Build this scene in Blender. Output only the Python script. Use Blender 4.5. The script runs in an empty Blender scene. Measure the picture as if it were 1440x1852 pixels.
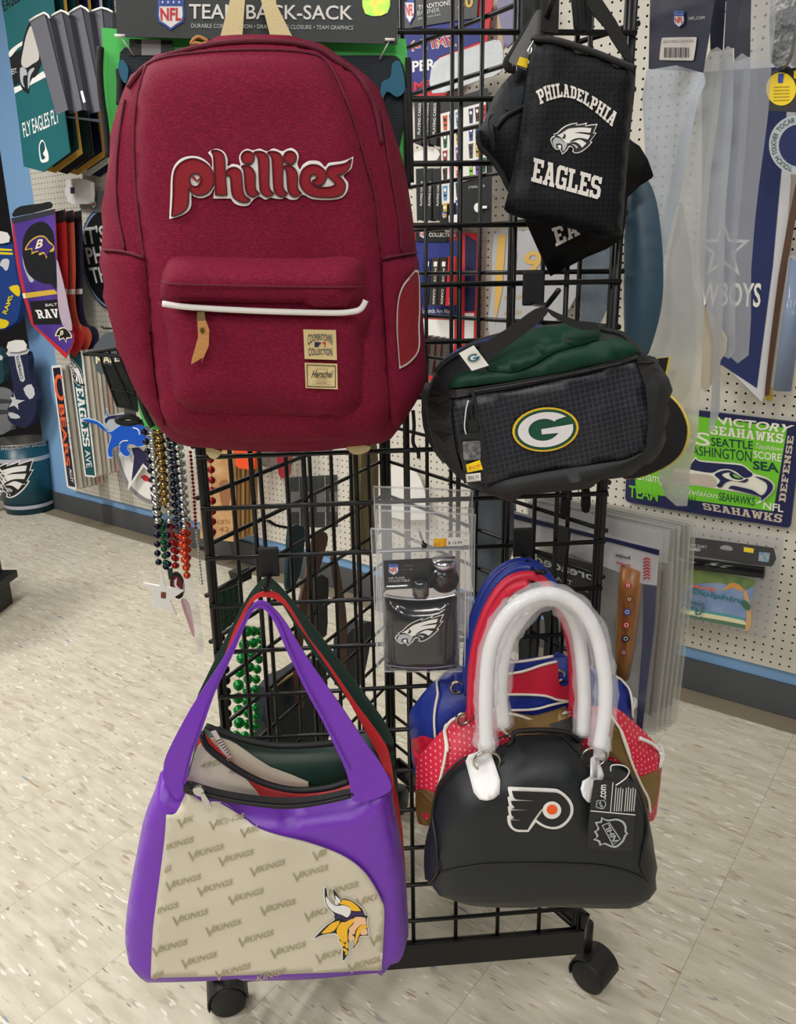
import bpy, bmesh, math, random
import numpy as np
from mathutils import Vector, Matrix, noise
from mathutils.geometry import delaunay_2d_cdt

random.seed(7)
SC = bpy.context.scene
COL = SC.collection

# ------------------------------------------------------------------ camera
F_PX, PITCH, ROLL, CAMZ = 1443.2, 0.293544, -0.0167705, 1.295
cp, sp, cr, sr = math.cos(PITCH), math.sin(PITCH), math.cos(ROLL), math.sin(ROLL)
XA = np.array([1., 0, 0]); UA = np.array([0, sp, cp]); FA = np.array([0, cp, -sp])
RIGHT = XA * cr + UA * sr
UP = -XA * sr + UA * cr
EYE = np.array([0, 0, CAMZ])
cam_d = bpy.data.cameras.new('camera')
cam = bpy.data.objects.new('camera', cam_d)
COL.objects.link(cam)
cam.matrix_world = Matrix(((RIGHT[0], UP[0], -FA[0], 0), (RIGHT[1], UP[1], -FA[1], 0),
                           (RIGHT[2], UP[2], -FA[2], CAMZ), (0, 0, 0, 1)))
cam_d.sensor_fit = 'HORIZONTAL'
cam_d.sensor_width = 36.0
cam_d.lens = 36.0 * F_PX / 1440.0
cam_d.clip_start = 0.02
SC.camera = cam

# ------------------------------------------------------------------ light
w = bpy.data.worlds.new('world'); SC.world = w
w.use_nodes = True
w.node_tree.nodes['Background'].inputs[0].default_value = (1.0, 0.985, 0.96, 1)
w.node_tree.nodes['Background'].inputs[1].default_value = 0.11
def area(name, loc, sx, sy, power, rz=0, col=(1, .975, .93)):
    l = bpy.data.lights.new(name, 'AREA'); l.shape = 'RECTANGLE'; l.size = sx; l.size_y = sy
    l.energy = power; l.color = col
    o = bpy.data.objects.new(name, l); COL.objects.link(o)
    o.location = loc; o.rotation_euler = (0, 0, rz)
    return o
# assumed ceiling troffers, plus unseen fill lights added behind camera and at left rear
for k, (x, y, p) in enumerate(((-1.5, 0.2, 40), (0.1, -0.9, 34), (-2.9, 2.3, 88), (1.5, 0.1, 10), (-1.25, 2.1, 44), (-3.0, -0.7, 34), (0.9, 1.1, 8), (-1.6, -2.8, 75), (0.6, -3.6, 75), (-3.4, -2.2, 50))):
    area('ceiling_and_fill_light', (x, y, 2.95), 1.2, .32, p, math.radians(53))
SC.view_settings.view_transform = 'Standard'
SC.view_settings.look = 'None'
SC.view_settings.gamma = 1.0
SC.view_settings.use_curve_mapping = False
SC.view_settings.exposure = -0.26
try:
    SC.cycles.transparent_max_bounces = 24
except Exception:
    pass

# ------------------------------------------------------------------ helpers: geometry of sight
def rays(P):
    P = np.atleast_2d(np.asarray([(p[0], p[1]) for p in P], float))
    a = (P[:, 0] - 720) / F_PX; b = (926 - P[:, 1]) / F_PX
    return FA[None] + a[:, None] * RIGHT[None] + b[:, None] * UP[None]

class Fr:
    """a vertical (or tilted) plane in the shop: origin, normal towards the viewer, right and up axes"""
    def __init__(s, o, n, up=(0, 0, 1)):
        s.o = np.array(o, float); n = np.array(n, float); s.n = n / np.linalg.norm(n)
        u = np.cross(np.array(up, float), s.n); s.u = u / np.linalg.norm(u)
        s.v = np.cross(s.n, s.u)
    def off(s, d):
        return Fr(s.o + s.n * d, s.n, s.v)
    def D(s, uv):
        return np.zeros(len(uv))
    def uvd(s, P, d):
        R = rays(P)
        num = ((s.o - EYE) @ s.n) + d
        t = num / (R @ s.n)
        X = EYE[None] + R * t[:, None] - s.o[None]
        return np.stack([X @ s.u, X @ s.v], 1)
    def pix(s, P, e=0.0):
        n = len(P)
        uv = s.uvd(P, np.full(n, e))
        if type(s) is not Fr:
            for _ in range(7):
                uv = s.uvd(P, s.D(uv) + e)
        return uv
    def pt(s, uv, e=0.0):
        uv = np.atleast_2d(uv)
        return s.o[None] + uv[:, :1] * s.u[None] + uv[:, 1:2] * s.v[None] + (s.D(uv) + e)[:, None] * s.n[None]

class Su(Fr):
    def __init__(s, fr, f):
        s.o, s.n, s.u, s.v = fr.o, fr.n, fr.u, fr.v; s.f = f
    def D(s, uv):
        return s.f(uv)

def cpt(x0, y0, k, pts):
    """points read in an enlarged crop -> photo pixels"""
    return [(x0 + k * p[0], y0 + k * p[1]) + tuple(p[2:]) for p in pts]

def sm(pts, n=5, closed=True):
    """smooth curve through points; a third element marks a corner"""
    P = [np.array(p[:2], float) for p in pts]; C = [len(p) > 2 for p in pts]; N = len(P); out = []
    for i in range(N if closed else N - 1):
        p1, p2 = P[i], P[(i + 1) % N]
        p0 = P[i - 1] if (closed or i > 0) else p1
        p3 = P[(i + 2) % N] if (closed or i + 2 < N) else p2
        ch = p2 - p1; L = np.linalg.norm(ch)
        m1 = ch if C[i] else (p2 - p0) / 2
        m2 = ch if C[(i + 1) % N] else (p3 - p1) / 2
        for m in (m1, m2):
            l = np.linalg.norm(m)
            if l > 1.6 * L and l > 0: m *= 1.6 * L / l
        for k in range(n):
            t = k / n
            out.append((2*t**3-3*t*t+1)*p1 + (t**3-2*t*t+t)*m1 + (-2*t**3+3*t*t)*p2 + (t**3-t*t)*m2)
    if not closed: out.append(P[-1])
    return [tuple(o) for o in out]

def inside(uv, loops):
    uv = np.atleast_2d(uv); r = np.zeros(len(uv), bool)
    for L in loops:
        A = np.asarray(L, float); B = np.roll(A, -1, 0)
        for a, b in zip(A, B):
            if a[1] == b[1]: continue
            c = (a[1] > uv[:, 1]) != (b[1] > uv[:, 1])
            xi = a[0] + (uv[:, 1] - a[1]) / (b[1] - a[1]) * (b[0] - a[0])
            r ^= c & (uv[:, 0] < xi)
    return r

def bdist(uv, loops):
    uv = np.atleast_2d(uv); d = np.full(len(uv), 1e9)
    for L in loops:
        A = np.asarray(L, float); B = np.roll(A, -1, 0)
        for a, b in zip(A, B):
            ab = b - a; l2 = ab @ ab
            if l2 < 1e-14: continue
            t = np.clip(((uv - a) @ ab) / l2, 0, 1)
            q = uv - a - t[:, None] * ab
            d = np.minimum(d, np.einsum('ij,ij->i', q, q))
    return np.sqrt(d)

def dens(L, step):
    out = []; L = [np.asarray(p, float) for p in L]
    for i, a in enumerate(L):
        b = L[(i + 1) % len(L)]; n = max(1, int(math.ceil(np.linalg.norm(b - a) / step)))
        for k in range(n): out.append(a + (b - a) * k / n)
    return np.array(out)

def fill(loops, step=None):
    if step: loops = [dens(L, step) for L in loops]
    V = [Vector((float(p[0]), float(p[1]))) for L in loops for p in L]
    E = []; o = 0
    for L in loops:
        n = len(L); E += [(o + i, o + (i + 1) % n) for i in range(n)]; o += n
    if step:
        A = np.concatenate([np.asarray(L) for L in loops]); lo, hi = A.min(0), A.max(0)
        gx, gy = np.meshgrid(np.arange(lo[0] + step / 2, hi[0], step), np.arange(lo[1] + step / 2, hi[1], step))
        gx = gx + (np.arange(gx.shape[0]) % 2)[:, None] * step * .5
        G = np.stack([gx.ravel(), gy.ravel()], 1)
        if len(G):
            G = G[inside(G, loops)]
        if len(G):
            G = G[bdist(G, loops) > step * .45]
            V += [Vector((float(p[0]), float(p[1]))) for p in G]
    r = delaunay_2d_cdt(V, E, [], 0, 1e-7)
    Vn = np.array([(v.x, v.y) for v in r[0]]); T = np.array([f for f in r[2] if len(f) == 3])
    if len(T) == 0: return Vn, T
    c = Vn[T].mean(1)
    T = T[inside(c, loops)]
    return Vn, T

ROOT = {}
def rootloc(p):
    while p.parent: p = p.parent
    return np.array(p.location)

def tag(o, label=None, cat=None, group=None, kind=None):
    if label: o['label'] = label
    if cat: o['category'] = cat
    if group: o['group'] = group
    if kind: o['kind'] = kind
    return o

def thing(name, label, cat, base, group=None):
    o = bpy.data.objects.new(name, None); COL.objects.link(o)
    o.location = tuple(float(b) for b in base); o.empty_display_size = .03
    return tag(o, label, cat, group)

def mk(name, V, F, mat, parent=None, smooth=False, label=None):
    V = np.asarray(V, float)
    loc = rootloc(parent) if parent else np.array([V[:, 0].mean(), V[:, 1].mean(), V[:, 2].min()])
    me = bpy.data.meshes.new(name)
    me.from_pydata((V - loc).tolist(), [], [tuple(int(i) for i in f) for f in F])
    bm = bmesh.new(); bm.from_mesh(me)
    bmesh.ops.recalc_face_normals(bm, faces=bm.faces)
    bm.to_mesh(me); bm.free()
    if smooth:
        me.polygons.foreach_set('use_smooth', [True] * len(me.polygons))
    mats = mat if isinstance(mat, (list, tuple)) else [mat]
    for m in mats: me.materials.append(m)
    o = bpy.data.objects.new(name, me); COL.objects.link(o)
    if parent: o.parent = parent
    else: o.location = loc
    if label: o['label'] = label
    return o

def edges_of(T):
    cnt = {}
    for t in T:
        for a, b in ((t[0], t[1]), (t[1], t[2]), (t[2], t[0])):
            k = (min(a, b), max(a, b)); cnt.setdefault(k, []).append((a, b))
    return [v[0] for v in cnt.values() if len(v) == 1]

def slab(name, loops, su, mat, parent=None, e=0.001, th=None, step=None, px=True, smooth=False, back=None, label=None, fn=None):
    """a sheet or solid cut to an outline: loops are photo pixels laid on the surface su (px) or uv metres.
    e offset of the front, th thickness (None: single sheet); back: flat back offset"""
    if not isinstance(loops[0][0], (tuple, list, np.ndarray)): loops = [loops]
    L = [su.pix(l, e) if px else np.asarray([q[:2] for q in l], float) for l in loops]
    Vn, T = fill(L, step)
    if len(T) == 0: return None
    f = su.pt(Vn, e)
    if fn is not None: f = f + fn(Vn)[:, None] * su.n[None]
    if th is None and back is None:
        return mk(name, f, T, mat, parent, smooth, label)
    if back is not None:
        b = Fr.pt(Fr(su.o, su.n, su.v), Vn, back)
    else:
        b = f - th * su.n[None]
    n = len(Vn); V = np.concatenate([f, b])
    FF = [tuple(t) for t in T] + [(t[2] + n, t[1] + n, t[0] + n) for t in T]
    FF += [(a, a + n, b_ + n, b_) for a, b_ in edges_of(T)]
    return mk(name, V, FF, mat, parent, smooth, label)

def bulge(loops, h, R, p=2.0):
    """height of a stuffed shape over its outline"""
    LL = [np.asarray(l) for l in loops]
    def f(uv):
        d = bdist(uv, LL); ins = inside(uv, LL)
        t = np.clip(d / R, 0, 1)
        return np.where(ins, h * (1 - (1 - t) ** p) ** (1 / p), 0)
    return f

def nz(uv, s, seed=0.0):
    return np.array([noise.noise(Vector((u[0] * s, u[1] * s, seed))) for u in uv])

def pillow(name, pts, fr, mat, parent, h, R, e=0.0, edge=.004, step=.02, wr=0, ws=12, seed=1.0, p=2.0, back=None):
    """stuffed panel; returns (object, surface). pts in photo pixels at the outline"""
    uv = fr.pix(pts, e)
    b = bulge([uv], h, R, p)
    if wr:
        def f(q):
            d = np.clip(bdist(q, [uv]) / R, 0, 1)
            return fr.D(q) + b(q) + e + wr * d * nz(q, ws, seed)
    else:
        def f(q): return fr.D(q) + b(q) + e
    su = Su(fr, f)
    bk = (e - edge) if back is None else back
    Vn, T = fill([uv], step)
    fr_ = su.pt(Vn, 0)
    if type(fr) is Fr or back is not None:
        bb = Fr.pt(Fr(fr.o, fr.n, fr.v), Vn, bk)
    else:
        bb = fr.pt(Vn, bk)
    n = len(Vn); V = np.concatenate([fr_, bb])
    FF = [tuple(t) for t in T] + [(t[2] + n, t[1] + n, t[0] + n) for t in T]
    FF += [(a, a + n, c + n, c) for a, c in edges_of(T)]
    return mk(name, V, FF, mat, parent, True), su

def tube_geo(P, r, seg=8, closed=False):
    P = [np.asarray(p, float) for p in P]; N = len(P)
    R = r if isinstance(r, (list, tuple, np.ndarray)) else [r] * N
    V = []; F = []; prev = None
    for i in range(N):
        a = P[i - 1] if (i > 0 or closed) else P[i]; b = P[(i + 1) % N] if (i < N - 1 or closed) else P[i]
        t = b - a; t = t / (np.linalg.norm(t) + 1e-12)
        if prev is None:
            h = np.array([0, 0, 1.]) if abs(t[2]) < .9 else np.array([1., 0, 0])
            x = np.cross(t, h)
        else:
            x = prev - t * (prev @ t)
        x /= (np.linalg.norm(x) + 1e-12); prev = x; y = np.cross(t, x)
        for k in range(seg):
            an = 2 * math.pi * k / seg
            V.append(P[i] + R[i] * (math.cos(an) * x + math.sin(an) * y))
    for i in range(N if closed else N - 1):
        j = (i + 1) % N
        for k in range(seg):
            F.append((i*seg+k, i*seg+(k+1) % seg, j*seg+(k+1) % seg, j*seg+k))
    if not closed:
        F.append(tuple(range(seg))[::-1]); F.append(tuple((N-1)*seg+k for k in range(seg)))
    return V, F

def tube(name, P, r, mat, parent=None, seg=8, closed=False, label=None):
    V, F = tube_geo(P, r, seg, closed)
    return mk(name, V, F, mat, parent, True, label)

def ptube(name, pts, su, r, mat, parent=None, e=0.0, closed=False, seg=6, n=5, label=None):
    """cord or piping that follows photo points on a surface"""
    q = sm(pts, n, closed)
    return tube(name, su.pt(su.pix(q, e), e), r, mat, parent, seg, closed, label)

def box_geo(c, sx, sy, sz, ax=None):
    A = np.eye(3) if ax is None else np.array(ax); c = np.array(c, float)
    V = [c + A[0]*i*sx/2 + A[1]*j*sy/2 + A[2]*k*sz/2 for i in (-1, 1) for j in (-1, 1) for k in (-1, 1)]
    F = [(0,1,3,2), (4,6,7,5), (0,4,5,1), (2,3,7,6), (0,2,6,4), (1,5,7,3)]
    return V, F

def join(gs):
    V = []; F = []
    for v, f in gs:
        o = len(V); V += list(v); F += [tuple(i + o for i in q) for q in f]
    return V, F

def box(name, c, sx, sy, sz, mat, parent=None, ax=None, bev=0):
    V, F = box_geo(c, sx, sy, sz, ax)
    o = mk(name, V, F, mat, parent)
    if bev:
        m = o.modifiers.new('bevel', 'BEVEL'); m.width = bev; m.segments = 2
    return o

# ------------------------------------------------------------------ lettering
_tx = {}
def text_geo(body, bold=0.0, wide=1.0):
    k = (body, bold)
    if k not in _tx:
        cu = bpy.data.curves.new('lettering', 'FONT'); cu.body = body; cu.offset = bold; cu.resolution_u = 3
        cu.size = 1.0
        ob = bpy.data.objects.new('lettering', cu)
        me = ob.to_mesh()
        V = np.array([v.co[:2] for v in me.vertices]); F = [tuple(p.vertices) for p in me.polygons]
        ob.to_mesh_clear(); bpy.data.objects.remove(ob); bpy.data.curves.remove(cu)
        lo, hi = V.min(0), V.max(0)
        _tx[k] = ((V - lo) / (hi - lo), F)
    return _tx[k]

def lettering(body, quad, su, mat, parent, e=.0012, bold=.0, name='lettering', warp=None, shear=0.0):
    """flat print: the ink box of the words fills the pixel quad (bottom-left, bottom-right, top-right, top-left)"""
    V, F = text_geo(body, bold)
    s, t = V[:, 0], V[:, 1]
    if warp is not None:
        P = [warp(a, b) for a, b in zip(s, t)]
    else:
        q = np.array(quad, float)
        s = s + shear * t
        P = ((1-s)*(1-t))[:, None]*q[0] + (s*(1-t))[:, None]*q[1] + (s*t)[:, None]*q[2] + ((1-s)*t)[:, None]*q[3]
    uv = su.pix(P, e)
    return mk(name, su.pt(uv, e), F, mat, parent)

# slab-serif athletic capitals on a 6 x 8 grid
def _r(a, b, c, d): return [(a, b), (c, b), (c, d), (a, d)]
BLK = {
 'E': [[(0,0),(6,0),(6,2.6),(4.6,2.6),(4.6,1.5),(2.6,1.5),(2.6,3.3),(4.3,3.3),(4.3,4.7),(2.6,4.7),(2.6,6.5),(4.6,6.5),(4.6,5.4),(6,5.4),(6,8),(0,8),(0,6.6),(.8,6.6),(.8,1.4),(0,1.4)]],
 'A': [[(0,0),(2.7,0),(2.7,1.3),(2.3,1.3),(2.5,2.1),(4.0,2.1),(4.2,1.3),(3.7,1.3),(3.7,0),(6.6,0),(6.6,1.3),(6,1.3),(4.4,8),(1.6,8),(1.6,6.8),(2.1,6.8),(.7,1.3),(0,1.3)], [(2.8,3.4),(3.7,3.4),(3.25,5.4)]],
 'G': [[(1.2,0),(4.2,0),(4.6,.6),(4.8,0),(6,0),(6,4.2),(3.2,4.2),(3.2,2.9),(4.2,2.9),(4.2,1.9),(3.8,1.4),(2.4,1.4),(1.9,1.9),(1.9,6.1),(2.4,6.6),(3.9,6.6),(4.4,6.1),(4.4,5.3),(6,5.3),(6,8),(4.9,8),(4.6,7.4),(4.1,8),(1.2,8),(0,6.8),(0,1.2)]],
 'L': [[(0,0),(6,0),(6,3),(4.6,3),(4.6,1.5),(2.7,1.5),(2.7,6.6),(3.6,6.6),(3.6,8),(0,8),(0,6.6),(.8,6.6),(.8,1.4),(0,1.4)]],
 'S': [[(0,0),(1.1,0),(1.4,.6),(1.9,0),(4.8,0),(6,1.2),(6,3.6),(4.9,4.7),(2.3,4.9),(1.9,5.3),(1.9,6.1),(2.4,6.6),(3.7,6.6),(4.2,6.1),(4.2,5.6),(5.8,5.6),(5.8,8),(4.8,8),(4.5,7.4),(4,8),(1.2,8),(.1,6.8),(.1,4.6),(1.2,3.6),(3.8,3.3),(4.1,3),(4.1,1.9),(3.6,1.4),(2.3,1.4),(1.8,1.9),(1.8,2.6),(0,2.6)]],
 'P': [[(0,0),(3.6,0),(3.6,1.4),(2.7,1.4),(2.7,3),(4.8,3),(6,4.2),(6,6.8),(4.8,8),(0,8),(0,6.6),(.8,6.6),(.8,1.4),(0,1.4)], [(2.7,4.4),(3.7,4.4),(4.1,4.8),(4.1,6.2),(3.7,6.6),(2.7,6.6)]],
 'H': [[(0,0),(2.9,0),(2.9,1.3),(2.4,1.3),(2.4,3.3),(4.2,3.3),(4.2,1.3),(3.7,1.3),(3.7,0),(6.6,0),(6.6,1.3),(6,1.3),(6,6.7),(6.6,6.7),(6.6,8),(3.7,8),(3.7,6.7),(4.2,6.7),(4.2,4.7),(2.4,4.7),(2.4,6.7),(2.9,6.7),(2.9,8),(0,8),(0,6.7),(.6,6.7),(.6,1.3),(0,1.3)]],
 'I': [[(0,0),(3.4,0),(3.4,1.4),(2.6,1.4),(2.6,6.6),(3.4,6.6),(3.4,8),(0,8),(0,6.6),(.8,6.6),(.8,1.4),(0,1.4)]],
 'D': [[(0,0),(4.6,0),(6,1.4),(6,6.6),(4.6,8),(0,8),(0,6.6),(.8,6.6),(.8,1.4),(0,1.4)], [(2.6,1.5),(3.6,1.5),(4.1,2),(4.1,6),(3.6,6.5),(2.6,6.5)]],
 'W': [[(1.6,0),(3.4,0),(4.1,4),(4.8,0),(6.6,0),(7.6,6.7),(8.2,6.7),(8.2,8),(5.3,8),(5.3,6.7),(5.9,6.7),(5.6,3.5),(4.9,7),(3.3,7),(2.6,3.5),(2.3,6.7),(2.9,6.7),(2.9,8),(0,8),(0,6.7),(.6,6.7)]],
 'K': [[(0,0),(2.9,0),(2.9,1.3),(2.4,1.3),(2.4,2.7),(3.0,3.4),(4.0,1.3),(3.5,1.3),(3.5,0),(6.6,0),(6.6,1.3),(6,1.3),(4.3,4.8),(5.7,6.7),(6.4,6.7),(6.4,8),(3.7,8),(3.7,6.7),(4.0,6.7),(2.4,4.6),(2.4,6.7),(2.9,6.7),(2.9,8),(0,8),(0,6.7),(.6,6.7),(.6,1.3),(0,1.3)]],
 'N': [[(0,0),(2.8,0),(2.8,1.3),(2.2,1.3),(2.2,4.6),(4.6,0),(6,0),(6,6.7),(6.6,6.7),(6.6,8),(3.9,8),(3.9,6.7),(4.4,6.7),(4.4,3.8),(2.2,8),(0,8),(0,6.7),(.6,6.7),(.6,1.3),(0,1.3)]],
 'F': [[(0,0),(3.6,0),(3.6,1.4),(2.6,1.4),(2.6,3.2),(4.3,3.2),(4.3,4.6),(2.6,4.6),(2.6,6.5),(4.6,6.5),(4.6,5.2),(6,5.2),(6,8),(0,8),(0,6.6),(.8,6.6),(.8,1.4),(0,1.4)]],
 'R': [[(0,0),(2.9,0),(2.9,1.4),(2.5,1.4),(2.5,3),(3.2,3),(4.4,0),(6.6,0),(6.6,1.4),(5.8,1.4),(5,3.3),(6,4.2),(6,6.8),(4.8,8),(0,8),(0,6.6),(.8,6.6),(.8,1.4),(0,1.4)], [(2.5,4.4),(3.6,4.4),(4.1,4.8),(4.1,6.2),(3.6,6.6),(2.5,6.6)]],
 'V': [[(2.4,0),(4.2,0),(6,6.7),(6.6,6.7),(6.6,8),(3.8,8),(3.8,6.7),(4.4,6.7),(3.4,2.6),(2.3,6.7),(2.9,6.7),(2.9,8),(0,8),(0,6.7),(.6,6.7)]],
}
def block_text(body, quad, su, mat, parent, e=.0012, warp=None, gap=.7, name='lettering'):
    x = 0; polys = []
    for ch in body:
        if ch == ' ': x += 4; continue
        L = BLK[ch]; w_ = max(p[0] for p in L[0])
        polys.append([[(x + p[0], p[1]) for p in l] for l in L]); x += w_ + gap
    W = x - gap; V = []; F = []
    q = np.array(quad, float) if quad is not None else None
    for L in polys:
        Vn, T = fill([dens(l, 1.5) for l in L])
        s, t = Vn[:, 0] / W, Vn[:, 1] / 8
        if warp is not None: P = [warp(a, b) for a, b in zip(s, t)]
        else: P = ((1-s)*(1-t))[:, None]*q[0] + (s*(1-t))[:, None]*q[1] + (s*t)[:, None]*q[2] + ((1-s)*t)[:, None]*q[3]
        X = su.pt(su.pix(P, e), e); o = len(V); V += list(X); F += [tuple(int(i) + o for i in f) for f in T]
    return mk(name, V, F, mat, parent)

# ------------------------------------------------------------------ materials
def lin(c):
    c = [x / 255. for x in c]
    return tuple((x / 12.92 if x <= .04045 else ((x + .055) / 1.055) ** 2.4) for x in c) + (1,)

MAT = {}
def M(name, col, rough=.6, metal=0.0, bump=None, mott=None, alpha=1.0, spec=.5, coat=0, sheen=0, trans=0, grid=None, streak=None, dots=None):
    """bump (scale, strength); mott (scale, second colour, amount); grid (size m, colour): woven ripstop lines"""
    if name in MAT: return MAT[name]
    m = bpy.data.materials.new(name); m.use_nodes = True
    nt = m.node_tree; N = nt.nodes; Lk = nt.links; b = N['Principled BSDF']
    b.inputs['Base Color'].default_value = lin(col)
    b.inputs['Roughness'].default_value = rough; b.inputs['Metallic'].default_value = metal
    b.inputs['Alpha'].default_value = alpha
    b.inputs['Specular IOR Level'].default_value = spec
    b.inputs['Coat Weight'].default_value = coat
    b.inputs['Coat Roughness'].default_value = .08
    b.inputs['Sheen Weight'].default_value = sheen
    b.inputs['Transmission Weight'].default_value = trans
    tc = N.new('ShaderNodeTexCoord')
    if bump:
        t = N.new('ShaderNodeTexNoise'); t.inputs['Scale'].default_value = bump[0]; t.inputs['Detail'].default_value = 3
        Lk.new(tc.outputs['Object'], t.inputs['Vector'])
        bp = N.new('ShaderNodeBump'); bp.inputs['Strength'].default_value = bump[1]; bp.inputs['Distance'].default_value = .004
        Lk.new(t.outputs['Fac'], bp.inputs['Height']); Lk.new(bp.outputs['Normal'], b.inputs['Normal'])
    colsock = None
    if mott:
        t = N.new('ShaderNodeTexNoise'); t.inputs['Scale'].default_value = mott[0]; t.inputs['Detail'].default_value = 4
        mp = N.new('ShaderNodeMapping'); mp.inputs['Scale'].default_value = streak or (1, 1, 1)
        Lk.new(tc.outputs['Object'], mp.inputs['Vector']); Lk.new(mp.outputs['Vector'], t.inputs['Vector'])
        r = N.new('ShaderNodeValToRGB'); r.color_ramp.elements[0].position = .5 - mott[2] * .5 + .1; r.color_ramp.elements[1].position = .62
        r.color_ramp.elements[0].color = lin(mott[1]); r.color_ramp.elements[1].color = lin(col)
        Lk.new(t.outputs['Fac'], r.inputs['Fac']); colsock = r.outputs['Color']
    if grid:
        sx = N.new('ShaderNodeSeparateXYZ'); mp = N.new('ShaderNodeMapping')
        mp.inputs['Rotation'].default_value = (0, math.radians(grid[2]) if len(grid) > 2 else 0, 0)
        Lk.new(tc.outputs['Object'], mp.inputs['Vector']); Lk.new(mp.outputs['Vector'], sx.inputs[0])
        fs = []
        for ax in ('X', 'Z'):
            d = N.new('ShaderNodeMath'); d.operation = 'DIVIDE'; d.inputs[1].default_value = grid[0]; Lk.new(sx.outputs[ax], d.inputs[0])
            fr = N.new('ShaderNodeMath'); fr.operation = 'FRACT'; Lk.new(d.outputs[0], fr.inputs[0])
            g = N.new('ShaderNodeMath'); g.operation = 'LESS_THAN'; g.inputs[1].default_value = .16; Lk.new(fr.outputs[0], g.inputs[0]); fs.append(g)
        mx = N.new('ShaderNodeMath'); mx.operation = 'MAXIMUM'; Lk.new(fs[0].outputs[0], mx.inputs[0]); Lk.new(fs[1].outputs[0], mx.inputs[1])
        mi = N.new('ShaderNodeMix'); mi.data_type = 'RGBA'; mi.inputs['A'].default_value = lin(col); mi.inputs['B'].default_value = lin(grid[1])
        if colsock: Lk.new(colsock, mi.inputs['A'])
        Lk.new(mx.outputs[0], mi.inputs['Factor']); colsock = mi.outputs['Result']
    if dots:
        sx = N.new('ShaderNodeSeparateXYZ'); Lk.new(tc.outputs['Object'], sx.inputs[0]); q = []
        for ax in ('X', 'Z'):
            d = N.new('ShaderNodeMath'); d.operation = 'DIVIDE'; d.inputs[1].default_value = dots[0]; Lk.new(sx.outputs[ax], d.inputs[0])
            fr = N.new('ShaderNodeMath'); fr.operation = 'FRACT'; Lk.new(d.outputs[0], fr.inputs[0])
            s_ = N.new('ShaderNodeMath'); s_.operation = 'SUBTRACT'; s_.inputs[1].default_value = .5; Lk.new(fr.outputs[0], s_.inputs[0])
            p_ = N.new('ShaderNodeMath'); p_.operation = 'POWER'; p_.inputs[1].default_value = 2; Lk.new(s_.outputs[0], p_.inputs[0]); q.append(p_)
        ad = N.new('ShaderNodeMath'); Lk.new(q[0].outputs[0], ad.inputs[0]); Lk.new(q[1].outputs[0], ad.inputs[1])
        lt = N.new('ShaderNodeMath'); lt.operation = 'LESS_THAN'; lt.inputs[1].default_value = dots[2]; Lk.new(ad.outputs[0], lt.inputs[0])
        mi = N.new('ShaderNodeMix'); mi.data_type = 'RGBA'; mi.inputs['A'].default_value = lin(col); mi.inputs['B'].default_value = lin(dots[1])
        if colsock: Lk.new(colsock, mi.inputs['A'])
        Lk.new(lt.outputs[0], mi.inputs['Factor']); colsock = mi.outputs['Result']
    if colsock: Lk.new(colsock, b.inputs['Base Color'])
    MAT[name] = m
    return m
# ------------------------------------------------------------------ frames of the shop
WANG = math.radians(-36.9)
WT = np.array([math.cos(WANG), math.sin(WANG), 0])          # along the back wall, to the right and nearer
WN = np.array([-math.sin(WANG), math.cos(WANG), 0])         # into the wall
WALL = Fr(WN * 2.385, -WN)
YAW = .0792777
A0 = np.array([-.28875, 1.12662, 0]); PW = 8 * .0762
FU = np.array([math.cos(YAW), math.sin(YAW), 0])
B0 = A0 + FU * PW
def ang(a): return np.array([math.cos(a), math.sin(a), 0])
DL = ang(YAW + math.pi / 3); DR = ang(YAW + 2 * math.pi / 3)
FP = Fr(A0, (math.sin(YAW), -math.cos(YAW), 0))
LP = Fr(A0, (DL[1], -DL[0], 0))
RP = Fr(B0, (-DR[1], DR[0], 0))
C0 = A0 + DL * PW
FLOOR = Fr((0, 0, 0), (0, 0, 1), up=(0, 1, 0))
def onfloor(x, y, z=0.0):
    return FLOOR.pt(FLOOR.pix([(x, y)], z), z)[0]

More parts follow.
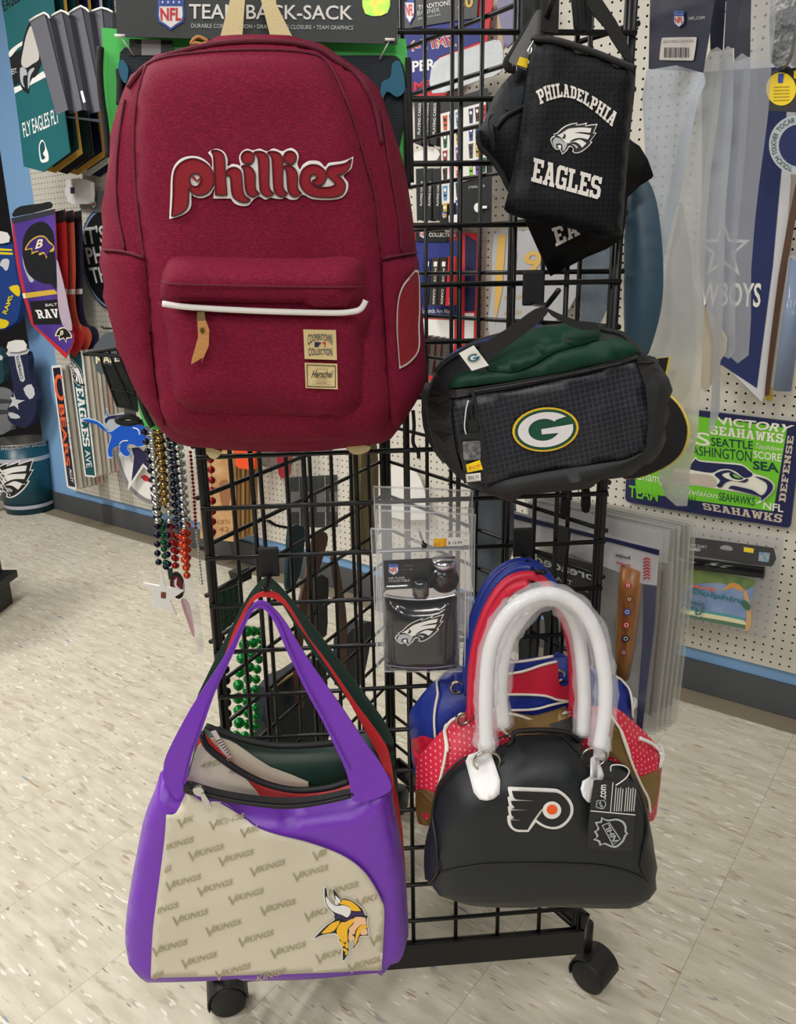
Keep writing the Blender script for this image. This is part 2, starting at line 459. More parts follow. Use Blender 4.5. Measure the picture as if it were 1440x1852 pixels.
# ------------------------------------------------------------------ setting materials
def floor_mat():
    m = bpy.data.materials.new('vinyl_tile'); m.use_nodes = True; nt = m.node_tree; N = nt.nodes; L = nt.links
    b = N['Principled BSDF']; b.inputs['Roughness'].default_value = .42; b.inputs['Specular IOR Level'].default_value = .35
    tc = N.new('ShaderNodeTexCoord'); oi = N.new('ShaderNodeObjectInfo')
    cx = N.new('ShaderNodeCombineXYZ'); mu = N.new('ShaderNodeMath'); mu.operation = 'MULTIPLY'; mu.inputs[1].default_value = 57
    L.new(oi.outputs['Random'], mu.inputs[0]); L.new(mu.outputs[0], cx.inputs['Z']); L.new(mu.outputs[0], cx.inputs['X'])
    ad = N.new('ShaderNodeVectorMath'); L.new(tc.outputs['Object'], ad.inputs[0]); L.new(cx.outputs[0], ad.inputs[1])
    def noi(scale, vec, detail=2):
        mp = N.new('ShaderNodeMapping'); mp.inputs['Scale'].default_value = vec; L.new(ad.outputs[0], mp.inputs['Vector'])
        t = N.new('ShaderNodeTexNoise'); t.inputs['Scale'].default_value = scale; t.inputs['Detail'].default_value = detail
        L.new(mp.outputs[0], t.inputs['Vector']); return t.outputs['Fac']
    def ramp(sock, p0, c0, p1, c1):
        r = N.new('ShaderNodeValToRGB'); r.color_ramp.elements[0].position = p0; r.color_ramp.elements[0].color = c0
        r.color_ramp.elements[1].position = p1; r.color_ramp.elements[1].color = c1; L.new(sock, r.inputs['Fac']); return r.outputs['Color']
    def mix(fac, a, bb):
        x = N.new('ShaderNodeMix'); x.data_type = 'RGBA'
        L.new(fac, x.inputs['Factor'])
        if isinstance(a, tuple): x.inputs['A'].default_value = a
        else: L.new(a, x.inputs['A'])
        if isinstance(bb, tuple): x.inputs['B'].default_value = bb
        else: L.new(bb, x.inputs['B'])
        return x.outputs['Result']
    K0, K1 = (0, 0, 0, 1), (1, 1, 1, 1)
    c = ramp(noi(9, (1, 5, 1), 4), .35, lin((182, 175, 156)), .65, lin((200, 193, 176)))
    c = mix(ramp(noi(16, (1, 4.2, 1)), .60, K0, .68, K1), c, lin((170, 160, 140)))
    c = mix(ramp(noi(21, (1, 4.5, 1), 1), .66, K0, .69, K1), c, lin((214, 209, 198)))
    fl = ramp(noi(13, (1, 5.5, 1), 1), .72, K0, .76, K1)
    fc = ramp(noi(9, (1, 1, 1), 0), .44, lin((128, 138, 152)), .53, lin((160, 132, 108)))
    c = mix(fl, c, fc)
    fl2 = ramp(noi(26, (1, 5.2, 1), 1), .725, K0, .76, K1)
    c = mix(fl2, c, lin((132, 122, 110)))
    L.new(c, b.inputs['Base Color'])
    return m
TILE = floor_mat()

def peg_mat():
    m = bpy.data.materials.new('white_pegboard'); m.use_nodes = True; nt = m.node_tree; N = nt.nodes; L = nt.links
    b = N['Principled BSDF']; b.inputs['Base Color'].default_value = lin((212, 206, 194)); b.inputs['Roughness'].default_value = .45
    tc = N.new('ShaderNodeTexCoord'); sx = N.new('ShaderNodeSeparateXYZ'); L.new(tc.outputs['Object'], sx.inputs[0])
    sq = []
    for a in ('X', 'Z'):
        d = N.new('ShaderNodeMath'); d.operation = 'DIVIDE'; d.inputs[1].default_value = .0254; L.new(sx.outputs[a], d.inputs[0])
        f = N.new('ShaderNodeMath'); f.operation = 'FRACT'; L.new(d.outputs[0], f.inputs[0])
        s = N.new('ShaderNodeMath'); s.operation = 'SUBTRACT'; s.inputs[1].default_value = .5; L.new(f.outputs[0], s.inputs[0])
        p = N.new('ShaderNodeMath'); p.operation = 'POWER'; p.inputs[1].default_value = 2; L.new(s.outputs[0], p.inputs[0]); sq.append(p)
    ad = N.new('ShaderNodeMath'); L.new(sq[0].outputs[0], ad.inputs[0]); L.new(sq[1].outputs[0], ad.inputs[1])
    gt = N.new('ShaderNodeMath'); gt.operation = 'GREATER_THAN'; gt.inputs[1].default_value = .0165; L.new(ad.outputs[0], gt.inputs[0])
    L.new(gt.outputs[0], b.inputs['Alpha'])
    return m
PEG = peg_mat()
BLUEP = M('blue_wall_paint', (128, 170, 214), .55, bump=(90, .05))
COVE = M('grey_cove_base', (78, 80, 82), .5)
HOLE_SHADE = M('hole_shade', (14, 13, 12), .9)  # near-black colour stands in for shade inside the pegboard holes
BLACKM = M('black_powder_coat', (14, 14, 16), .35, spec=.4)
BLACKP = M('black_plastic', (16, 16, 18), .5)

# ------------------------------------------------------------------ floor and wall
def place(o, pos, rz=0.0, parent=None):
    p = np.array(pos, float)
    if parent: p = p - rootloc(parent); o.parent = parent
    o.location = tuple(p); o.rotation_euler = (0, 0, rz)
fl = box('floor', (0.5, 2.0, -.012), 9, 9, .02, M('tile_bed', (120, 110, 92), .9))
tag(fl, 'beige speckled vinyl tile floor', kind='structure')
bm = bmesh.new(); bmesh.ops.create_cube(bm, size=1)
bmesh.ops.scale(bm, vec=(.3042, .3042, .003), verts=bm.verts); tme = bpy.data.meshes.new('tile'); bm.to_mesh(tme); bm.free()
tme.materials.append(TILE)
TM = np.array([-WN[1], WN[0], 0]) * -1            # = along the wall
rest = []; tiles = []
for i in range(-8, 8):
    for j in range(-14, 16):
        n_ = .76 + .3048 * (i + .5); m_ = .302 + .3048 * (j + .5)
        if n_ > 2.385: continue
        c = WN * n_ + np.array([-WT[0], -WT[1], 0]) * m_
        v = c - EYE; d = v @ FA
        X = 720 + F_PX * (v @ RIGHT) / max(d, .01); Y = 926 - F_PX * (v @ UP) / max(d, .01)
        seen = d > .3 and -160 < X < 1600 and 600 < Y < 2150
        tiles.append((d if seen else d + 100, c, seen))
tiles.sort(key=lambda t: t[0])
for k, (d, c, seen) in enumerate(tiles):
    if k < 300 and seen:
        o = bpy.data.objects.new('tile', tme); COL.objects.link(o); place(o, c - np.array([0, 0, .0015]), WANG, fl)
    else: rest.append(box_geo(c - np.array([0, 0, .0015]), .3042, .3042, .003, (WT, WN, (0, 0, 1))))
if rest:
    o = mk('tile_field', *join(rest), TILE, fl); o['kind'] = 'stuff'

def wall_box(name, u0, u1, z0, z1, d0, d1, mat, parent=None, local=False):
    """box on the back wall; d towards the room"""
    c = WALL.o + WALL.u * (u0 + u1) / 2 + np.array([0, 0, (z0 + z1) / 2]) + WALL.n * (d0 + d1) / 2
    if local:
        V, F = box_geo((0, 0, 0), u1 - u0, abs(d1 - d0), z1 - z0)
        me = bpy.data.meshes.new(name); me.from_pydata([tuple(v) for v in V], [], F); me.materials.append(mat)
        o = bpy.data.objects.new(name, me); COL.objects.link(o)
        o.location = tuple(c); o.rotation_euler = (0, 0, WANG); return o
    return box(name, c, u1 - u0, abs(d1 - d0), z1 - z0, mat, parent, (WALL.u, WALL.n, (0, 0, 1)))
def wuz(x, y, d=0.0):
    q = WALL.pix([(x, y)], d)[0]; return q[0], q[1]
PL = (wuz(66, 356)[0] + wuz(104, 640)[0]) / 2
COVH = wuz(1330, 1211)[1]; PEGH = wuz(1330, 1187)[1]
XL = (wuz(11, 340)[0] + wuz(73, 771)[0]) / 2
wb = wall_box('wall_back', XL, 2.2, 0, 3.0, -.10, 0.0, BLUEP); tag(wb, 'light blue painted shop wall', kind='structure')
hb = wall_box('hole_shade_sheet_1', PL + .004, 2.18, PEGH + .004, 2.98, .001, .004, HOLE_SHADE); tag(hb, 'dark backing behind the pegboard', kind='structure')  # added sheet, its dark colour makes the holes look shaded
pg = wall_box('wall_pegboard', PL, 2.2, PEGH, 3.0, .012, .0155, PEG, local=True); tag(pg, 'white pegboard with rows of holes', kind='structure')
bb = wall_box('baseboard_back', XL, 2.2, 0, COVH, 0.0, .012, COVE); tag(bb, 'dark grey vinyl cove base', kind='structure')

# ------------------------------------------------------------------ grid tower on casters
rack = thing('display_rack', 'black three-sided wire grid tower on casters, carrying the bags', 'display rack', (0, 1.35, 0))
PITCHZ = .07738; ZR0 = CAMZ - .25153
def cylm(name, L, r, mat, seg=8):
    V, F = tube_geo([(0, 0, -L/2), (0, 0, L/2)], r, seg)
    me = bpy.data.meshes.new(name); me.from_pydata([tuple(v) for v in V], [], F)
    me.polygons.foreach_set('use_smooth', [len(p.vertices) == 4 for p in me.polygons]); me.materials.append(mat); return me
ZT, ZB = ZR0 + 12 * PITCHZ, .13
hw = cylm('wire', PW, .0037, BLACKM); vw = cylm('wire', ZT - ZB, .0037, BLACKM)
def cross_wire(p, d, me, parent):
    o = bpy.data.objects.new('wire', me); COL.objects.link(o)
    p = np.array(p) - rootloc(parent); o.parent = parent; o.location = tuple(p)
    o.rotation_mode = 'QUATERNION'; o.rotation_quaternion = Vector((0, 0, 1)).rotation_difference(Vector(tuple(d)))
for base, dirv, nrm, dz in ((A0, FU, FP.n, 0), (A0, DL, -LP.n, .0137), (B0, DR, -RP.n, .0137)):
    ins_ = .004 if dz == 0 else .012
    up = []
    for s in (ins_, PW - ins_):
        up.append(tube_geo([base + dirv * s + np.array([0, 0, ZB]), base + dirv * s + np.array([0, 0, ZT])], .0060, 8))
    for z in (ZT, ZB + .005):
        up.append(tube_geo([base + np.array([0, 0, z]), base + dirv * PW + np.array([0, 0, z])], .0060, 8))
    pn = mk('grid_panel', *join(up), BLACKM, rack, True)
    for i in range(1, 8):
        q = base + dirv * (.0762 * i); cross_wire((q[0], q[1], (ZT + ZB) / 2), (0, 0, 1), vw, pn)
    for j in range(-11, 12):
        q = base + dirv * PW / 2 + nrm * .0070; cross_wire((q[0], q[1], ZR0 - j * PITCHZ + dz), dirv, hw, pn)
# triangular base with cut corners
cen = (A0 + B0 + C0) / 3
def outp(P, k): return cen + (P - cen) * k
tri = [outp(P, 1.13) for P in (A0, B0, C0)]
cut = []
for i in range(3):
    P = tri[i]; a = tri[i - 1]; b = tri[(i + 1) % 3]
    cut += [P + (a - P) * .06, P + (b - P) * .06]
for i in range(6):
    a, b = cut[i], cut[(i + 1) % 6]; d = (b - a); L_ = np.linalg.norm(d); d = d / L_; nn = np.array([d[1], -d[0], 0])
    box('base_bar' if i % 2 else 'corner_plate', (a + b) / 2 + np.array([0, 0, .1315]), L_ + .004, .006, .05, BLACKM, rack, (d, nn, (0, 0, 1)))
for i, P in enumerate(tri):
    q = (onfloor(414, 1818), onfloor(1072, 1778), P + (cen - P) * .10)[i]
    rz = [.25, -.75, 1.2][i]; ax = ang(rz); sd = np.array([-ax[1], ax[0], 0])
    st = np.array([q[0], q[1], 0]) - ax * (.018 if i < 2 else 0)
    V, F = join([tube_geo([st + np.array([0, 0, .07]), st + np.array([0, 0, .13])], .011, 10)])
    cst = mk('caster', V, F, BLACKP, rack, True)
    off = st + ax * .018
    for s in (-1, 1):
        c = off + sd * s * .0150 + np.array([0, 0, .033])
        V, F = tube_geo([c - sd * .013, c - sd * .010, c + sd * .010, c + sd * .013], [.029, .033, .033, .029], 28)
        mk('wheel', V, F, BLACKP, cst, True)
    hood = []
    for k in range(13):
        a_ = math.radians(-20 + k * 200 / 12)
        hood.append(off + ax * (-math.cos(a_)) * .037 + np.array([0, 0, .035 + math.sin(a_) * .037]))
    V = []; F = []
    for k, h_ in enumerate(hood):
        V += [h_ - sd * .028, h_ + sd * .028, h_ * .92 + (off + np.array([0, 0, .035])) * .08 + sd * .028, h_ * .92 + (off + np.array([0, 0, .035])) * .08 - sd * .028]
    for k in range(12):
        for t in range(4): F.append((k*4+t, k*4+(t+1) % 4, k*4+4+(t+1) % 4, k*4+4+t))
    F += [(0, 3, 2, 1), (48, 49, 50, 51)]
    mk('wheel_hood', V, F, BLACKP, cst, False)
# ------------------------------------------------------------------ shared colours
WHITE = M('white_print', (232, 230, 226), .5)
INK = M('black_print', (20, 20, 22), .5)
BLKTH = M('black_webbing', (20, 20, 22), .75, bump=(900, .25))
BLKNY = M('black_nylon', (16, 18, 20), .45, bump=(700, .12))
SILV = M('chrome', (200, 200, 200), .18, 1.0)
YEL = M('yellow_sticker', (246, 212, 18), .5)
REDP = M('red_print', (200, 32, 44), .5)
BLUEPR = M('royal_blue_print', (34, 72, 160), .5)
NAVY = M('navy_print', (22, 30, 72), .5)
CARDBK = M('black_card', (30, 31, 33), .4)
FILM = M('clear_film', (235, 238, 242), .12, alpha=.16, spec=.9)
FILM2 = M('milky_film', (226, 228, 232), .18, alpha=.34, spec=.9)
CLEARP = M('clear_blister', (240, 242, 245), .06, alpha=.075, spec=1.0)
TEAL = M('midnight_teal_print', (0, 76, 84), .5)
SILVP = M('silver_print', (176, 180, 184), .45)
FELT = M('red_felt', (134, 16, 32), .9, bump=(400, .2))

def shield(name, su, cx, cy, w_, h_, parent, words='NFL', rot=0.0):
    """league shield: white border, blue top, red letters"""
    def T(p):
        c_, s_ = math.cos(rot), math.sin(rot); x, y = p[0] * w_ / 2, p[1] * h_ / 2
        return (cx + c_ * x - s_ * y, cy + s_ * x + c_ * y)
    out = [(-1, -.9), (-.5, -1), (0, -.94), (.5, -1), (1, -.9), (.96, -.4), (1, .2), (.9, .55), (.5, .72), (0, 1), (-.5, .72), (-.9, .55), (-1, .2), (-.96, -.4)]
    o = slab(name, [T(p) for p in out], su, BLUEPR, parent, e=.0012)
    slab('shield_field', [T((p[0] * .86, p[1] * .86)) for p in out], su, WHITE, o, e=.0016)
    slab('shield_top', [T(p) for p in [(-.84, -.76), (-.4, -.84), (0, -.8), (.4, -.84), (.84, -.76), (.82, -.34), (-.82, -.34)]], su, BLUEPR, o, e=.002)
    lettering(words, [T((-.74, .46)), T((.74, .46)), T((.78, -.24)), T((-.78, -.24))], su, REDP, o, e=.002, bold=.03)
    for i in range(4):
        x = -.6 + i * .4
        slab('star', [T((x + .1 * math.cos(a * math.pi / 5 - 1.57) * (1 if a % 2 == 0 else .45), -.55 + .1 * math.sin(a * math.pi / 5 - 1.57) * (1 if a % 2 == 0 else .45))) for a in range(10)], su, WHITE, o, e=.0024)
    return o

EAGLE_OUT = [(60,705),(95,640),(150,605),(125,580,1),(210,540),(330,430),(450,345),(600,275),(730,232,1),(690,280,1),(830,230),(968,172,1),(930,235,1),(1060,185),(1225,135,1),(1140,315,1),(1210,295,1),(1065,485,1),(1110,490,1),(990,620),(830,740),(690,795),(610,780,1),(628,735),(590,705),(530,725),(480,800),(365,895,1),(315,835),(290,822),(200,845),(110,790)]
EAGLE_BLK = [(85,705),(115,655),(175,615),(150,585,1),(230,550),(340,450),(460,362),(600,295),(690,262),(670,300,1),(830,250),(920,215),(905,260,1),(1060,205),(1190,165,1),(1110,335,1),(1175,320,1),(1035,500,1),(1070,505,1),(970,610),(820,720),(690,775),(635,765,1),(650,730),(590,685),(520,700),(465,780),(365,870,1),(330,810),(290,800),(200,825),(120,775)]
EAGLE_WH = [
 [(215,585,1),(300,540),(400,470),(500,400),(640,350),(850,290),(1075,250,1),(1045,340,1),(800,385),(640,440,1),(800,410),(1050,380,1),(1000,470,1),(800,490),(620,560),(520,650,1),(640,590),(800,520),(960,545,1),(860,650,1),(760,600),(640,600),(520,655),(430,655),(350,620),(300,590)],
 [(120,710),(170,640),(250,620),(320,625),(400,660),(470,660),(480,690),(430,790),(370,835,1),(360,730),(300,710),(220,735),(205,780),(240,810),(180,810),(130,765)],
 [(590,650),(680,640),(750,665),(720,705,1),(660,670)],
 [(245,770),(290,740),(330,745),(320,810),(280,800)]]
EAGLE_EYE = [(345,600,1),(390,550),(385,505,1),(440,530),(420,590),(380,600)]
def eagle(name, su, fn, parent, e=.0012, out=None, mid=None, fe=None):
    """bird-head emblem; fn maps the drawing to photo pixels"""
    o = slab(name, [fn(p) for p in sm(EAGLE_OUT, 3)], su, out or WHITE, parent, e=e, step=.02)
    slab('emblem_black', [fn(p) for p in sm(EAGLE_BLK, 3)], su, mid or INK, o, e=e + .0005, step=.02)  # black printed layer inside the emblem's outer edge
    for k, L in enumerate(EAGLE_WH):
        slab('emblem_feathers', [fn(p) for p in sm(L, 3)], su, (fe or WHITE) if k in (0, 3) else SILVP, o, e=e + .001, step=.02)
    slab('emblem_eye', [fn(p) for p in sm(EAGLE_EYE, 3)], su, mid or INK, o, e=e + .0015)
    return o
def aff(src, dst):
    """affine map from three source points to three pixel points"""
    S = np.array([[p[0], p[1], 1] for p in src], float); D_ = np.array(dst, float); Mx = np.linalg.solve(S, D_)
    return lambda p: tuple(np.array([p[0], p[1], 1]) @ Mx)

# ------------------------------------------------------------------ drawstring sack behind the backpack
GREEN = M('green_nylon', (74, 200, 88), .55, bump=(60, .15))
MESHB = M('dark_mesh_cloth', (36, 44, 52), .8, grid=(.0035, (14, 16, 18)))
TEALC = M('teal_cord_cloth', (16, 92, 120), .6)
ds = thing('drawstring_sack', 'green nylon drawstring sack on a black header card behind the maroon backpack', 'bag', FP.pt([(.2, 0.95)], .03)[0])
S3 = lambda *p: cpt(180, 0, .40278, p)
fs = FP.off(.013)
slab('sack_body', sm([(184,50,1),(300,58),(734,70,1),(738,120),(739,260),(733,500),(700,700),(560,760),(292,778),(262,770,1),(250,735),(243,640),(205,430),(193,240),(186,120)], 3), fs, GREEN, ds, e=.006, th=.008, step=.05)
slab('sack_pocket', sm([(217,95),(260,90),(500,100),(700,100),(724,108),(734,150),(728,240),(690,300),(240,300),(224,200)], 3), fs, MESHB, ds, e=.010, th=.003)
for x in (290, 310):
    pass
slab('black_stripe', [(234,70),(256,71),(256,100),(234,100)], fs, INK, ds, e=.0112)
slab('grey_stripe', [(256,71),(291,72),(291,100),(256,100)], fs, M('grey_print', (150,146,150), .6), ds, e=.0112)
slab('black_stripe', [(291,72),(312,73),(312,100),(291,100)], fs, INK, ds, e=.0112)
for L in ([(182,85),(180,130),(184,180),(190,220),(196,285)], [(215,125),(217,150),(216,190)], [(738,105),(740,160),(742,240),(744,330)], [(734,160),(736,240),(738,340)], [(246,640),(250,700),(262,745),(276,772)]):
    ptube('drawcord', L, fs, .0042, BLKTH, ds, e=.014)
slab('toggle', sm([(214,115),(222,108),(232,125),(228,150),(218,140)], 3), fs, TEALC, ds, e=.018, th=.008)
slab('toggle', sm([(710,115),(724,112),(733,160),(718,175),(700,165),(690,185),(690,150),(706,140)], 3), fs, TEALC, ds, e=.018, th=.008)
hd = slab('header_card', [(206,-70),(720,-60),(719,80),(212,66)], fs, M('header_card', (38, 44, 42), .45), ds, e=.024, th=.002)
fh = fs.off(.0242)
lettering('TEAM BACK-SACK', [(342,34),(638,36),(638,10),(342,7)], fh, WHITE, ds, bold=.012)
lettering('DURABLE CONSTRUCTION \u2022 DRAWSTRING CLOSURE \u2022 TEAM GRAPHICS', [(346,50),(639,54),(639,46.5),(346,42.5)], fh, M('grey_lettering', (200,204,200), .5), ds)
shield('league_shield', fh, 309, 22, 50, 66, ds)
slab('hologram_sticker', sm([(659,-20),(701,-20),(701,23),(661,25)], 3), fh, M('hologram_green', (110, 230, 60), .25, .2, mott=(60, (240, 190, 60), .6)), ds)
for x0, y0, x1, y1 in ((218, 66, 243, 101), (705, 73, 687, 107)):
    a = fh.pt(fh.pix([(x0, y0)]), .003)[0]; b = fs.pt(fs.pix([(x1, y1)], .013), .013)[0]
    tube('plastic_tie', [a, b], .0008, WHITE, ds, 5)
    V, F = tube_geo([a - FP.u * .006, a + FP.u * .006], .0018, 6); mk('tie_head', V, F, WHITE, ds, True)

# ------------------------------------------------------------------ maroon backpack
MAROON = M('maroon_canvas', (134, 20, 54), .85, bump=(700, .22), mott=(620, (108, 13, 42), .30), streak=(.4, 1, 1.2), spec=.25)
MARDK = M('maroon_binding', (96, 12, 38), .8, bump=(500, .3))
CREAM = M('cream_webbing', (226, 208, 158), .75, bump=(800, .25))
bp = thing('backpack', 'maroon canvas backpack with red script lettering and a front pocket', 'backpack', FP.pt([(.18, .78)], .08)[0])
fb = FP.off(.050)
BO = sm([(301,95),(349,82),(397,70),(442,64.5),(485,64),(526,66.5),(583,80),(607,97),(643,121),(683,157),(700,201),(716,250),(732,302),(740,350),(748,403),(754,459),(758,500),(764,560),(770,638),(770,690),(751,730),(718,780),(692,801),(597,813),(472,817),(338,807),(292,780),(272,751),(242,701),(217,638),(197,572),(186,501),(184,447),(188,362),(198,282),(208,226),(222,177),(236,149),(252,125),(267,113)], 2)
body, sb = pillow('body', BO, fb, MAROON, bp, .105, .085, e=.02, edge=.02, step=.020, wr=.011, ws=8, seed=3.3)
# front panel sits proud of the gusset
PN = sm([(264,118),(300,103),(370,94),(450,90),(540,93),(590,110),(622,170),(645,235),(664,300),(680,365),(688,450),(694,560),(702,660),(708,720),(700,775),(660,792),(480,800),(350,793),(300,765),(285,720),(272,600),(262,480),(250,390),(243,300),(243,225),(250,165)], 2)
fpan, sf = pillow('front_panel', PN, sb, MAROON, bp, .016, .022, e=.002, edge=.004, step=.020, wr=.006, ws=11, seed=8.1)
ptube('seam_binding', [(264,118),(300,103),(370,94),(450,90),(540,93),(590,110),(622,170),(645,235),(664,300),(680,365),(688,450)], sb, .0016, MARDK, bp, e=.0035)
ptube('seam_binding', [(264,118),(250,165),(243,225),(243,300),(250,390),(262,480),(272,600)], sb, .0016, MARDK, bp, e=.0035)
ptube('top_zipper', [(232,158),(262,122),(310,99),(397,79),(485,75),(560,84),(612,112),(650,140),(676,190),(690,260)], sb, .0032, MARDK, bp, e=.001)
for L in ([(225,180),(216,240),(210,310),(212,380),(226,452)], [(690,200),(700,270),(712,340),(722,400),(726,455)]):
    ptube('gusset_seam', L, sb, .0016, MARDK, bp, e=.001)
# side pockets
for L, nm in (([(186,452),(222,455),(260,466),(270,600),(284,720),(298,770),(270,745),(240,695),(215,630),(197,568),(188,500)], 'side_pocket'),
              ([(692,468),(720,462),(753,457),(759,500),(766,600),(769,690),(750,728),(716,776),(706,740),(698,600)], 'side_pocket')):
    slab(nm, sm(L, 2), sb, MAROON, bp, e=.006, th=.004, step=.02, smooth=True)
ptube('pocket_hem', [(186,452),(222,455),(261,466)], sb, .0016, MARDK, bp, e=.008)
ptube('pocket_hem', [(692,468),(720,462),(754,457)], sb, .0016, MARDK, bp, e=.008)
# lower pocket with rolled flap
S4 = lambda *p: cpt(180, 430, .41667, p)
pk, sp_ = pillow('front_pocket', sm(S4((285,250),(290,400),(305,560),(325,690),(380,748),(430,762),(700,768),(1040,770),(1130,722),(1140,600),(1148,450),(1148,250)), 3), sf, MAROON, bp, .030, .028, e=.002, edge=.004, step=.02, wr=.003, ws=14, seed=2.2)
fp_, sfl = pillow('pocket_flap', sm(S4((300,97),(335,80),(600,86),(900,90),(1060,80),(1140,103),(1152,180),(1157,275),(1130,312),(1000,327),(700,320),(400,305),(275,290),(267,180)), 3), sf, MAROON, bp, .052, .030, e=.004, edge=.004, step=.018, wr=.004, ws=16, seed=5.0)
ptube('white_piping', S4((274,286),(400,302),(700,318),(1000,326),(1090,322),(1135,308),(1156,272)), sf, .0036, WHITE, bp, e=.040)
ptube('flap_seam', S4((272,190),(310,200),(600,208),(900,214),(1100,214),(1150,212)), sfl, .0010, MARDK, bp, e=.0008)
# zipper puller in tan leather
TAN = M('tan_leather', (186, 132, 74), .6, bump=(300, .3))
slab('zipper_slider', S4((424,322),(455,322),(462,362),(422,362)), sp_, M('aged_brass', (110, 92, 60), .4, .8), bp, e=.012, th=.004)
slab('leather_puller', S4((425,362),(462,360),(476,400),(474,470),(440,545),(448,520),(398,550),(400,530),(428,430)), sp_, TAN, bp, e=.014, th=.003)
slab('puller_rivet', sm(S4((436,402),(446,390),(457,402),(446,416)), 4), sp_, M('aged_brass', (0,0,0)), bp, e=.0155)
# sewn patches
PATCH = M('woven_patch', (214, 192, 138), .8, bump=(900, .2))
CP = lambda *p: cpt(540, 585, .0702, p)
p1_ = slab('woven_patch', CP((122,155),(965,170),(992,945),(158,915)), sp_, PATCH, bp, e=.0045, th=.003, step=.012)
p2_ = slab('woven_patch', CP((158,1015),(998,1045),(1012,1700),(185,1665)), sp_, PATCH, bp, e=.0045, th=.003, step=.012)
def arcw(x0, x1, yb, yt, sag_b, sag_t):
    def wp(s, t):
        k = 4 * (s - .5) ** 2
        return (x0 + (x1 - x0) * s, (yb + sag_b * k) * (1 - t) + (yt + sag_t * k) * t)
    return wp
def inpatch(wf):
    return lambda s, t: CP(wf(s, t))[0]
lettering('COOPERSTOWN', None, sp_, NAVY, p1_, e=.0058, warp=inpatch(arcw(240, 868, 420, 275, 160, 0)), bold=.008)
lettering('COLLECTION', None, sp_, NAVY, p1_, e=.0058, warp=inpatch(arcw(258, 868, 800, 660, 40, -40)), bold=.008)
slab('batter_mark', CP((415,480),(520,480),(600,500),(540,540),(510,605),(415,605)), sp_, NAVY, p1_, e=.0058)
slab('batter_mark', CP((610,480),(700,480),(700,605),(660,605),(690,560),(640,520)), sp_, REDP, p1_, e=.0058)
for q in ([(210,1055),(955,1085),(955,1105),(210,1075)], [(215,1610),(955,1630),(955,1650),(215,1630)], [(208,1055),(228,1055),(240,1630),(222,1630)], [(938,1085),(956,1085),(958,1650),(940,1650)]):
    slab('patch_border', CP(*q), sp_, INK, p2_, e=.0058)
lettering('Herschel', CP((330,1400),(845,1395),(870,1215),(365,1205)), sp_, INK, p2_, e=.0058, bold=.01, shear=.05)
lettering('SUPPLY CO. BRAND', CP((470,1450),(740,1455),(740,1425),(470,1420)), sp_, INK, p2_, e=.0058)
lettering('THE FINEST QUALITY', CP((450,1190),(765,1195),(765,1165),(450,1160)), sp_, INK, p2_, e=.0058)
lettering('TRADE MARK', CP((455,1545),(730,1548),(730,1512),(455,1508)), sp_, INK, p2_, e=.0058)
for y in (1480, 1555):
    slab('patch_rule', CP((355,y),(835,y+12),(835,y+18),(355,y+6)), sp_, INK, p2_, e=.0058)
# script lettering: white felt backing, red felt letters
CL = lambda L: cpt(295, 255, .25, L)
slab('script_backing', sm(CL([(45,565,1),(52,400),(58,260),(80,180),(130,128),(200,108),(270,118),(330,160),(354,195),(352,125),(325,86,1),(348,66),(390,56),(440,78),(467,130),(467,182),(500,166),(540,172),(560,178),(550,120),(568,78),(610,56),(650,68),(700,55),(752,75),(800,53),(860,74),(888,62),(930,50),(970,78),(982,120),(972,165),(990,205),(1012,170),(1060,143),(1130,148),(1172,188),(1200,158),(1280,148),(1330,135),(1377,112,1),(1362,200),(1305,252),(1338,300),(1334,360),(1290,412),(1200,427),(1080,420),(1012,388),(970,422),(920,424),(882,405),(860,420),(810,416),(780,410),(740,424),(700,402),(680,408),(650,428),(620,464),(570,470),(518,452),(490,416,1),(364,416,1),(370,340),(340,388),(280,414),(225,402),(205,385),(203,470),(170,518),(110,548)]), 3), sf, WHITE, bp, e=.0022, step=.02)
STI = M('dark_red_stitching', (84, 8, 20), .8)
def red(loops):
    o_ = slab('script_letter', [sm(CL(l), 4) for l in loops], sf, FELT, bp, e=.0040, th=.0015, step=.012)
    for l in loops: ptube('letter_stitching', CL(l), sf, .0009, STI, o_, e=.0042, closed=True, seg=5, n=4)
red([[(62,545,1),(72,400),(75,270),(95,195),(150,145),(220,128),(290,150),(345,200),(366,270),(355,330),(310,378),(250,392),(205,370),(184,330),(182,440),(165,490),(120,525)], [(192,262),(215,236),(250,238),(272,262),(270,300),(245,328),(210,325),(195,300)]])
slab('script_curl', sm(CL([(200,262),(225,255),(245,280),(270,262),(272,278),(245,296),(220,275)]), 4), sf, FELT, bp, e=.0045)
red([[(350,74),(385,68),(425,85),(443,120),(448,200),(450,240),(462,390,1),(380,390,1),(375,300),(368,150),(364,100)]])
red([[(454,228),(480,200),(520,192),(558,215),(570,270),(575,340),(590,395),(632,427,1),(600,442),(550,435),(510,405),(495,350),(490,280),(480,248),(460,246)]])
for dx in (0, 306):
    red([[(612+dx+46*math.cos(a*.5236), 120+46*math.sin(a*.5236)) for a in range(12)]])
    red([[(568+dx,184),(600+dx,178),(640+dx,195),(665+dx,240),(665+dx,300),(670+dx,350),(697+dx,380,1),(650+dx,402),(615+dx,386),(597+dx,340),(590+dx,250),(582+dx,205)]])
for dx in (0, 100):
    red([[(656+dx,84),(700+dx,76),(745+dx,94),(765+dx,140),(765+dx,300),(773+dx,350),(800+dx,380,1),(760+dx,402),(722+dx,386),(702+dx,340),(690+dx,140),(680+dx,106)]])
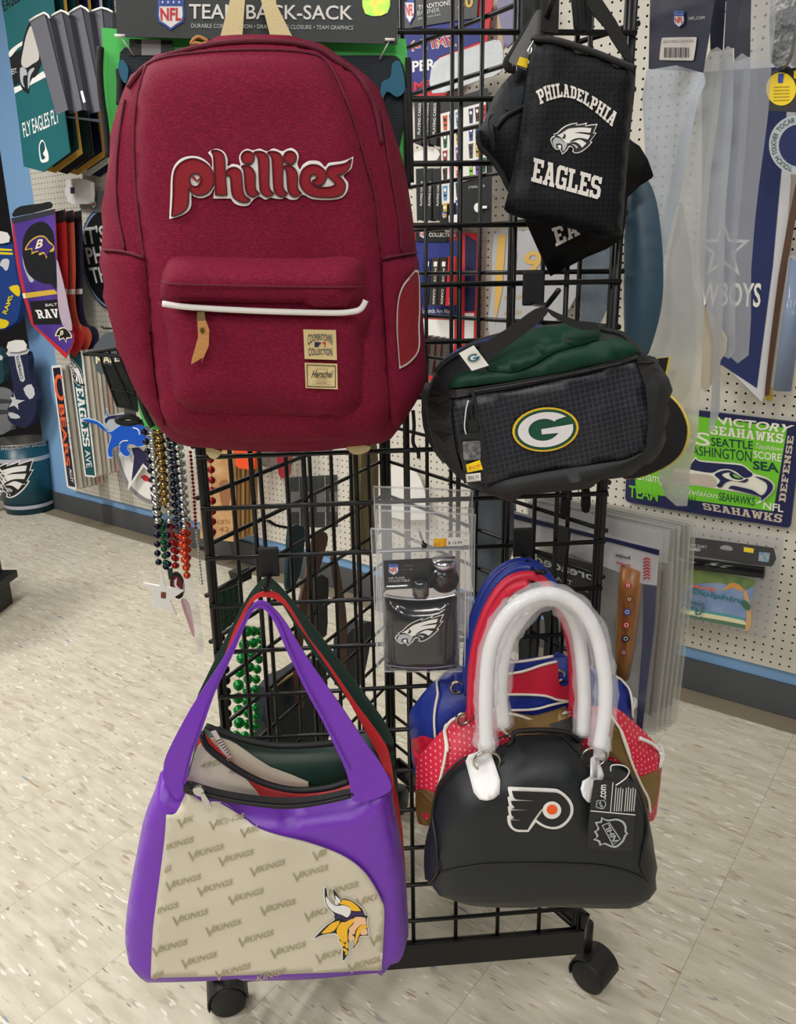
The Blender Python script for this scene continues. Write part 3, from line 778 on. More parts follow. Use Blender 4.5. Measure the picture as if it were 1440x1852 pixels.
red([[(990,275),(1008,212),(1060,175),(1120,176),(1165,208),(1180,240),(1184,212),(1205,185),(1260,175),(1320,162),(1365,128,1),(1345,195),(1300,237),(1262,246),(1297,277),(1318,320),(1306,370),(1260,400),(1180,407),(1090,399),(1030,371),(998,325)],
     [(1075,245),(1100,240),(1113,262),(1097,281),(1082,287),(1097,313),(1130,321),(1165,300),(1188,255),(1225,285),(1246,312),(1215,332),(1150,337),(1095,326),(1066,292),(1062,262)]])
# number patch on the side pocket
sq_ = sm(S4((1385,142),(1340,175),(1310,220),(1293,290),(1290,400),(1297,500),(1302,570,1),(1345,545),(1380,505),(1392,460),(1390,380),(1393,300)), 3)
slab('felt_patch', sq_, sb, WHITE, bp, e=.010, step=.012)
slab('felt_patch', sm(S4((1383,152),(1343,184),(1315,226),(1299,292),(1296,400),(1302,500),(1307,558,1),(1342,537),(1376,500),(1386,458),(1384,380),(1388,300)), 3), sb, FELT, bp, e=.0125, th=.001, step=.012)
# carrying loop and strap ends
fl_ = FP.off(.075)
slab('grab_loop', [(397,71),(438,70),(443,0),(449,-60),(424,-60),(416,0)], fl_, CREAM, bp, e=.004, th=.003)
slab('grab_loop', [(490,70),(531,71),(500,8),(492,-60),(466,-60),(472,0)], fl_, CREAM, bp, e=.004, th=.003)
tube('lacing_cord', FP.pt(FP.pix(sm([(346,80),(350,72),(358,67),(368,70),(376,76),(366,80),(354,78)], 4), .075), .075), .0022, TAN, bp, 6, True)
slab('strap_end', sm([(372,810),(388,812),(400,818),(390,830),(378,826)], 3), fb, CREAM, bp, e=.03, th=.012)
slab('strap_end', sm([(628,808),(668,806),(664,818),(640,822)], 3), fb, CREAM, bp, e=.03, th=.012)
# ------------------------------------------------------------------ shoulder purses, front to back
C4 = lambda *p: cpt(220, 1040, .375, p)
C5 = lambda *p: cpt(220, 1400, .375, p)
PURP = M('purple_satin', (112, 48, 176), .38, bump=(900, .08), sheen=.05)
BEIGE = M('beige_satin', (204, 196, 176), .36, bump=(900, .06), sheen=.05)
PRINTG = M('olive_print', (158, 150, 118), .5)
REDS = M('red_satin', (196, 38, 40), .42, bump=(900, .08))
DKGRN = M('dark_green_satin', (18, 48, 38), .42, bump=(900, .08))
ZIPB = M('black_zipper', (20, 20, 22), .5, bump=(1500, .3))
HOOKM = BLACKM
def strapD(fr, y0, y1, d0, d1):
    """strap surface: leans from d1 at the bag to d0 at the hook (pixel rows give the heights)"""
    v0 = fr.pix([(500, y0)])[0][1]; v1 = fr.pix([(500, y1)])[0][1]
    def f(uv):
        t = np.clip((uv[:, 1] - v1) / (v0 - v1), 0, 1); return d1 + (d0 - d1) * t
    return Su(fr, f)

# green purse (rearmost)
gp = thing('shoulder_purse', 'dark green shoulder purse, rearmost of the three hanging together', 'purse', FP.pt([(.15, .32)], .04)[0], 'satin shoulder purses on one hook')
f0 = FP.off(.022)
pillow('body', sm([(372,1312),(430,1330),(500,1345),(600,1343),(690,1318),(712,1345),(722,1500),(700,1640),(480,1650),(320,1640),(330,1450),(345,1380)], 2), f0, DKGRN, gp, .022, .05, e=.002, edge=.002, step=.03)
su0 = strapD(f0, 1045, 1330, .0, .028)
GO = C4((345,640),(420,470),(530,250),(600,120),(650,50),(700,12),(750,40),(820,120),(950,280),(1100,480),(1250,680),(1300,770),(1312,820),(1250,800),(1180,720),(1060,560),(960,430),(860,280),(780,150),(735,85),(700,62),(665,85),(620,160),(560,290),(470,480),(400,640),(380,700))
slab('strap', sm(GO, 2), su0, DKGRN, gp, e=.012, th=.003, step=.05)
bt = Su(f0, lambda uv: np.full(len(uv), .026))
ptube('zipper', C4((405,728),(560,785),(750,822),(1000,812),(1090,790)), bt, .0052, ZIPB, gp, e=0)
slab('front_panel', sm(C4((430,790),(520,800),(600,850),(720,930),(900,1000),(860,1060),(600,1050),(480,900)), 2), bt, BEIGE, gp, e=.004, th=.002)
slab('barcode_tag', C4((432,755),(455,750),(530,880),(500,885)), bt, WHITE, gp, e=.008, th=.001)
for i in range(7):
    a = i / 7.
    slab('barcode_bar', C4((455+a*70,800+a*80),(480+a*50,790+a*80),(482+a*50,794+a*80),(457+a*70,804+a*80)), bt, INK, gp, e=.0085)

# red purse
rp_ = thing('shoulder_purse', 'red and beige shoulder purse between the green and the purple one', 'purse', FP.pt([(.15, .30)], .08)[0], 'satin shoulder purses on one hook')
f1 = FP.off(.062)
_, s1 = pillow('body', sm([(362,1326),(385,1345),(430,1388),(490,1420),(560,1430),(628,1416),(700,1400),(712,1410),(728,1500),(732,1640),(690,1700),(480,1710),(290,1700),(285,1560),(310,1450),(345,1400)], 2), f1, REDS, rp_, .024, .05, e=.002, edge=.002, step=.03)
b1 = Su(f1, lambda uv: np.full(len(uv), .028))
slab('front_panel', sm(C4((350,870),(385,810),(420,830),(560,940),(620,1010),(670,1075),(640,1120),(420,1060),(300,1040),(320,990)), 2), b1, BEIGE, rp_, e=.001, th=.002)
ptube('zipper', C4((385,760),(420,835),(560,940),(700,1008),(850,1038),(1000,1025),(1095,995)), b1, .0050, ZIPB, rp_, e=.002)
lettering('49ERS', C4((375,935),(520,905),(525,880),(385,905)), b1, PRINTG, rp_, e=.0025, bold=.01)
lettering('49ERS', C4((515,960),(570,955),(570,935),(520,940)), b1, PRINTG, rp_, e=.0025, bold=.01)
su1 = strapD(f1, 1070, 1400, .0, .030)
slab('strap', sm(C4((540,270),(600,150),(640,100),(700,78),(760,95),(820,165),(900,300),(1000,430),(1130,620),(1250,780),(1290,860),(1312,985),(1300,1050),(1280,985),(1235,860),(1150,705),(1050,530),(950,380),(850,240),(780,140),(700,106),(650,116),(610,160),(580,230),(520,360),(500,380)), 2), su1, REDS, rp_, e=.012, th=.003, step=.05)

# purple purse (front)
vp = thing('shoulder_purse', 'purple and beige shoulder purse with printed words and a helmeted head emblem', 'purse', FP.pt([(.12, .22)], .13)[0], 'satin shoulder purses on one hook')
f2 = FP.off(.105)
VB = sm([(296,1393),(336,1418),(407,1437),(520,1450),(636,1432),(665,1410),(704,1403),(712,1450),(724,1512),(731,1560),(738,1655),(734,1706),(690,1742,1),(480,1749),(267,1752,1),(231,1720),(227,1675),(235,1610),(250,1530),(262,1475),(280,1430)], 3)
_, s2 = pillow('body', VB, f2, PURP, vp, .040, .026, e=.004, edge=.004, step=.014, p=2.6, wr=.005, ws=9, seed=4.4)
s2p = Su(f2, lambda uv: np.maximum(s2.f(uv), .037))
zs = Su(f2, lambda uv: np.full(len(uv), .036))
slab('front_panel', sm(C5((215,200,1),(262,190),(312,88,1),(350,112),(395,140),(480,140),(560,190),(640,250),(740,290),(900,330),(1060,390),(1160,460),(1220,540),(1260,620),(1268,690),(1255,948,1),(700,968),(140,985,1),(150,760),(175,560),(205,330)), 3), s2p, BEIGE, vp, e=.0045, th=.003, step=.010, smooth=True)
slab('zipper', sm(C5((310,55),(400,80),(500,105),(650,128),(800,138),(950,125),(1112,92),(1112,115),(950,152),(800,170),(650,158),(500,135),(400,112),(305,92)), 3), zs, ZIPB, vp, e=.012, th=.012, step=.01)
ptube('zipper_teeth', C5((320,74),(500,118),(650,142),(800,153),(950,138),(1105,104)), zs, .0012, M('dark_metal', (60,60,64), .35, .8), vp, e=.013)
slab('zipper_slider', sm(C5((345,70),(385,66),(400,100),(375,108),(350,95)), 3), zs, SILV, vp, e=.017, th=.006)
slab('zipper_puller', sm(C5((380,105),(402,98),(432,158),(408,166)), 2), zs, SILV, vp, e=.019, th=.003)
su2 = strapD(f2, 1085, 1420, .0, .036)
slab('strap', sm(C4((262,1080),(200,985),(200,950),(215,870),(330,650),(480,420),(560,270),(600,190),(635,142),(665,124),(700,132),(740,165),(800,240),(900,410),(1050,620),(1190,830),(1235,890),(1290,985),(1296,1040),(1220,1080),(1120,1090),(1100,1010),(1080,940),(1040,850),(960,690),(880,540),(800,370),(740,230),(695,170),(658,160),(628,182),(590,260),(530,400),(450,570),(390,740),(340,870),(312,1000),(290,1060)), 3), su2, PURP, vp, e=.012, th=.004, step=.03, fn=lambda uv: .004 * nz(uv, 14, 6.0))
ptube('strap_stitching', C4((1105,940),(1060,850),(980,690),(900,540),(820,370),(760,225),(700,150),(655,140),(610,180),(570,270),(510,410),(430,580),(370,750),(325,880),(295,1010)), su2, .0007, M('purple_thread', (84, 30, 140), .6), vp, e=.016)
ptube('seam', C5((480,138),(560,186),(640,246),(740,285),(900,325),(1060,385),(1160,455),(1220,535),(1262,618)), s2p, .0011, M('purple_thread', (0,0,0)), vp, e=.0045)
def vik(x, y, w_=165, full='VIKINGS', k=1.0):
    h_ = 40
    V_ = full[0] == 'V'; rest_ = full[1:] if V_ else full; x1 = x + (30 if V_ else 0); sl = w_ * .24 + 6
    d1 = (x1 - x) / w_ * sl
    lettering(rest_, C5((x1, y + 36 - d1), (x + w_, y + 34 - sl), (x + w_ + 4, y + 6 - sl), (x1 + 4, y + 6 - d1)), s2p, PRINTG, vp, e=.0062, bold=.02)
    if V_: lettering('V', C5((x + 2, y + 52), (x + 30, y + 46), (x + 40, y - 6), (x - 6, y + 4)), s2p, PRINTG, vp, e=.0062, bold=.0)
for x, y in [(325,375),(470,400),(622,450),(830,475),(215,520),(368,545),(518,588),(672,640),(250,688),(408,738),(566,790),(722,845),(292,895),(455,950),(425,225),(150,835)]:
    vik(x, y)
vik(1000, 550, 140, 'KINGS'); vik(1095, 915, 150); vik(885, 668, 105, 'VIKI'); vik(940, 870, 115, 'VIKIN'); vik(1135, 600, 95, 'VIKI'); vik(1200, 785, 62, 'VIK')
vik(215, 332, 130, 'IKINGS'); vik(205, 445, 32, 'GS'); vik(172, 640, 100, 'INGS'); vik(148, 960, 52, 'GS'); vik(575, 262, 90, 'VIK'); vik(272, 215, 75, 'VIK'); vik(925, 375, 60, 'VI'); vik(650, 968, 140, 'KINGS')
# helmeted head emblem
CV = lambda L: cpt(540, 1590, .11111, L)
GOLD = M('gold_print', (240, 184, 40), .5); SKIN = M('peach_print', (236, 190, 150), .5); HPUR = M('dark_purple_print', (48, 28, 84), .5)
em = slab('head_emblem', sm(CV([(415,110),(450,120),(480,190),(490,290),(540,370),(600,400),(575,300),(545,135,1),(590,160),(640,250),(690,330),(720,295,1),(850,330),(980,410),(1060,490),(1095,580),(1150,570,1),(1125,660),(1135,760),(1150,880),(1140,930),(1010,945),(985,1040),(930,1110),(870,1170,1),(900,1080),(920,990),(835,1030),(825,1180),(770,1310),(720,1350,1),(700,1250),(705,1120),(650,1020),(640,940),(570,900),(400,920),(220,995,1),(300,880),(450,740),(570,665),(570,570),(470,480),(420,370),(405,250)]), 2), s2p, WHITE, vp, e=.0070, step=.010)
slab('emblem_outline', sm(CV([(430,130),(460,180),(472,290),(530,385),(620,425),(655,405),(590,320),(560,160),(600,200),(650,280),(690,340),(722,312,1),(850,345),(970,425),(1045,500),(1080,590),(1135,590,1),(1108,660),(1115,760),(1132,880),(1130,918),(1000,930),(970,1030),(880,1150,1),(910,1060),(920,970),(820,1020),(815,1180),(750,1310),(722,1320),(720,1200),(720,1110),(665,1010),(655,930),(590,880),(400,905),(250,970,1),(330,880),(470,745),(585,670),(585,570),(490,480),(440,370),(425,250)]), 2), s2p, INK, em, e=.0078, step=.012)
for L, m_ in (([(445,290),(475,310),(530,390),(620,435),(720,425),(810,450),(850,500),(840,570),(790,625),(720,590),(620,555),(530,500),(460,400)], WHITE),
              ([(600,265),(640,300),(685,350),(655,395),(610,340)], WHITE),
              ([(720,330,1),(850,360),(960,440),(1020,520,1),(870,515),(820,445),(730,415),(670,405)], GOLD),
              ([(865,535,1),(1030,530),(1070,600,1),(900,605),(850,660),(760,685),(710,640),(590,640),(595,575),(700,575),(770,640),(830,610)], HPUR),
              ([(915,620),(1080,625),(1095,680),(1100,740),(1010,750),(930,830),(910,900),(860,880),(820,810),(900,720)], SKIN),
              ([(1040,800),(1100,800),(1125,880),(1100,905),(1010,900)], SKIN), ([(830,850),(880,910),(915,960),(825,1005),(815,920)], SKIN),
              ([(1110,750),(1020,755),(950,830),(925,960),(915,1090),(955,1010),(985,920),(1030,840),(1110,790)], GOLD),
              ([(890,640),(900,700),(800,820),(800,980),(760,1030),(700,1010),(660,960),(620,860),(640,780),(700,700),(760,700)], GOLD),
              ([(670,680),(620,790),(540,860),(380,885),(430,820),(540,720)], GOLD), ([(660,1000),(750,1050),(740,1095),(700,1080)], GOLD), ([(800,1000),(812,1100),(790,1130),(755,1090)], GOLD),
              ([(725,1120),(790,1150),(770,1180),(740,1170)], GOLD), ([(795,1160),(805,1190),(770,1240),(760,1200)], GOLD)):
    slab('emblem_colour', sm(CV(L), 3), s2p, m_, em, e=.0086, step=.012)

# hook that carries the purses
def hook(x, y, su, L_, label, rise=.02):
    """face-out hook clipped over a grid wire"""
    p = su.pt(su.pix([(x, y)], .0145), .0145)[0]
    h_ = thing('display_hook', label, 'hook', p)
    box('back_plate', p + su.n * .004 + np.array([0, 0, -.010]), .030, .007, .046, BLACKP, h_, (su.u, su.n, (0, 0, 1)), .002)
    tube('prong', [p + su.n * .005 + np.array([0, 0, -.03]), p + su.n * L_ * .6 + np.array([0, 0, -.03]), p + su.n * L_ + np.array([0, 0, -.03 + rise])], .0035, BLACKM, h_)
    return h_
hook(486, 1003, FP, .11, 'black hook above the peak of the purse straps')
# ------------------------------------------------------------------ dome handbags on the right, back to front
D6 = lambda *p: cpt(730, 1000, .34722, p)
D7 = lambda *p: cpt(730, 1320, .34722, p)
BLUEV = M('royal_blue_vinyl', (28, 48, 138), .4, bump=(200, .1))
REDV = M('red_vinyl', (206, 32, 62), .42, bump=(300, .1))
REDPF = M('red_perforated_vinyl', (206, 32, 62), .45, dots=(.0072, (240, 150, 158), .03))
GOLDV = M('gold_vinyl', (128, 102, 58), .3, .35, bump=(40, .2))
PIPE = M('cream_piping', (232, 224, 208), .45)
WHV = M('white_vinyl', (236, 234, 234), .4)
GROM = M('nickel', (190, 184, 170), .25, 1.0)
def grommet(su, x, y, r, parent, e):
    c = su.pt(su.pix([(x, y)], e), e)[0]
    P = [c + su.u * r * math.cos(a * math.pi / 8) + su.v * r * math.sin(a * math.pi / 8) for a in range(16)]
    tube('grommet', P, r * .28, GROM, parent, 6, True)
def handle(pts, su, d, r, mat, parent, name='handle', seg=10):
    q = sm(pts, 4, False); n = len(q)
    dd = np.array([d[0] + (d[1] - d[0]) * math.sin(math.pi * i / (n - 1)) for i in range(n)])
    uv = np.concatenate([su.uvd([p], np.array([k])) for p, k in zip(q, dd)])
    P = [su.o + uv[i, 0] * su.u + uv[i, 1] * su.v + dd[i] * su.n for i in range(n)]
    return tube(name, P, r, mat, parent, seg), P

# blue bag
b1_ = thing('dome_handbag', 'blue and red dome handbag with white piping, rearmost of the three', 'handbag', FP.pt([(.46, .38)], .05)[0], 'dome handbags on one hook')
g0 = FP.off(.014)
_, t0 = pillow('body', sm(D6((30,850),(60,790),(130,700),(200,640),(280,605),(400,590),(530,570),(780,535),(870,560),(1000,600),(1100,640),(1180,700),(1200,800),(1190,900),(1180,1150),(1100,1300),(600,1350),(200,1300),(60,1150),(40,1000)), 2), g0, BLUEV, b1_, .045, .05, e=.002, edge=.002, step=.025, wr=.003)
t0c = Su(g0, lambda uv: np.full(len(uv), .049))
slab('front_panel', sm(D6((530,640,1),(620,628),(720,592),(805,572,1),(815,690),(870,700),(900,760),(870,775),(840,775),(760,742),(640,735),(530,735)), 3), t0c, REDV, b1_, e=.001, th=.003, step=.02)
slab('side_panel', sm(D6((45,970),(160,975),(220,1150),(80,1150),(55,1060)), 2), t0, REDV, b1_, e=.003, th=.003, step=.02)
for L in ([(165,970),(160,850),(180,740),(220,670),(280,635)], [(530,632),(620,618),(720,585),(800,565)], [(512,738),(640,738),(740,745),(800,765),(850,772)], [(560,820),(680,815),(780,790),(868,772)], [(530,572),(640,562),(780,537)], [(1110,650),(1170,700),(1190,770),(1195,860)]):
    ptube('piping', D6(*L), t0c if L[0][0] in (530, 512, 560) else t0, .0021, PIPE, b1_, e=.004)
handle(D6((330,700),(340,480),(380,300),(450,150),(540,70),(640,50),(720,90),(790,190),(850,330),(885,480),(900,600)), g0, (.058, .03), .0078, BLUEV, b1_)
handle(D6((340,740),(350,520),(395,330),(470,180),(560,95),(640,75),(710,110)), g0, (.064, .05), .0078, BLUEV, b1_)
slab('handle_tab', sm(D6((805,520),(900,590),(892,650),(815,655)), 2), t0, BLUEV, b1_, e=.016, th=.004)
slab('handle_tab', sm(D6((280,640),(345,635),(345,725),(285,720)), 2), t0, BLUEV, b1_, e=.016, th=.004)
grommet(t0, *D6((805,640))[0], .0095, b1_, .012); grommet(t0, *D6((280,705))[0], .0095, b1_, .012)
slab('side_loop', sm(D6((1185,760),(1215,760),(1218,800),(1190,825),(1200,795)), 3), t0, WHV, b1_, e=.002, th=.004)

# red and gold bag
b2_ = thing('dome_handbag', 'red perforated and gold dome handbag, middle of the three', 'handbag', FP.pt([(.46, .30)], .09)[0], 'dome handbags on one hook')
g1 = FP.off(.076)
_, t1 = pillow('body', sm(D6((330,842),(250,885),(170,960),(100,1040),(68,1120),(62,1250),(70,1390),(110,1420),(400,1440),(900,1440),(1280,1400),(1325,1300),(1340,1180),(1345,1080),(1310,990),(1200,880),(1110,810),(1000,800),(870,818),(700,868),(600,845),(490,825),(400,835)), 2), g1, REDPF, b2_, .045, .05, e=.002, edge=.002, step=.025, wr=.003)
slab('gold_panel', sm(D6((495,850,1),(560,870),(660,890),(760,880),(872,845,1),(880,960),(600,970),(540,930),(505,890)), 3), t1, GOLDV, b2_, e=.003, th=.003, step=.02)
slab('gold_panel', sm(D6((1095,870),(1130,920),(1160,1000),(1175,1060),(1060,1060),(1080,930)), 2), t1, GOLDV, b2_, e=.003, th=.003, step=.02)
slab('gold_panel', sm(D7((68,318),(165,335),(160,400),(140,500),(80,480),(68,430)), 2), t1, GOLDV, b2_, e=.003, th=.003, step=.02)
slab('gold_panel', sm(D7((1110,20),(1165,90),(1200,200),(1235,250),(1335,215),(1325,330),(1290,430),(1240,330),(1160,200),(1080,110)), 2), t1, GOLDV, b2_, e=.003, th=.003, step=.02)
for L in ([(490,828),(600,848),(680,872),(760,862),(872,822)], [(490,850),(500,900),(540,945),(600,968)], [(228,1040),(240,960),(270,900),(325,855)], [(1095,870),(1135,930),(1165,1010),(1180,1060)]):
    ptube('piping', D6(*L), t1, .0024, PIPE, b2_, e=.006)
ptube('piping', D7((1130,0),(1160,90),(1200,200),(1240,290),(1275,360),(1285,430)), t1, .0024, PIPE, b2_, e=.006)
ptube('piping', D7((235,0),(225,90),(205,200),(180,300)), t1, .0024, PIPE, b2_, e=.006)
ptube('side_trim', D6((1230,965),(1290,990),(1330,1025),(1345,1060)), t1, .003, WHV, b2_, e=.004)
slab('side_loop', sm(D7((1335,90),(1355,100),(1358,170),(1335,200),(1342,150)), 3), t1, WHV, b2_, e=.002, th=.004)
handle(D6((352,860),(360,620),(390,430),(450,270),(530,160),(620,120),(700,130),(770,200),(830,320),(870,460),(885,620),(885,820)), g1, (.06, .03), .0072, REDV, b2_)
handle(D6((375,840),(385,600),(415,430),(480,290),(560,195),(650,160)), g1, (.068, .05), .0072, REDV, b2_)
slab('handle_tab', sm(D6((325,830),(385,830),(380,920),(335,920)), 2), t1, REDV, b2_, e=.016, th=.004)
slab('handle_tab', sm(D6((865,740),(890,735),(890,860),(868,860)), 2), t1, REDV, b2_, e=.016, th=.004)
grommet(t1, *D6((330,930))[0], .0095, b2_, .012)
slab('hang_tag', D6((790,962),(900,880),(960,960),(900,1010)), t1, CARDBK, b2_, e=.03, th=.001)
slab('tag_mark', D6((862,945),(885,918),(905,950),(885,965)), t1, REDP, b2_, e=.0312)

# black bag in front
b3_ = thing('dome_handbag', 'black dome handbag with white handles wrapped in clear film and a winged round emblem', 'handbag', FP.pt([(.46, .24)], .15)[0], 'dome handbags on one hook')
g2 = FP.off(.142)
BK = M('black_microfibre', (26, 30, 33), .45, bump=(800, .1), spec=.45)
_, t2 = pillow('body', sm(D7((600,42),(560,70),(500,95),(430,125),(340,160),(250,230),(190,310),(160,400),(140,500),(115,600),(108,700),(112,780,1),(170,805),(260,838),(400,856),(600,864),(750,858),(1000,868),(1120,868),(1210,832),(1280,795),(1306,775,1),(1306,620),(1285,500),(1260,370),(1210,260),(1140,195),(1060,160),(960,110),(925,75),(880,45),(760,33)), 3), g2, BK, b3_, .060, .050, e=.004, edge=.006, step=.018, wr=.004, ws=12, seed=7.7)
ptube('seam', D7((500,125),(600,122),(750,128),(955,138)), t2, .0012, INK, b3_, e=.001)
ptube('zipper', D7((540,78),(610,52),(760,46),(880,56),(930,88)), t2, .0035, ZIPB, b3_, e=.001)
ptube('seam', D7((205,738),(300,722),(430,702),(600,697),(800,697),(1000,705),(1120,725),(1210,755),(1250,780)), t2, .0014, INK, b3_, e=.001)
ptube('side_seam', D7((340,165),(250,238),(200,310),(175,400),(165,520),(175,640),(175,740),(130,800)), t2, .0022, INK, b3_, e=.001)
ptube('side_seam', D7((1140,200),(1205,270),(1245,370),(1268,500),(1250,620),(1240,720),(1290,800)), t2, .0022, INK, b3_, e=.001)
# handle fittings
for L, rg in (([(370,238),(495,230),(500,335),(432,370),(370,342)], (430,150)), ([(935,272),(1052,214),(1058,260),(1000,300),(985,384),(935,350)], (1012,200))):
    slab('handle_tab', sm(D7(*L), 2), t2, WHV, b3_, e=.010, th=.003, step=.006, smooth=True)
slab('handle_strap', sm(D7((398,40),(468,40),(478,120),(480,225),(388,225),(390,120)), 2), t2, WHV, b3_, e=.020, th=.003, step=.008, smooth=True)
slab('handle_strap', sm(D7((1005,40),(1075,40),(1068,140),(1055,245),(975,245),(990,140)), 2), t2, WHV, b3_, e=.020, th=.003, step=.008, smooth=True)
for x, y in ((435, 165), (1018, 190)):
    c = t2.pt(t2.pix(D7((x, y)), .024), .024)[0]
    tube('ring', [c + FP.u * .019 * math.cos(a * math.pi / 10) + FP.v * .016 * math.sin(a * math.pi / 10) for a in range(20)], .002, GROM, b3_, 6, True)
HF = [(432,1010),(428,850),(430,700),(450,500),(520,345),(620,250),(740,212),(850,238),(945,315),(1005,430),(1035,560),(1052,700),(1045,860),(1020,1010)]
_, hp = handle(D6(*HF), g2, (.075, .05), .0094, WHV, b3_)
HB = [(520,900),(505,700),(530,500),(590,370),(690,262),(790,245),(860,300),(905,400),(930,560),(942,760),(935,940)]
_, hq = handle(D6(*HB), g2, (.03, .015), .0094, WHV, b3_)
# film sleeves round the handles
for P in (hp, hq):
    R = [.0160 + .0060 * noise.noise(Vector((i * .55, 3.1, 0))) for i in range(len(P))]
    V, F = tube_geo(P, R, 12)
    V = [np.asarray(v) + .0050 * np.array([noise.noise(Vector(tuple(np.asarray(v) * 60))), noise.noise(Vector(tuple(np.asarray(v) * 60 + 7))), 0]) for v in V]
    mk('film_sleeve', V, F, M('wrinkled_film', (236, 238, 244), .12, alpha=.26, spec=1.0, bump=(40, 1.0)), b3_, True)
# winged emblem
CE = lambda L: cpt(900, 1410, .1875, L)
e1 = slab('winged_emblem', sm(CE([(100,90),(110,76,1),(550,95),(620,120),(690,180),(728,250),(728,330),(690,400),(630,455),(560,478),(480,470),(410,440),(370,410,1),(300,505,1),(190,503),(130,470),(100,420),(95,360,1),(110,350),(100,270,1),(112,262),(98,180,1),(115,165)]), 4), t2, WHITE, b3_, e=.0028, th=.002, step=.02)
slab('emblem_field', sm(CE([(140,108,1),(550,125),(610,145),(665,195),(700,260),(698,330),(665,390),(610,435),(555,455),(490,450),(430,425),(375,385,1),(440,290),(425,285),(340,400),(290,485,1),(190,480),(145,450),(125,392,1),(240,392),(125,380),(160,370),(135,340),(130,298,1),(305,293),(135,285),(165,270),(140,240),(130,205,1),(370,205),(180,190),(150,150)]), 3), t2, INK, e1, e=.0042, step=.02)
slab('emblem_disc', [(900 + .1875*(525+90*math.cos(a*.2618)), 1410 + .1875*(295+85*math.sin(a*.2618))) for a in range(24)], t2, WHITE, e1, e=.0050)
slab('emblem_dot', [(900 + .1875*(527+52*math.cos(a*.2618)), 1410 + .1875*(290+48*math.sin(a*.2618))) for a in range(24)], t2, M('orange_print', (240, 92, 26), .5), e1, e=.0057)
# hang tag
tg = slab('hang_tag', sm(CE([(930,14,1),(960,6),(1320,32),(1345,55),(1338,200),(1300,660),(1270,692),(1200,690),(890,660),(868,630),(890,300)]), 3), Su(g2, lambda uv: np.full(len(uv), .082)), CARDBK, b3_, e=0, th=.0012)
tp = g2.off(.0824)
for q in ([(898,296),(1330,336),(1330,346),(898,306)], [(1110,25),(1118,25),(1094,318),(1086,318)]): slab('tag_rule', CE(q), tp, WHITE, tg, e=.0005)
lettering('.com', CE([(1048,190),(1050,50),(1000,48),(990,185)]), tp, WHITE, tg, bold=.02, e=.0008)
SH = [(940,410),(990,402),(1000,360,1),(1060,385),(1150,375),(1215,400),(1245,450),(1245,500),(1262,520,1),(1240,545),(1215,600),(1150,655),(1090,650),(1030,625),(985,640,1),(970,600),(920,580,1),(955,550),(930,500,1),(965,470)]
o_ = slab('league_shield', sm(CE(SH), 3), tp, SILVP, tg, e=.0008)
cx_, cy_ = 1100, 515
slab('shield_field', sm(CE([(cx_ + (x-cx_)*.86, cy_ + (y-cy_)*.86) + tuple(r) for x, y, *r in SH]), 3), tp, INK, o_, e=.0012)
slab('shield_band', CE([(1005,440),(1080,410),(1190,575),(1110,635)]), tp, SILVP, o_, e=.0015)
slab('shield_band', CE([(1018,445),(1076,422),(1178,578),(1116,622)]), tp, INK, o_, e=.0018)
lettering('NHL', CE([(1170,592),(1075,430),(1030,455),(1110,600)]), tp, SILVP, o_, e=.0022, bold=.03)
SH2 = [(1000 + (x-1100)*.32, 240 + (y-515)*.32) + tuple(r) for x, y, *r in SH]
o2 = slab('league_shield', sm(CE(SH2), 3), tp, SILVP, tg, e=.0008)
slab('shield_field', sm(CE([(1000 + (x-1000)*.8, 240 + (y-240)*.8) + tuple(r) for x, y, *r in SH2]), 3), tp, INK, o2, e=.0012)
lettering('NHL', CE([(1030,280),(990,200),(968,215),(1000,285)]), tp, SILVP, o2, e=.0016, bold=.03)
for i in range(9):
    x = 1125 + i * 22 + (12 if i > 3 else 0); t_ = 70 + (i * 37 % 23)
    slab('small_print', CE([(x+14, t_),(x+24, t_+1),(x+6, 306),(x-4, 305)]), tp, M('grey_lettering', (0,0,0)), tg, e=.0008)
ptube('tag_cord', D7((1080,215),(1085,185),(1140,185),(1175,210),(1160,250),(1105,290)), g2, .0008, WHITE, b3_, e=.084)
hook(945, 968, FP, .13, 'black hook above the curved handbag handles')
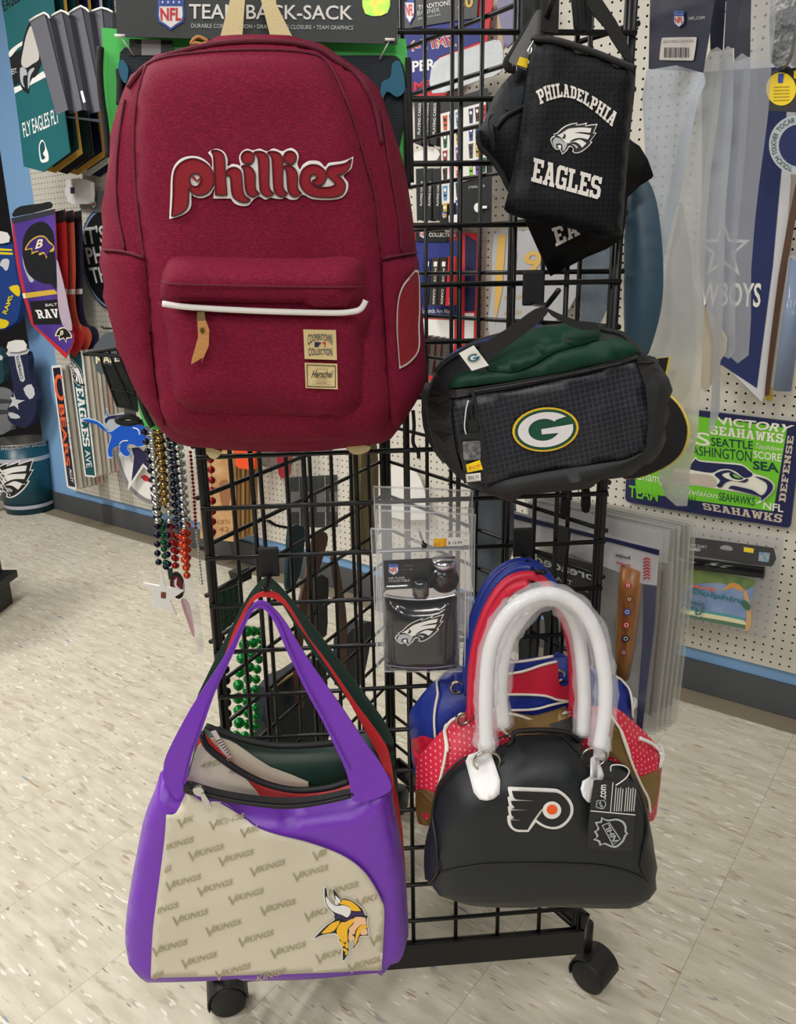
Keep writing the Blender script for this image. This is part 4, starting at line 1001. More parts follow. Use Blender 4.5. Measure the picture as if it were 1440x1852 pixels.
# ------------------------------------------------------------------ flask packs
K2 = lambda *p: cpt(640, 880, .19433, p)
FLK = M('flask_leatherette', (16, 16, 22), .18, coat=.6)
CHR = M('flask_steel', (205, 205, 210), .22, 1.0)
DKST = M('dark_steel', (110, 112, 116), .2, 1.0)
def flaskpack(fr, dx, dy, label, front):
    t = thing('flask_pack', label, 'flask', fr.pt(fr.pix([(760 + dx, 1212 + dy)]))[0], 'hip flask packs on one peg')
    sh = lambda L: [(p[0] + dx, p[1] + dy) + tuple(p[2:]) for p in L]
    slab('blister_card', sm(sh(K2((150,415),(155,385,1),(1082,430,1),(1075,600),(1055,1690),(1000,1725,1),(250,1725),(210,1690),(190,1000))), 3), fr, CLEARP, t, e=.004, th=.0012)
    ptube('sealed_rim', sh(K2((158,392),(600,408),(1082,432))), fr, .0016, FILM2, t, e=.005)
    ptube('sealed_rim', sh(K2((220,1715),(190,1000),(160,400))), fr, .0010, FILM2, t, e=.005)
    ptube('sealed_rim', sh(K2((1082,432),(1075,600),(1055,1690),(1010,1722),(250,1722))), fr, .0010, FILM2, t, e=.005)
    if not front: return t
    slab('backing_card', sh(K2((275,690),(945,655),(960,980),(290,1010))), fr, CARDBK, t, e=.006, th=.001)
    shield('league_shield', fr, *sh(K2((366,758)))[0], 19, 22, t)
    for o in list(t.children):
        if o.name.startswith('league_shield'):
            o.location = tuple(fr.n * .006)
    lettering('HIP FLASK', sh(K2((325,862),(478,855),(478,838),(325,845))), fr, WHITE, t, e=.0075)
    lettering('COLLECTIBLE', sh(K2((325,890),(520,884),(520,862),(325,868))), fr, WHITE, t, e=.0075)
    # flask body: shallow curved tin
    fo = sm(sh(K2((290,1020,1),(600,1050),(960,1005,1),(965,1300),(960,1660),(920,1700),(600,1715),(330,1705),(300,1660),(290,1300))), 3)
    fb_, sfk = pillow('flask_body', fo, fr, FLK, t, .020, .03, e=.004, edge=.002, step=.012)
    slab('flask_shoulder', sm(sh(K2((285,985),(330,960),(700,945),(930,950),(965,1000),(960,1012),(600,1050),(290,1026))), 3), fr, CHR, t, e=.018, th=.012)
    ptube('flask_rim', sh(K2((290,1018),(420,1040),(600,1052),(780,1040),(962,1004))), fr, .0016, CHR, t, e=.020)
    ptube('flask_rim', sh(K2((300,1660),(450,1680),(700,1690),(958,1660))), sfk, .0008, M('grey_thread', (120,120,140), .5), t, e=.001)
    c = fr.pt(fr.pix(sh(K2((622,945))), .016), .016)[0]
    V, F = tube_geo([c - FP.v * .012, c - FP.v * .010, c + FP.v * .010, c + FP.v * .013], [.0105, .0125, .0125, .0105], 20)
    mk('flask_cap', V, F, DKST, t, True)
    c = fr.pt(fr.pix(sh(K2((840,845))), .012), .012)[0]
    V, F = tube_geo([c - fr.n * .004, c + fr.n * .004, c + fr.n * .010, c + fr.n * .010, c + fr.n * .002], [.020, .0205, .0205, .0185, .0150], 32)
    mk('steel_cup', V, F, DKST, t, True)
    V, F = tube_geo([c - FP.v * .0 + FP.v * .017 - fr.n * .002, c + FP.v * .028 - fr.n * .002], [.019, .017], 24); mk('steel_cup', V, F, CHR, t, True)
    ptube('flask_arm', sh(K2((300,930),(420,925),(505,920))), fr, .0018, CHR, t, e=.014)
    em_ = eagle('bird_emblem', sfk, lambda p: (710 + p[0] * .0764 + dx, 1100 + p[1] * .0764 + dy), t, e=.0012)
    # raised clear bubble over the flask
    pillow('blister_bubble', sm(sh(K2((215,640),(250,605),(960,590),(1030,630),(1040,1000),(1030,1680),(980,1710),(280,1715),(235,1680),(215,1200))), 3), fr, M('clear_bubble', (240,242,245), .05, alpha=.03, spec=1.0), t, .034, .016, e=.0055, edge=.0005, step=.014)
    ptube('bubble_edge', sh(K2((225,1690),(215,1200),(215,640),(250,605),(960,590),(1030,630),(1040,1000),(1032,1680))), fr, .0013, FILM2, t, e=.012)
    slab('hang_hole', sm(sh(K2((512,510),(560,495),(600,470),(640,470),(670,490),(720,492),(725,525),(520,545))), 3), fr, FILM2, t, e=.0056)
    y_ = slab('price_sticker', sh(K2((742,487),(865,480),(865,555),(742,560))), fr, M('yellow_price', (240, 196, 30), .5, mott=(200, (226, 140, 30), .5)), t, e=.006, th=.0004)
    w_ = slab('price_sticker', sh(K2((868,475),(1022,472),(1018,552),(865,556))), fr, WHITE, t, e=.0061, th=.0004)
    lettering('$ 12.99', sh(K2((880,542),(1005,538),(1005,508),(880,512))), fr, INK, t, e=.0068)
    return t
flaskpack(FP.off(.020), 5, -76, 'clear empty-looking flask pack, rearmost behind the bird-emblem one', False)
flaskpack(FP.off(.034), 6, -44, 'clear flask pack, second from the grid on the peg', False)
flaskpack(FP.off(.048), 10, -33, 'clear flask pack directly behind the front one', False)
flaskpack(FP.off(.062), 0, 0, 'black hip flask with a bird-head emblem in a clear blister pack', True)
pc = FP.pt(FP.pix([(763, 973)], .05), 0)[0]
pgk = thing('display_peg', 'thin black peg with a ball end through the flask packs', 'hook', pc)
tube('peg_wire', [pc + FP.n * .01, pc + FP.n * .082], .0016, BLACKM, pgk)
bm = bmesh.new(); bmesh.ops.create_uvsphere(bm, u_segments=12, v_segments=8, radius=.0042); me = bpy.data.meshes.new('ball_end'); bm.to_mesh(me); bm.free()
me.polygons.foreach_set('use_smooth', [True] * len(me.polygons)); me.materials.append(BLACKM)
o = bpy.data.objects.new('ball_end', me); COL.objects.link(o); place(o, pc + FP.n * .084, 0, pgk)

# ------------------------------------------------------------------ neck pouches
E6 = lambda *p: cpt(860, 0, .27530, p)
JER = M('perforated_jersey', (20, 22, 27), .5, bump=(160, .15), dots=(.0062, (3, 3, 5), .05), spec=.22)
PWHT = M('cracked_white_print', (228, 222, 216), .6, bump=(500, .2))
# rear pouch
q1 = thing('neck_pouch', 'black pouch turned sideways behind the front lettered pouch', 'pouch', FP.pt([(.5, 1.1)], .03)[0], 'black neck pouches on one hook')
h0 = FP.off(.022)
_, u0 = pillow('body', sm(E6((330,1450),(495,1815,1),(730,1690),(970,1565),(1000,1300),(1160,1170),(1165,1135),(1080,960),(900,900),(500,1000),(300,1300)), 2), h0, M('black_satin', (9, 9, 12), .6, spec=.2), q1, .012, .02, e=.002, edge=.002, step=.03)
block_text('EA', E6((530,1620),(690,1540),(650,1455),(500,1500)), u0, PWHT, q1)
# left pouch with zip and mesh
q2 = thing('neck_pouch', 'black zippered pouch with a mesh corner, left of the front lettered pouch', 'pouch', FP.pt([(.4, 1.2)], .05)[0], 'black neck pouches on one hook')
h1 = FP.off(.042)
_, u1 = pillow('body', sm(E6((370,420),(290,450),(220,505),(130,620),(60,790),(20,860),(30,960),(90,1020),(180,1150),(230,1250),(330,1330),(480,1200),(500,700)), 2), h1, JER, q2, .020, .03, e=.002, edge=.002, step=.02, wr=.004, ws=20)
slab('mesh_corner', sm(E6((180,650),(310,560),(300,700),(200,720)), 3), u1, MESHB, q2, e=.003, th=.001, step=.01)
ptube('zipper', E6((130,840),(200,760),(290,710),(320,700)), u1, .0035, ZIPB, q2, e=.002)
ptube('zipper_cord', E6((110,750),(85,800),(100,900),(125,1000),(110,820)), u1, .0014, BLKTH, q2, e=.006)
ptube('side_binding', E6((20,860),(30,960),(90,1020),(180,1150),(230,1250)), u1, .004, BLKTH, q2, e=.001)
# front pouch
q3 = thing('neck_pouch', 'black perforated pouch printed with a city name, a bird head and a team name', 'pouch', FP.pt([(.47, 1.1)], .08)[0], 'black neck pouches on one hook')
h2 = FP.off(.084)
_, u2 = pillow('body', sm(E6((385,235,1),(560,248),(750,312),(900,372),(1055,450,1),(1045,620),(1020,850),(990,1200),(965,1555,1),(850,1560),(700,1520),(520,1475),(330,1440),(220,1400),(190,1370,1),(240,1170),(290,900),(330,600),(360,380)), 3), h2, JER, q3, .016, .022, e=.003, edge=.003, step=.014, wr=.006, ws=16, seed=9.0)
ptube('zipper', E6((388,252),(470,258),(560,275),(760,338),(900,392),(1048,452)), u2, .0042, ZIPB, q3, e=.002)
ptube('zipper_puller', E6((385,265),(365,300),(345,345),(365,350),(372,310)), u2, .0016, SILV, q3, e=.006)
c6 = lambda L: cpt(960, 130, .12959, L)
def cw(s, t):
    xb, yb = 130 + s * 990, 0
    # outer and inner arcs read from the print
    top = np.interp(s, [0, .12, .3, .45, .6, .8, 1], [270, 190, 155, 200, 270, 420, 590]); topx = 70 + s * 1165
    bot = np.interp(s, [0, .12, .3, .45, .6, .8, 1], [455, 400, 350, 370, 440, 590, 765]); botx = 135 + s * 1000
    return c6([(botx * (1 - t) + topx * t, bot * (1 - t) + top * t)])[0]
block_text('PHILADELPHIA', None, u2, PWHT, q3, e=.002, warp=cw)
def ew(s, t):
    top = 1195 + s * 280; bot = 1525 + s * 260; tx = 45 + s * 960; bx = 5 + s * 955
    return c6([(bx * (1 - t) + tx * t, bot * (1 - t) + top * t)])[0]
block_text('EAGLES', None, u2, PWHT, q3, e=.002, warp=ew, gap=.5)
eagle('bird_emblem', u2, lambda p, A=aff([(60, 705), (365, 895), (1225, 135)], c6([(275, 950), (440, 1155), (935, 725)])): A(p), q3, e=.002)
# webbing and cords at the top
slab('neck_strap', E6((440,-120),(555,-120),(550,60),(545,218),(428,206),(438,60)), h2, BLKTH, q3, e=.010, th=.003)
slab('neck_strap', sm(E6((740,-120),(800,-100),(835,0),(925,135),(1005,300),(1035,405),(985,385),(895,255),(845,170),(765,80),(730,0)), 2), h2, BLKTH, q3, e=.008, th=.003)
for dx in (0, 26, 52, 80):
    ptube('neck_cord', E6((640+dx,-120),(650+dx,0),(660+dx,100),(668+dx*.8,180),(690+dx*.6,205)), h1, .0042, BLKTH, q2, e=.03)
ptube('neck_cord', E6((390,-80),(400,20),(395,100),(330,200),(240,350),(205,400),(215,450),(260,460)), h1, .0045, BLKTH, q2, e=.02)
tgp = slab('hang_tag', sm(E6((335,190,1),(400,70,1),(440,66),(440,200),(360,330),(335,465,1),(232,415,1),(218,395)), 2), h1, M('grey_tag', (108, 108, 108), .4), q2, e=.034, th=.001)
slab('tag_sticker', E6((292,372),(348,388),(340,448),(272,425)), h1, YEL, q2, e=.036, th=.0004)
hook(962, 20, FP, .12, 'black hook above the neck pouches')

# ------------------------------------------------------------------ lunch bags
L1 = lambda *p: cpt(740, 540, .36111, p)
RIP = M('black_ripstop', (24, 25, 33), .42, bump=(35, .5), grid=(.0068, (50, 54, 64), 12))
NET = M('black_net', (16, 16, 18), .7, grid=(.004, (44, 44, 46), 40))
GRN = M('forest_green_nylon', (10, 54, 40), .55, bump=(30, .4), spec=.3)
BLU = M('blue_nylon', (24, 54, 140), .5, bump=(30, .4))
GREYN = M('charcoal_nylon', (32, 33, 36), .6, bump=(600, .2))
# rear blue one
lb0 = thing('lunch_bag', 'black lunch bag with a blue top behind the green-topped one', 'lunch bag', FP.pt([(.4, .75)], .04)[0], 'soft lunch bags on one hook')
k0 = FP.off(.014)
_, w0 = pillow('body', sm(L1((70,640),(65,500),(100,440),(150,330),(240,255),(340,205),(480,165),(620,128),(700,135),(900,160),(1050,300),(1080,700),(700,860),(250,860),(120,760)), 2), k0, GREYN, lb0, .05, .05, e=.002, edge=.002, step=.03)
slab('top_panel', sm(L1((150,345),(215,278),(330,225),(480,172),(620,132),(680,150),(520,240),(300,290),(200,335)), 3), w0, BLU, lb0, e=.004, th=.003, step=.02, smooth=True)
slab('side_pocket', sm(L1((60,440),(130,432),(140,520),(120,640),(80,640)), 2), w0, NET, lb0, e=.006, th=.002)
ptube('zipper_cord', L1((20,560),(25,640),(20,720),(45,770),(48,800)), w0, .003, BLKTH, lb0, e=.006)
slab('zipper_pulls', L1((800,960),(815,960),(818,1010),(798,1010)), w0, BLKTH, lb0, e=.01, th=.006)
# front one
lb = thing('lunch_bag', 'black ripstop lunch bag with a dark green top and an oval letter emblem', 'lunch bag', FP.pt([(.46, .66)], .1)[0], 'soft lunch bags on one hook')
k1 = FP.off(.088)
LBO = sm(L1((100,500),(130,400),(165,345),(250,290),(330,250),(440,225),(560,190),(640,150),(800,128),(940,148),(1080,172),(1115,205),(1145,262),(1180,290),(1236,296),(1245,340),(1266,400),(1246,560),(1226,680),(1178,770),(1090,832),(960,892),(700,950),(480,990),(390,980),(280,920),(200,850),(130,735),(100,620)), 2)
_, w1 = pillow('body', LBO, k1, GREYN, lb, .080, .036, e=.004, edge=.02, step=.016, wr=.006, ws=12, seed=2.0, p=2.6)
slab('front_pocket', sm(L1((205,500),(340,478),(560,440),(850,385),(1142,300),(1185,450),(1195,600),(1190,740),(1090,805),(960,828),(700,868),(480,912),(395,955),(300,880),(240,760),(215,620)), 3), w1, RIP, lb, e=.006, th=.005, step=.014, smooth=True, fn=lambda uv: .005 * nz(uv, 22, 4.0))
slab('top_panel', sm(L1((395,352),(440,275),(640,155),(800,135),(945,152),(950,205),(740,265),(620,330),(520,368),(440,366)), 3), w1, GRN, lb, e=.012, th=.008, step=.014, smooth=True, fn=lambda uv: .004 * nz(uv, 25, 1.0))
slab('top_panel', sm(L1((203,444),(255,372),(400,366),(520,364),(740,268),(900,225),(1000,206),(1080,206),(1130,240),(1140,276),(900,340),(540,408),(320,436)), 3), w1, GRN, lb, e=.010, th=.007, step=.014, smooth=True, fn=lambda uv: .004 * nz(uv, 25, 2.0))
slab('zipper', sm(L1((205,462),(340,445),(560,408),(900,345),(1140,278),(1143,300),(900,370),(560,440),(340,478),(206,498)), 3), w1, ZIPB, lb, e=.0095, th=.005, step=.02)
ptube('zipper_teeth', L1((300,470),(560,426),(900,360),(1080,318)), w1, .0014, M('dark_metal', (0,0,0)), lb, e=.011)
slab('side_pocket', sm(L1((100,505),(205,490),(212,600),(235,760),(270,900),(200,840),(130,730),(104,620)), 3), w1, NET, lb, e=.008, th=.004, step=.014)
slab('side_pocket', sm(L1((1142,298),(1234,296),(1258,400),(1242,560),(1222,680),(1192,740),(1196,600),(1186,450)), 3), w1, NET, lb, e=.008, th=.004, step=.014)
slab('pocket_binding', L1((98,492),(205,478),(206,500),(102,515)), w1, BLKTH, lb, e=.012, th=.003, step=.02)
slab('pocket_binding', L1((1142,294),(1236,292),(1238,318),(1145,322)), w1, BLKTH, lb, e=.012, th=.003, step=.02)
slab('bottom_band', sm(L1((392,958),(480,912),(700,868),(960,828),(1090,808),(1180,768),(1090,835),(960,892),(700,948),(480,986)), 3), w1, GREYN, lb, e=.008, th=.004, step=.02, smooth=True)
ptube('seam_binding', L1((165,400),(230,330),(330,270),(420,230)), w1, .004, BLKTH, lb, e=.002)
ptube('seam_binding', L1((940,150),(1060,175),(1110,215),(1150,280)), w1, .004, BLKTH, lb, e=.002)
hs = Su(k1, lambda uv: np.full(len(uv), .082))
slab('carry_handle', sm(L1((355,245),(480,160),(560,105),(640,50),(705,52),(650,120),(560,192),(440,278),(385,310)), 2), hs, BLKTH, lb, e=.010, th=.004)
slab('carry_handle', sm(L1((690,48),(740,70),(850,112),(940,120),(945,152),(870,157),(790,127),(720,88)), 2), hs, BLKTH, lb, e=.004, th=.004)
lbl = slab('handle_label', L1((250,275),(325,235),(400,335),(315,362)), hs, WHITE, lb, e=.016, th=.002)
def ell(cx, cy, a, b, tilt, n=36, t0=0, t1=360):
    return [(cx + a*math.cos(math.radians(t))*math.cos(tilt) - b*math.sin(math.radians(t))*math.sin(tilt), cy + a*math.cos(math.radians(t))*math.sin(tilt) + b*math.sin(math.radians(t))*math.cos(tilt)) for t in np.linspace(t0, t1, n, endpoint=(t1-t0) < 360)]
def gmark(name, su, cx, cy, a, parent, e, tilt=-.11, ring=None, field=None, let=None, rat=.66):
    b = a * rat
    o = slab(name, ell(cx, cy, a, b, tilt), su, ring, parent, e=e, th=.002 if a > 20 else None, step=.012)
    slab('emblem_field', ell(cx, cy, a*.93, b*.92, tilt), su, field, o, e=e + .0008, step=.012)
    def T(x, y): return (cx + a*(x*math.cos(tilt)) - b*y*math.sin(tilt), cy + a*x*math.sin(tilt) + b*y*math.cos(tilt))
    outer = [T(.84*math.cos(t), .80*math.sin(t)) for t in np.linspace(math.radians(-38), math.radians(-350), 30)]
    inner = [T(-.06 + .46*math.cos(t), .50*math.sin(t)) for t in np.linspace(math.radians(-330), math.radians(-40), 24)]
    poly = outer + [T(.84, -.12), T(-.13, -.04), T(-.13, .20), T(.38, .22)] + inner[1:] + [T(.36, -.40)]
    slab('letter_emblem', poly, su, let, o, e=e + .0016, step=.012)
    return o
gmark('oval_emblem', w1, 987, 777, 60, lb, .0125, ring=M('gold_thread', (232, 190, 40), .6), field=M('green_thread', (16, 74, 52), .8, bump=(900, .3)), let=M('white_thread', (226, 222, 224), .8, bump=(900, .3)))
gmark('label_mark', hs.__class__(k1, hs.f), 857, 647, 13, lbl, .0165, tilt=-.2, ring=M('gold_thread', (0,0,0)), field=WHITE, let=TEALC)
ptube('puller_cord', L1((305,462),(330,500),(335,600),(318,620),(308,520)), w1, .0022, BLKTH, lb, e=.016)
slab('zipper_puller', sm(L1((300,612),(338,612),(342,660),(335,692),(302,692)), 2), w1, BLKTH, lb, e=.019, th=.006)
ptube('tag_tie', L1((297,510),(285,560),(278,640),(286,680)), w1, .0008, WHITE, lb, e=.020)
ht = slab('hang_tag', L1((238,680),(370,668),(396,912),(275,926)), w1, CARDBK, lb, e=.021, th=.001, step=.03)
slab('foil_sticker', sm(L1((268,722),(275,716),(350,712),(357,720),(358,800),(350,806),(282,810),(274,802)), 2), w1, M('foil', (170, 170, 172), .3, .7, mott=(180, (110,110,112), .5)), ht, e=.0235)
slab('price_sticker', L1((285,832),(355,808),(370,856),(292,872)), w1, YEL, ht, e=.0235)
slab('price_sticker', L1((283,880),(358,872),(360,912),(288,920)), w1, WHITE, ht, e=.0235)
lettering('$13.97', L1((300,860),(360,845),(357,828),(298,842)), w1, REDP, ht, e=.0245)
lettering('$25.95', L1((298,908),(350,902),(349,884),(297,890)), w1, INK, ht, e=.0245)
hook(964, 508, FP, .13, 'black hook above the lunch bag handle')
# ------------------------------------------------------------------ bead necklaces and pendants at the left corner
def bead_mesh(name, r, mat, seg=12):
    bm = bmesh.new(); bmesh.ops.create_uvsphere(bm, u_segments=seg, v_segments=8, radius=r)
    me = bpy.data.meshes.new(name); bm.to_mesh(me); bm.free()
    me.polygons.foreach_set('use_smooth', [True] * len(me.polygons)); me.materials.append(mat); return me
def bmat(nm, c, met=.85, r=.16): return M('bead_' + nm, c, r, met)
BM = {k: (c, m) for k, c, m in (('silver', (206, 206, 204), .95), ('gold', (176, 142, 84), .95), ('navy', (26, 30, 52), .5), ('gunmetal', (70, 78, 96), .9), ('green', (12, 92, 48), .4), ('red', (150, 22, 30), .4), ('orange', (206, 70, 40), .5), ('black', (20, 20, 22), .4), ('emerald', (10, 130, 50), .3), ('bronze', (130, 96, 56), .9))}
bcache = {}
def strand(colr, pts, fr, r, gap, label, e=0.0, group='bead necklaces at the rack corner'):
    k = (colr, round(r, 5))
    if k not in bcache: bcache[k] = bead_mesh('bead', r, bmat(colr, BM[colr][0], BM[colr][1]))
    q = sm(pts, 8, False); P = fr.pt(fr.pix(q, e), e)
    d = np.concatenate([[0], np.cumsum(np.linalg.norm(np.diff(P, axis=0), axis=1))])
    n = max(2, int(d[-1] / (2 * r + gap)))
    t = thing('bead_necklace', label, 'necklace', P[np.argmin(P[:, 2])], group)
    for i in range(n + 1):
        s = d[-1] * i / n; X = np.array([np.interp(s, d, P[:, j]) for j in range(3)])
        o = bpy.data.objects.new('bead', bcache[k]); COL.objects.link(o); place(o, X, 0, t)
    tube('bead_string', P[::3], .0006, M('bead_thread', (120, 116, 110), .6), t, 4)
    return t
NBn = Fr((-.36, 1.30, 0), (.25, -1, 0))
Q = lambda *p: cpt(180, 680, .26998, p)
R1 = .0056
strand('navy', Q((292,310),(300,370),(312,440),(325,520),(340,620),(352,700),(365,780),(378,900),(384,1000),(386,1100),(391,1215),(405,1265),(445,1278)), NBn, R1, .004, 'near-black navy bead strand carrying the white star', .008)
strand('silver', Q((345,330),(352,420),(360,510),(366,600),(370,690),(376,780),(382,880),(390,970)), NBn, R1, .002, 'bright silver bead strand, leftmost silver one at the rack corner', .016)
strand('gold', Q((375,350),(385,450),(397,540),(408,620),(415,700),(422,780),(430,850)), NBn, R1, .002, 'gold bead strand between the two left silver strands', .010)
strand('bronze', Q((415,380),(422,470),(432,560),(440,640),(446,720),(450,800),(454,870)), NBn, R1, .002, 'dull bronze bead strand beside the gold strand', .004)
strand('silver', Q((440,400),(450,500),(456,600),(460,700),(463,800),(466,900),(469,970)), NBn, R1, .002, 'silver bead strand between the bronze and gunmetal strands', .014)
strand('gunmetal', Q((488,420),(500,520),(510,620),(518,700),(527,790),(533,890),(541,990),(546,1050)), NBn, R1, .002, 'gunmetal bead strand right of the middle silver one', .014)
strand('navy', Q((512,440),(520,560),(528,660),(540,760),(556,850),(565,940)), NBn, R1, .002, 'dark navy bead strand tucked behind the gunmetal strand', .003)
strand('silver', Q((535,420),(548,510),(557,600),(565,700),(573,790),(582,890),(590,960)), NBn, R1, .002, 'pale silver bead strand, nearest to the black upright', .010)
strand('green', Q((392,880),(405,950),(420,1010),(427,1080),(432,1150),(437,1210),(442,1250)), NBn, R1, .001, 'dark green bead strand in front of the navy loop', .004)
strand('navy', Q((455,1000),(458,1060),(461,1130),(457,1200),(462,1260)), NBn, R1, .003, 'short navy bead strand right of the dark green strand', .012)
strand('red', Q((478,1010),(488,1080),(494,1140),(500,1200),(506,1270)), NBn, R1, .001, 'dark red bead strand above the round medallion', .010)
strand('orange', Q((545,1070),(553,1140),(562,1200),(574,1260),(586,1335)), NBn, R1 * 1.1, .001, 'orange-red bead strand hanging lowest, at its tip', .014)
strand('orange', Q((590,1000),(594,1070),(595,1140),(592,1210),(588,1270)), NBn, R1 * 1.1, .001, 'orange-red bead strand nearest the black upright', .006)
strand('red', cpt(340, 800, .297, [(15,60),(25,180),(35,300),(42,420),(48,520)]), NBn, .0028, .001, 'tiny red bead strand along the left rack upright', .0)
strand('silver', cpt(340, 800, .297, [(50,530),(62,640),(72,740),(84,860)]), NBn, .0024, .001, 'tiny silver bead strand low along the left rack upright', .0)
strand('silver', Q((328,340),(338,430),(346,520),(352,610),(358,700),(364,800),(372,900)), NBn, R1, .001, 'silver bead strand half hidden behind the navy strand', .0)
strand('gold', Q((395,370),(404,470),(414,560),(424,650),(432,740),(440,830)), NBn, R1, .001, 'brighter gold bead strand beside the dull bronze one', .018)
strand('gunmetal', Q((470,420),(480,520),(488,620),(495,720),(503,820),(510,930),(517,1010)), NBn, R1, .001, 'gunmetal bead strand beside the middle silver strand', .006)
strand('silver', Q((520,430),(530,530),(541,640),(550,740),(558,850),(566,950),(572,1010)), NBn, R1, .001, 'silver bead strand second from the black upright', .018)
strand('black', Q((380,700),(382,800),(388,900),(396,990),(400,1060)), NBn, R1, .002, 'black bead strand behind the green strand', -.004)
strand('red', Q((520,1080),(516,1150),(512,1220),(514,1270)), NBn, R1, .001, 'second dark red bead strand above the medallion', .002)
strand('orange', Q((566,1040),(570,1110),(574,1180),(580,1240),(582,1290)), NBn, R1, .001, 'orange-red bead strand between the two longer orange ones', .018)
sp2 = thing('star_pendant', 'white five-pointed star pendant with a small brown square', 'pendant', NBn.pt(NBn.pix(Q((430,1600))), .012)[0])
slab('star', Q((415,1300),(442,1412),(565,1440),(472,1502),(518,1607),(425,1545),(353,1572),(371,1466),(293,1388),(400,1408)), NBn, M('white_plastic', (236, 234, 230), .4), sp2, e=.018, th=.006)
slab('brown_square', Q((412,1446),(446,1450),(444,1492),(411,1487)), NBn, M('brown_print', (120, 62, 44), .5), sp2, e=.0185)
ptube('pendant_string', Q((410,1268),(413,1300)), NBn, .001, WHITE, sp2, e=.014)
md = thing('medallion', 'dark round medallion with red and white print behind the white star', 'pendant', NBn.pt(NBn.pix(Q((525,1490))), .0)[0])
slab('disc', ell(*Q((522,1405))[0], 13, 24, -.15), NBn, BLACKP, md, e=.006, th=.006)
slab('disc_print', ell(*Q((520,1405))[0], 9.5, 19, -.15), NBn, M('maroon_print', (110, 20, 30), .5), md, e=.0066)
slab('disc_print', Q((500,1370),(520,1350),(515,1400),(545,1430),(520,1440),(500,1400)), NBn, WHITE, md, e=.0072)
slab('pendant_clip', Q((455,1300),(490,1290),(492,1340),(465,1370)), NBn, M('dark_green_plastic', (20, 50, 44), .4), md, e=.012, th=.006)
def film(name, pts, fr, label, cat, e=.0, mat=None, parent=None, group=None, amp=.004, s=9, step=.03):
    o = slab(name, sm(pts, 2), fr, mat or FILM, parent, e=e, step=step, smooth=True, fn=lambda uv: amp * nz(uv, s, e * 50 + len(pts)))
    if label: tag(o, label, cat, group)
    return o
tb = thing('bagged_pendant', 'pendant in a narrow clear bag below the orange beads', 'bag', NBn.pt(NBn.pix(Q((650,1850))), .0)[0])
film('clear_bag', Q((570,1330),(612,1330),(660,1500),(700,1852),(660,1860),(620,1650),(560,1500)), NBn, None, None, .012, FILM2, tb)
slab('pink_insert', sm(Q((545,1500),(600,1520),(635,1700),(630,1752),(590,1650)), 3), NBn, M('pink_print', (196, 150, 156), .6), tb, e=.006, th=.001)
lh = thing('display_hook', 'black hook through the bead necklaces', 'hook', NBn.pt(NBn.pix([(330, 792)]), 0.0)[0])
tube('prong', NBn.pt(NBn.pix([(250, 764), (300, 770), (352, 776)]), .006), .003, BLACKM, lh)

# wire basket with mesh pouches, left of the backpack
wbk = thing('wire_basket', 'black wire basket holding black mesh pouches beside the backpack', 'basket', NBn.pt(NBn.pix([(215, 745)], .02), .02)[0])
Bk = lambda *p: cpt(80, 560, .18900, p)
for L in ([(370,422),(560,392),(760,362)], [(370,424),(560,432),(760,448)]):
    ptube('rim_wire', Bk(*L), NBn, .0034, BLACKM, wbk, e=.04)
for L in ([(530,400),(570,560),(640,760),(700,920)], [(620,390),(680,560),(770,760),(830,900)], [(700,380),(770,560),(880,790)], [(690,920),(800,940),(900,970)], [(640,760),(760,780),(880,800)]):
    ptube('basket_wire', Bk(*L), NBn, .0022, BLACKM, wbk, e=.03)
MP = thing('mesh_pouch', 'black mesh pouch lying in the wire basket', 'pouch', NBn.pt(NBn.pix([(240, 740)], .0), .0)[0])
slab('pouch_body', sm(Bk((575,530),(640,540),(760,640),(870,760),(900,960),(760,940),(690,900),(640,790)), 3), NBn, NET, MP, e=.015, th=.02)
slab('pouch_flap', sm(Bk((640,520),(800,510),(900,700),(880,820),(720,640)), 3), NBn, M('dark_grey_cloth', (44, 44, 46), .7), MP, e=.02, th=.005)
cb = thing('black_carabiner', 'bundle of black cord with a steel ring under the wire basket', 'cord', NBn.pt(NBn.pix([(240, 768)], .0), .0)[0])
slab('steel_ring', Bk((760,955),(880,960),(880,1030),(770,1020)), NBn, M('brushed_steel', (150,150,150), .3, .9), cb, e=.01, th=.01)
ptube('cord_loop', Bk((700,1060),(760,1030),(840,1030),(900,1060),(840,1085),(760,1085)), NBn, .005, BLKTH, cb, e=.012, closed=True)

# ------------------------------------------------------------------ things hung on the far left panel, seen through the grid
G6 = lambda *p: cpt(340, 800, .29703, p)
LO = LP.off(-.05)
strand('red', G6((130,40),(140,140),(146,260),(149,380),(150,500),(150,545)), LO, .0062, .003, 'dark red bead strand seen through the left of the grid', .0, 'beads behind the grid')
strand('gold', G6((150,560),(146,640),(142,720)), LO, .0046, .003, 'short gold bead end below the red strand behind the grid', .0, 'beads behind the grid')
random.seed(3)
GL = LP.off(-.10)
for k, (x, lab) in enumerate(((300, 'emerald bead strand, left of three behind the purple strap'), (355, 'emerald bead strand, middle of three behind the purple strap'), (405, 'emerald bead strand, right of three behind the purple strap'))):
    strand('emerald', G6((x + 60 - 15*k, 1150), (x + 40, 1250), (x + 15, 1400), (x + 5, 1550), (x + 12, 1700), (x - 10, 1790)), GL, .0105 - .001 * k, .002, lab, .0, 'beads behind the grid')
strand('black', G6((200,1190),(225,1350),(235,1500),(240,1650),(250,1780)), GL, .008, .004, 'black bead strand left of the emerald beads', .0, 'beads behind the grid')
strand('silver', G6((170,1150),(190,1400),(210,1560),(215,1740)), GL, .003, .001, 'thin silver bead strand left of the black beads', .0, 'beads behind the grid')
DKG = M('dark_green_card', (18, 58, 40), .5)
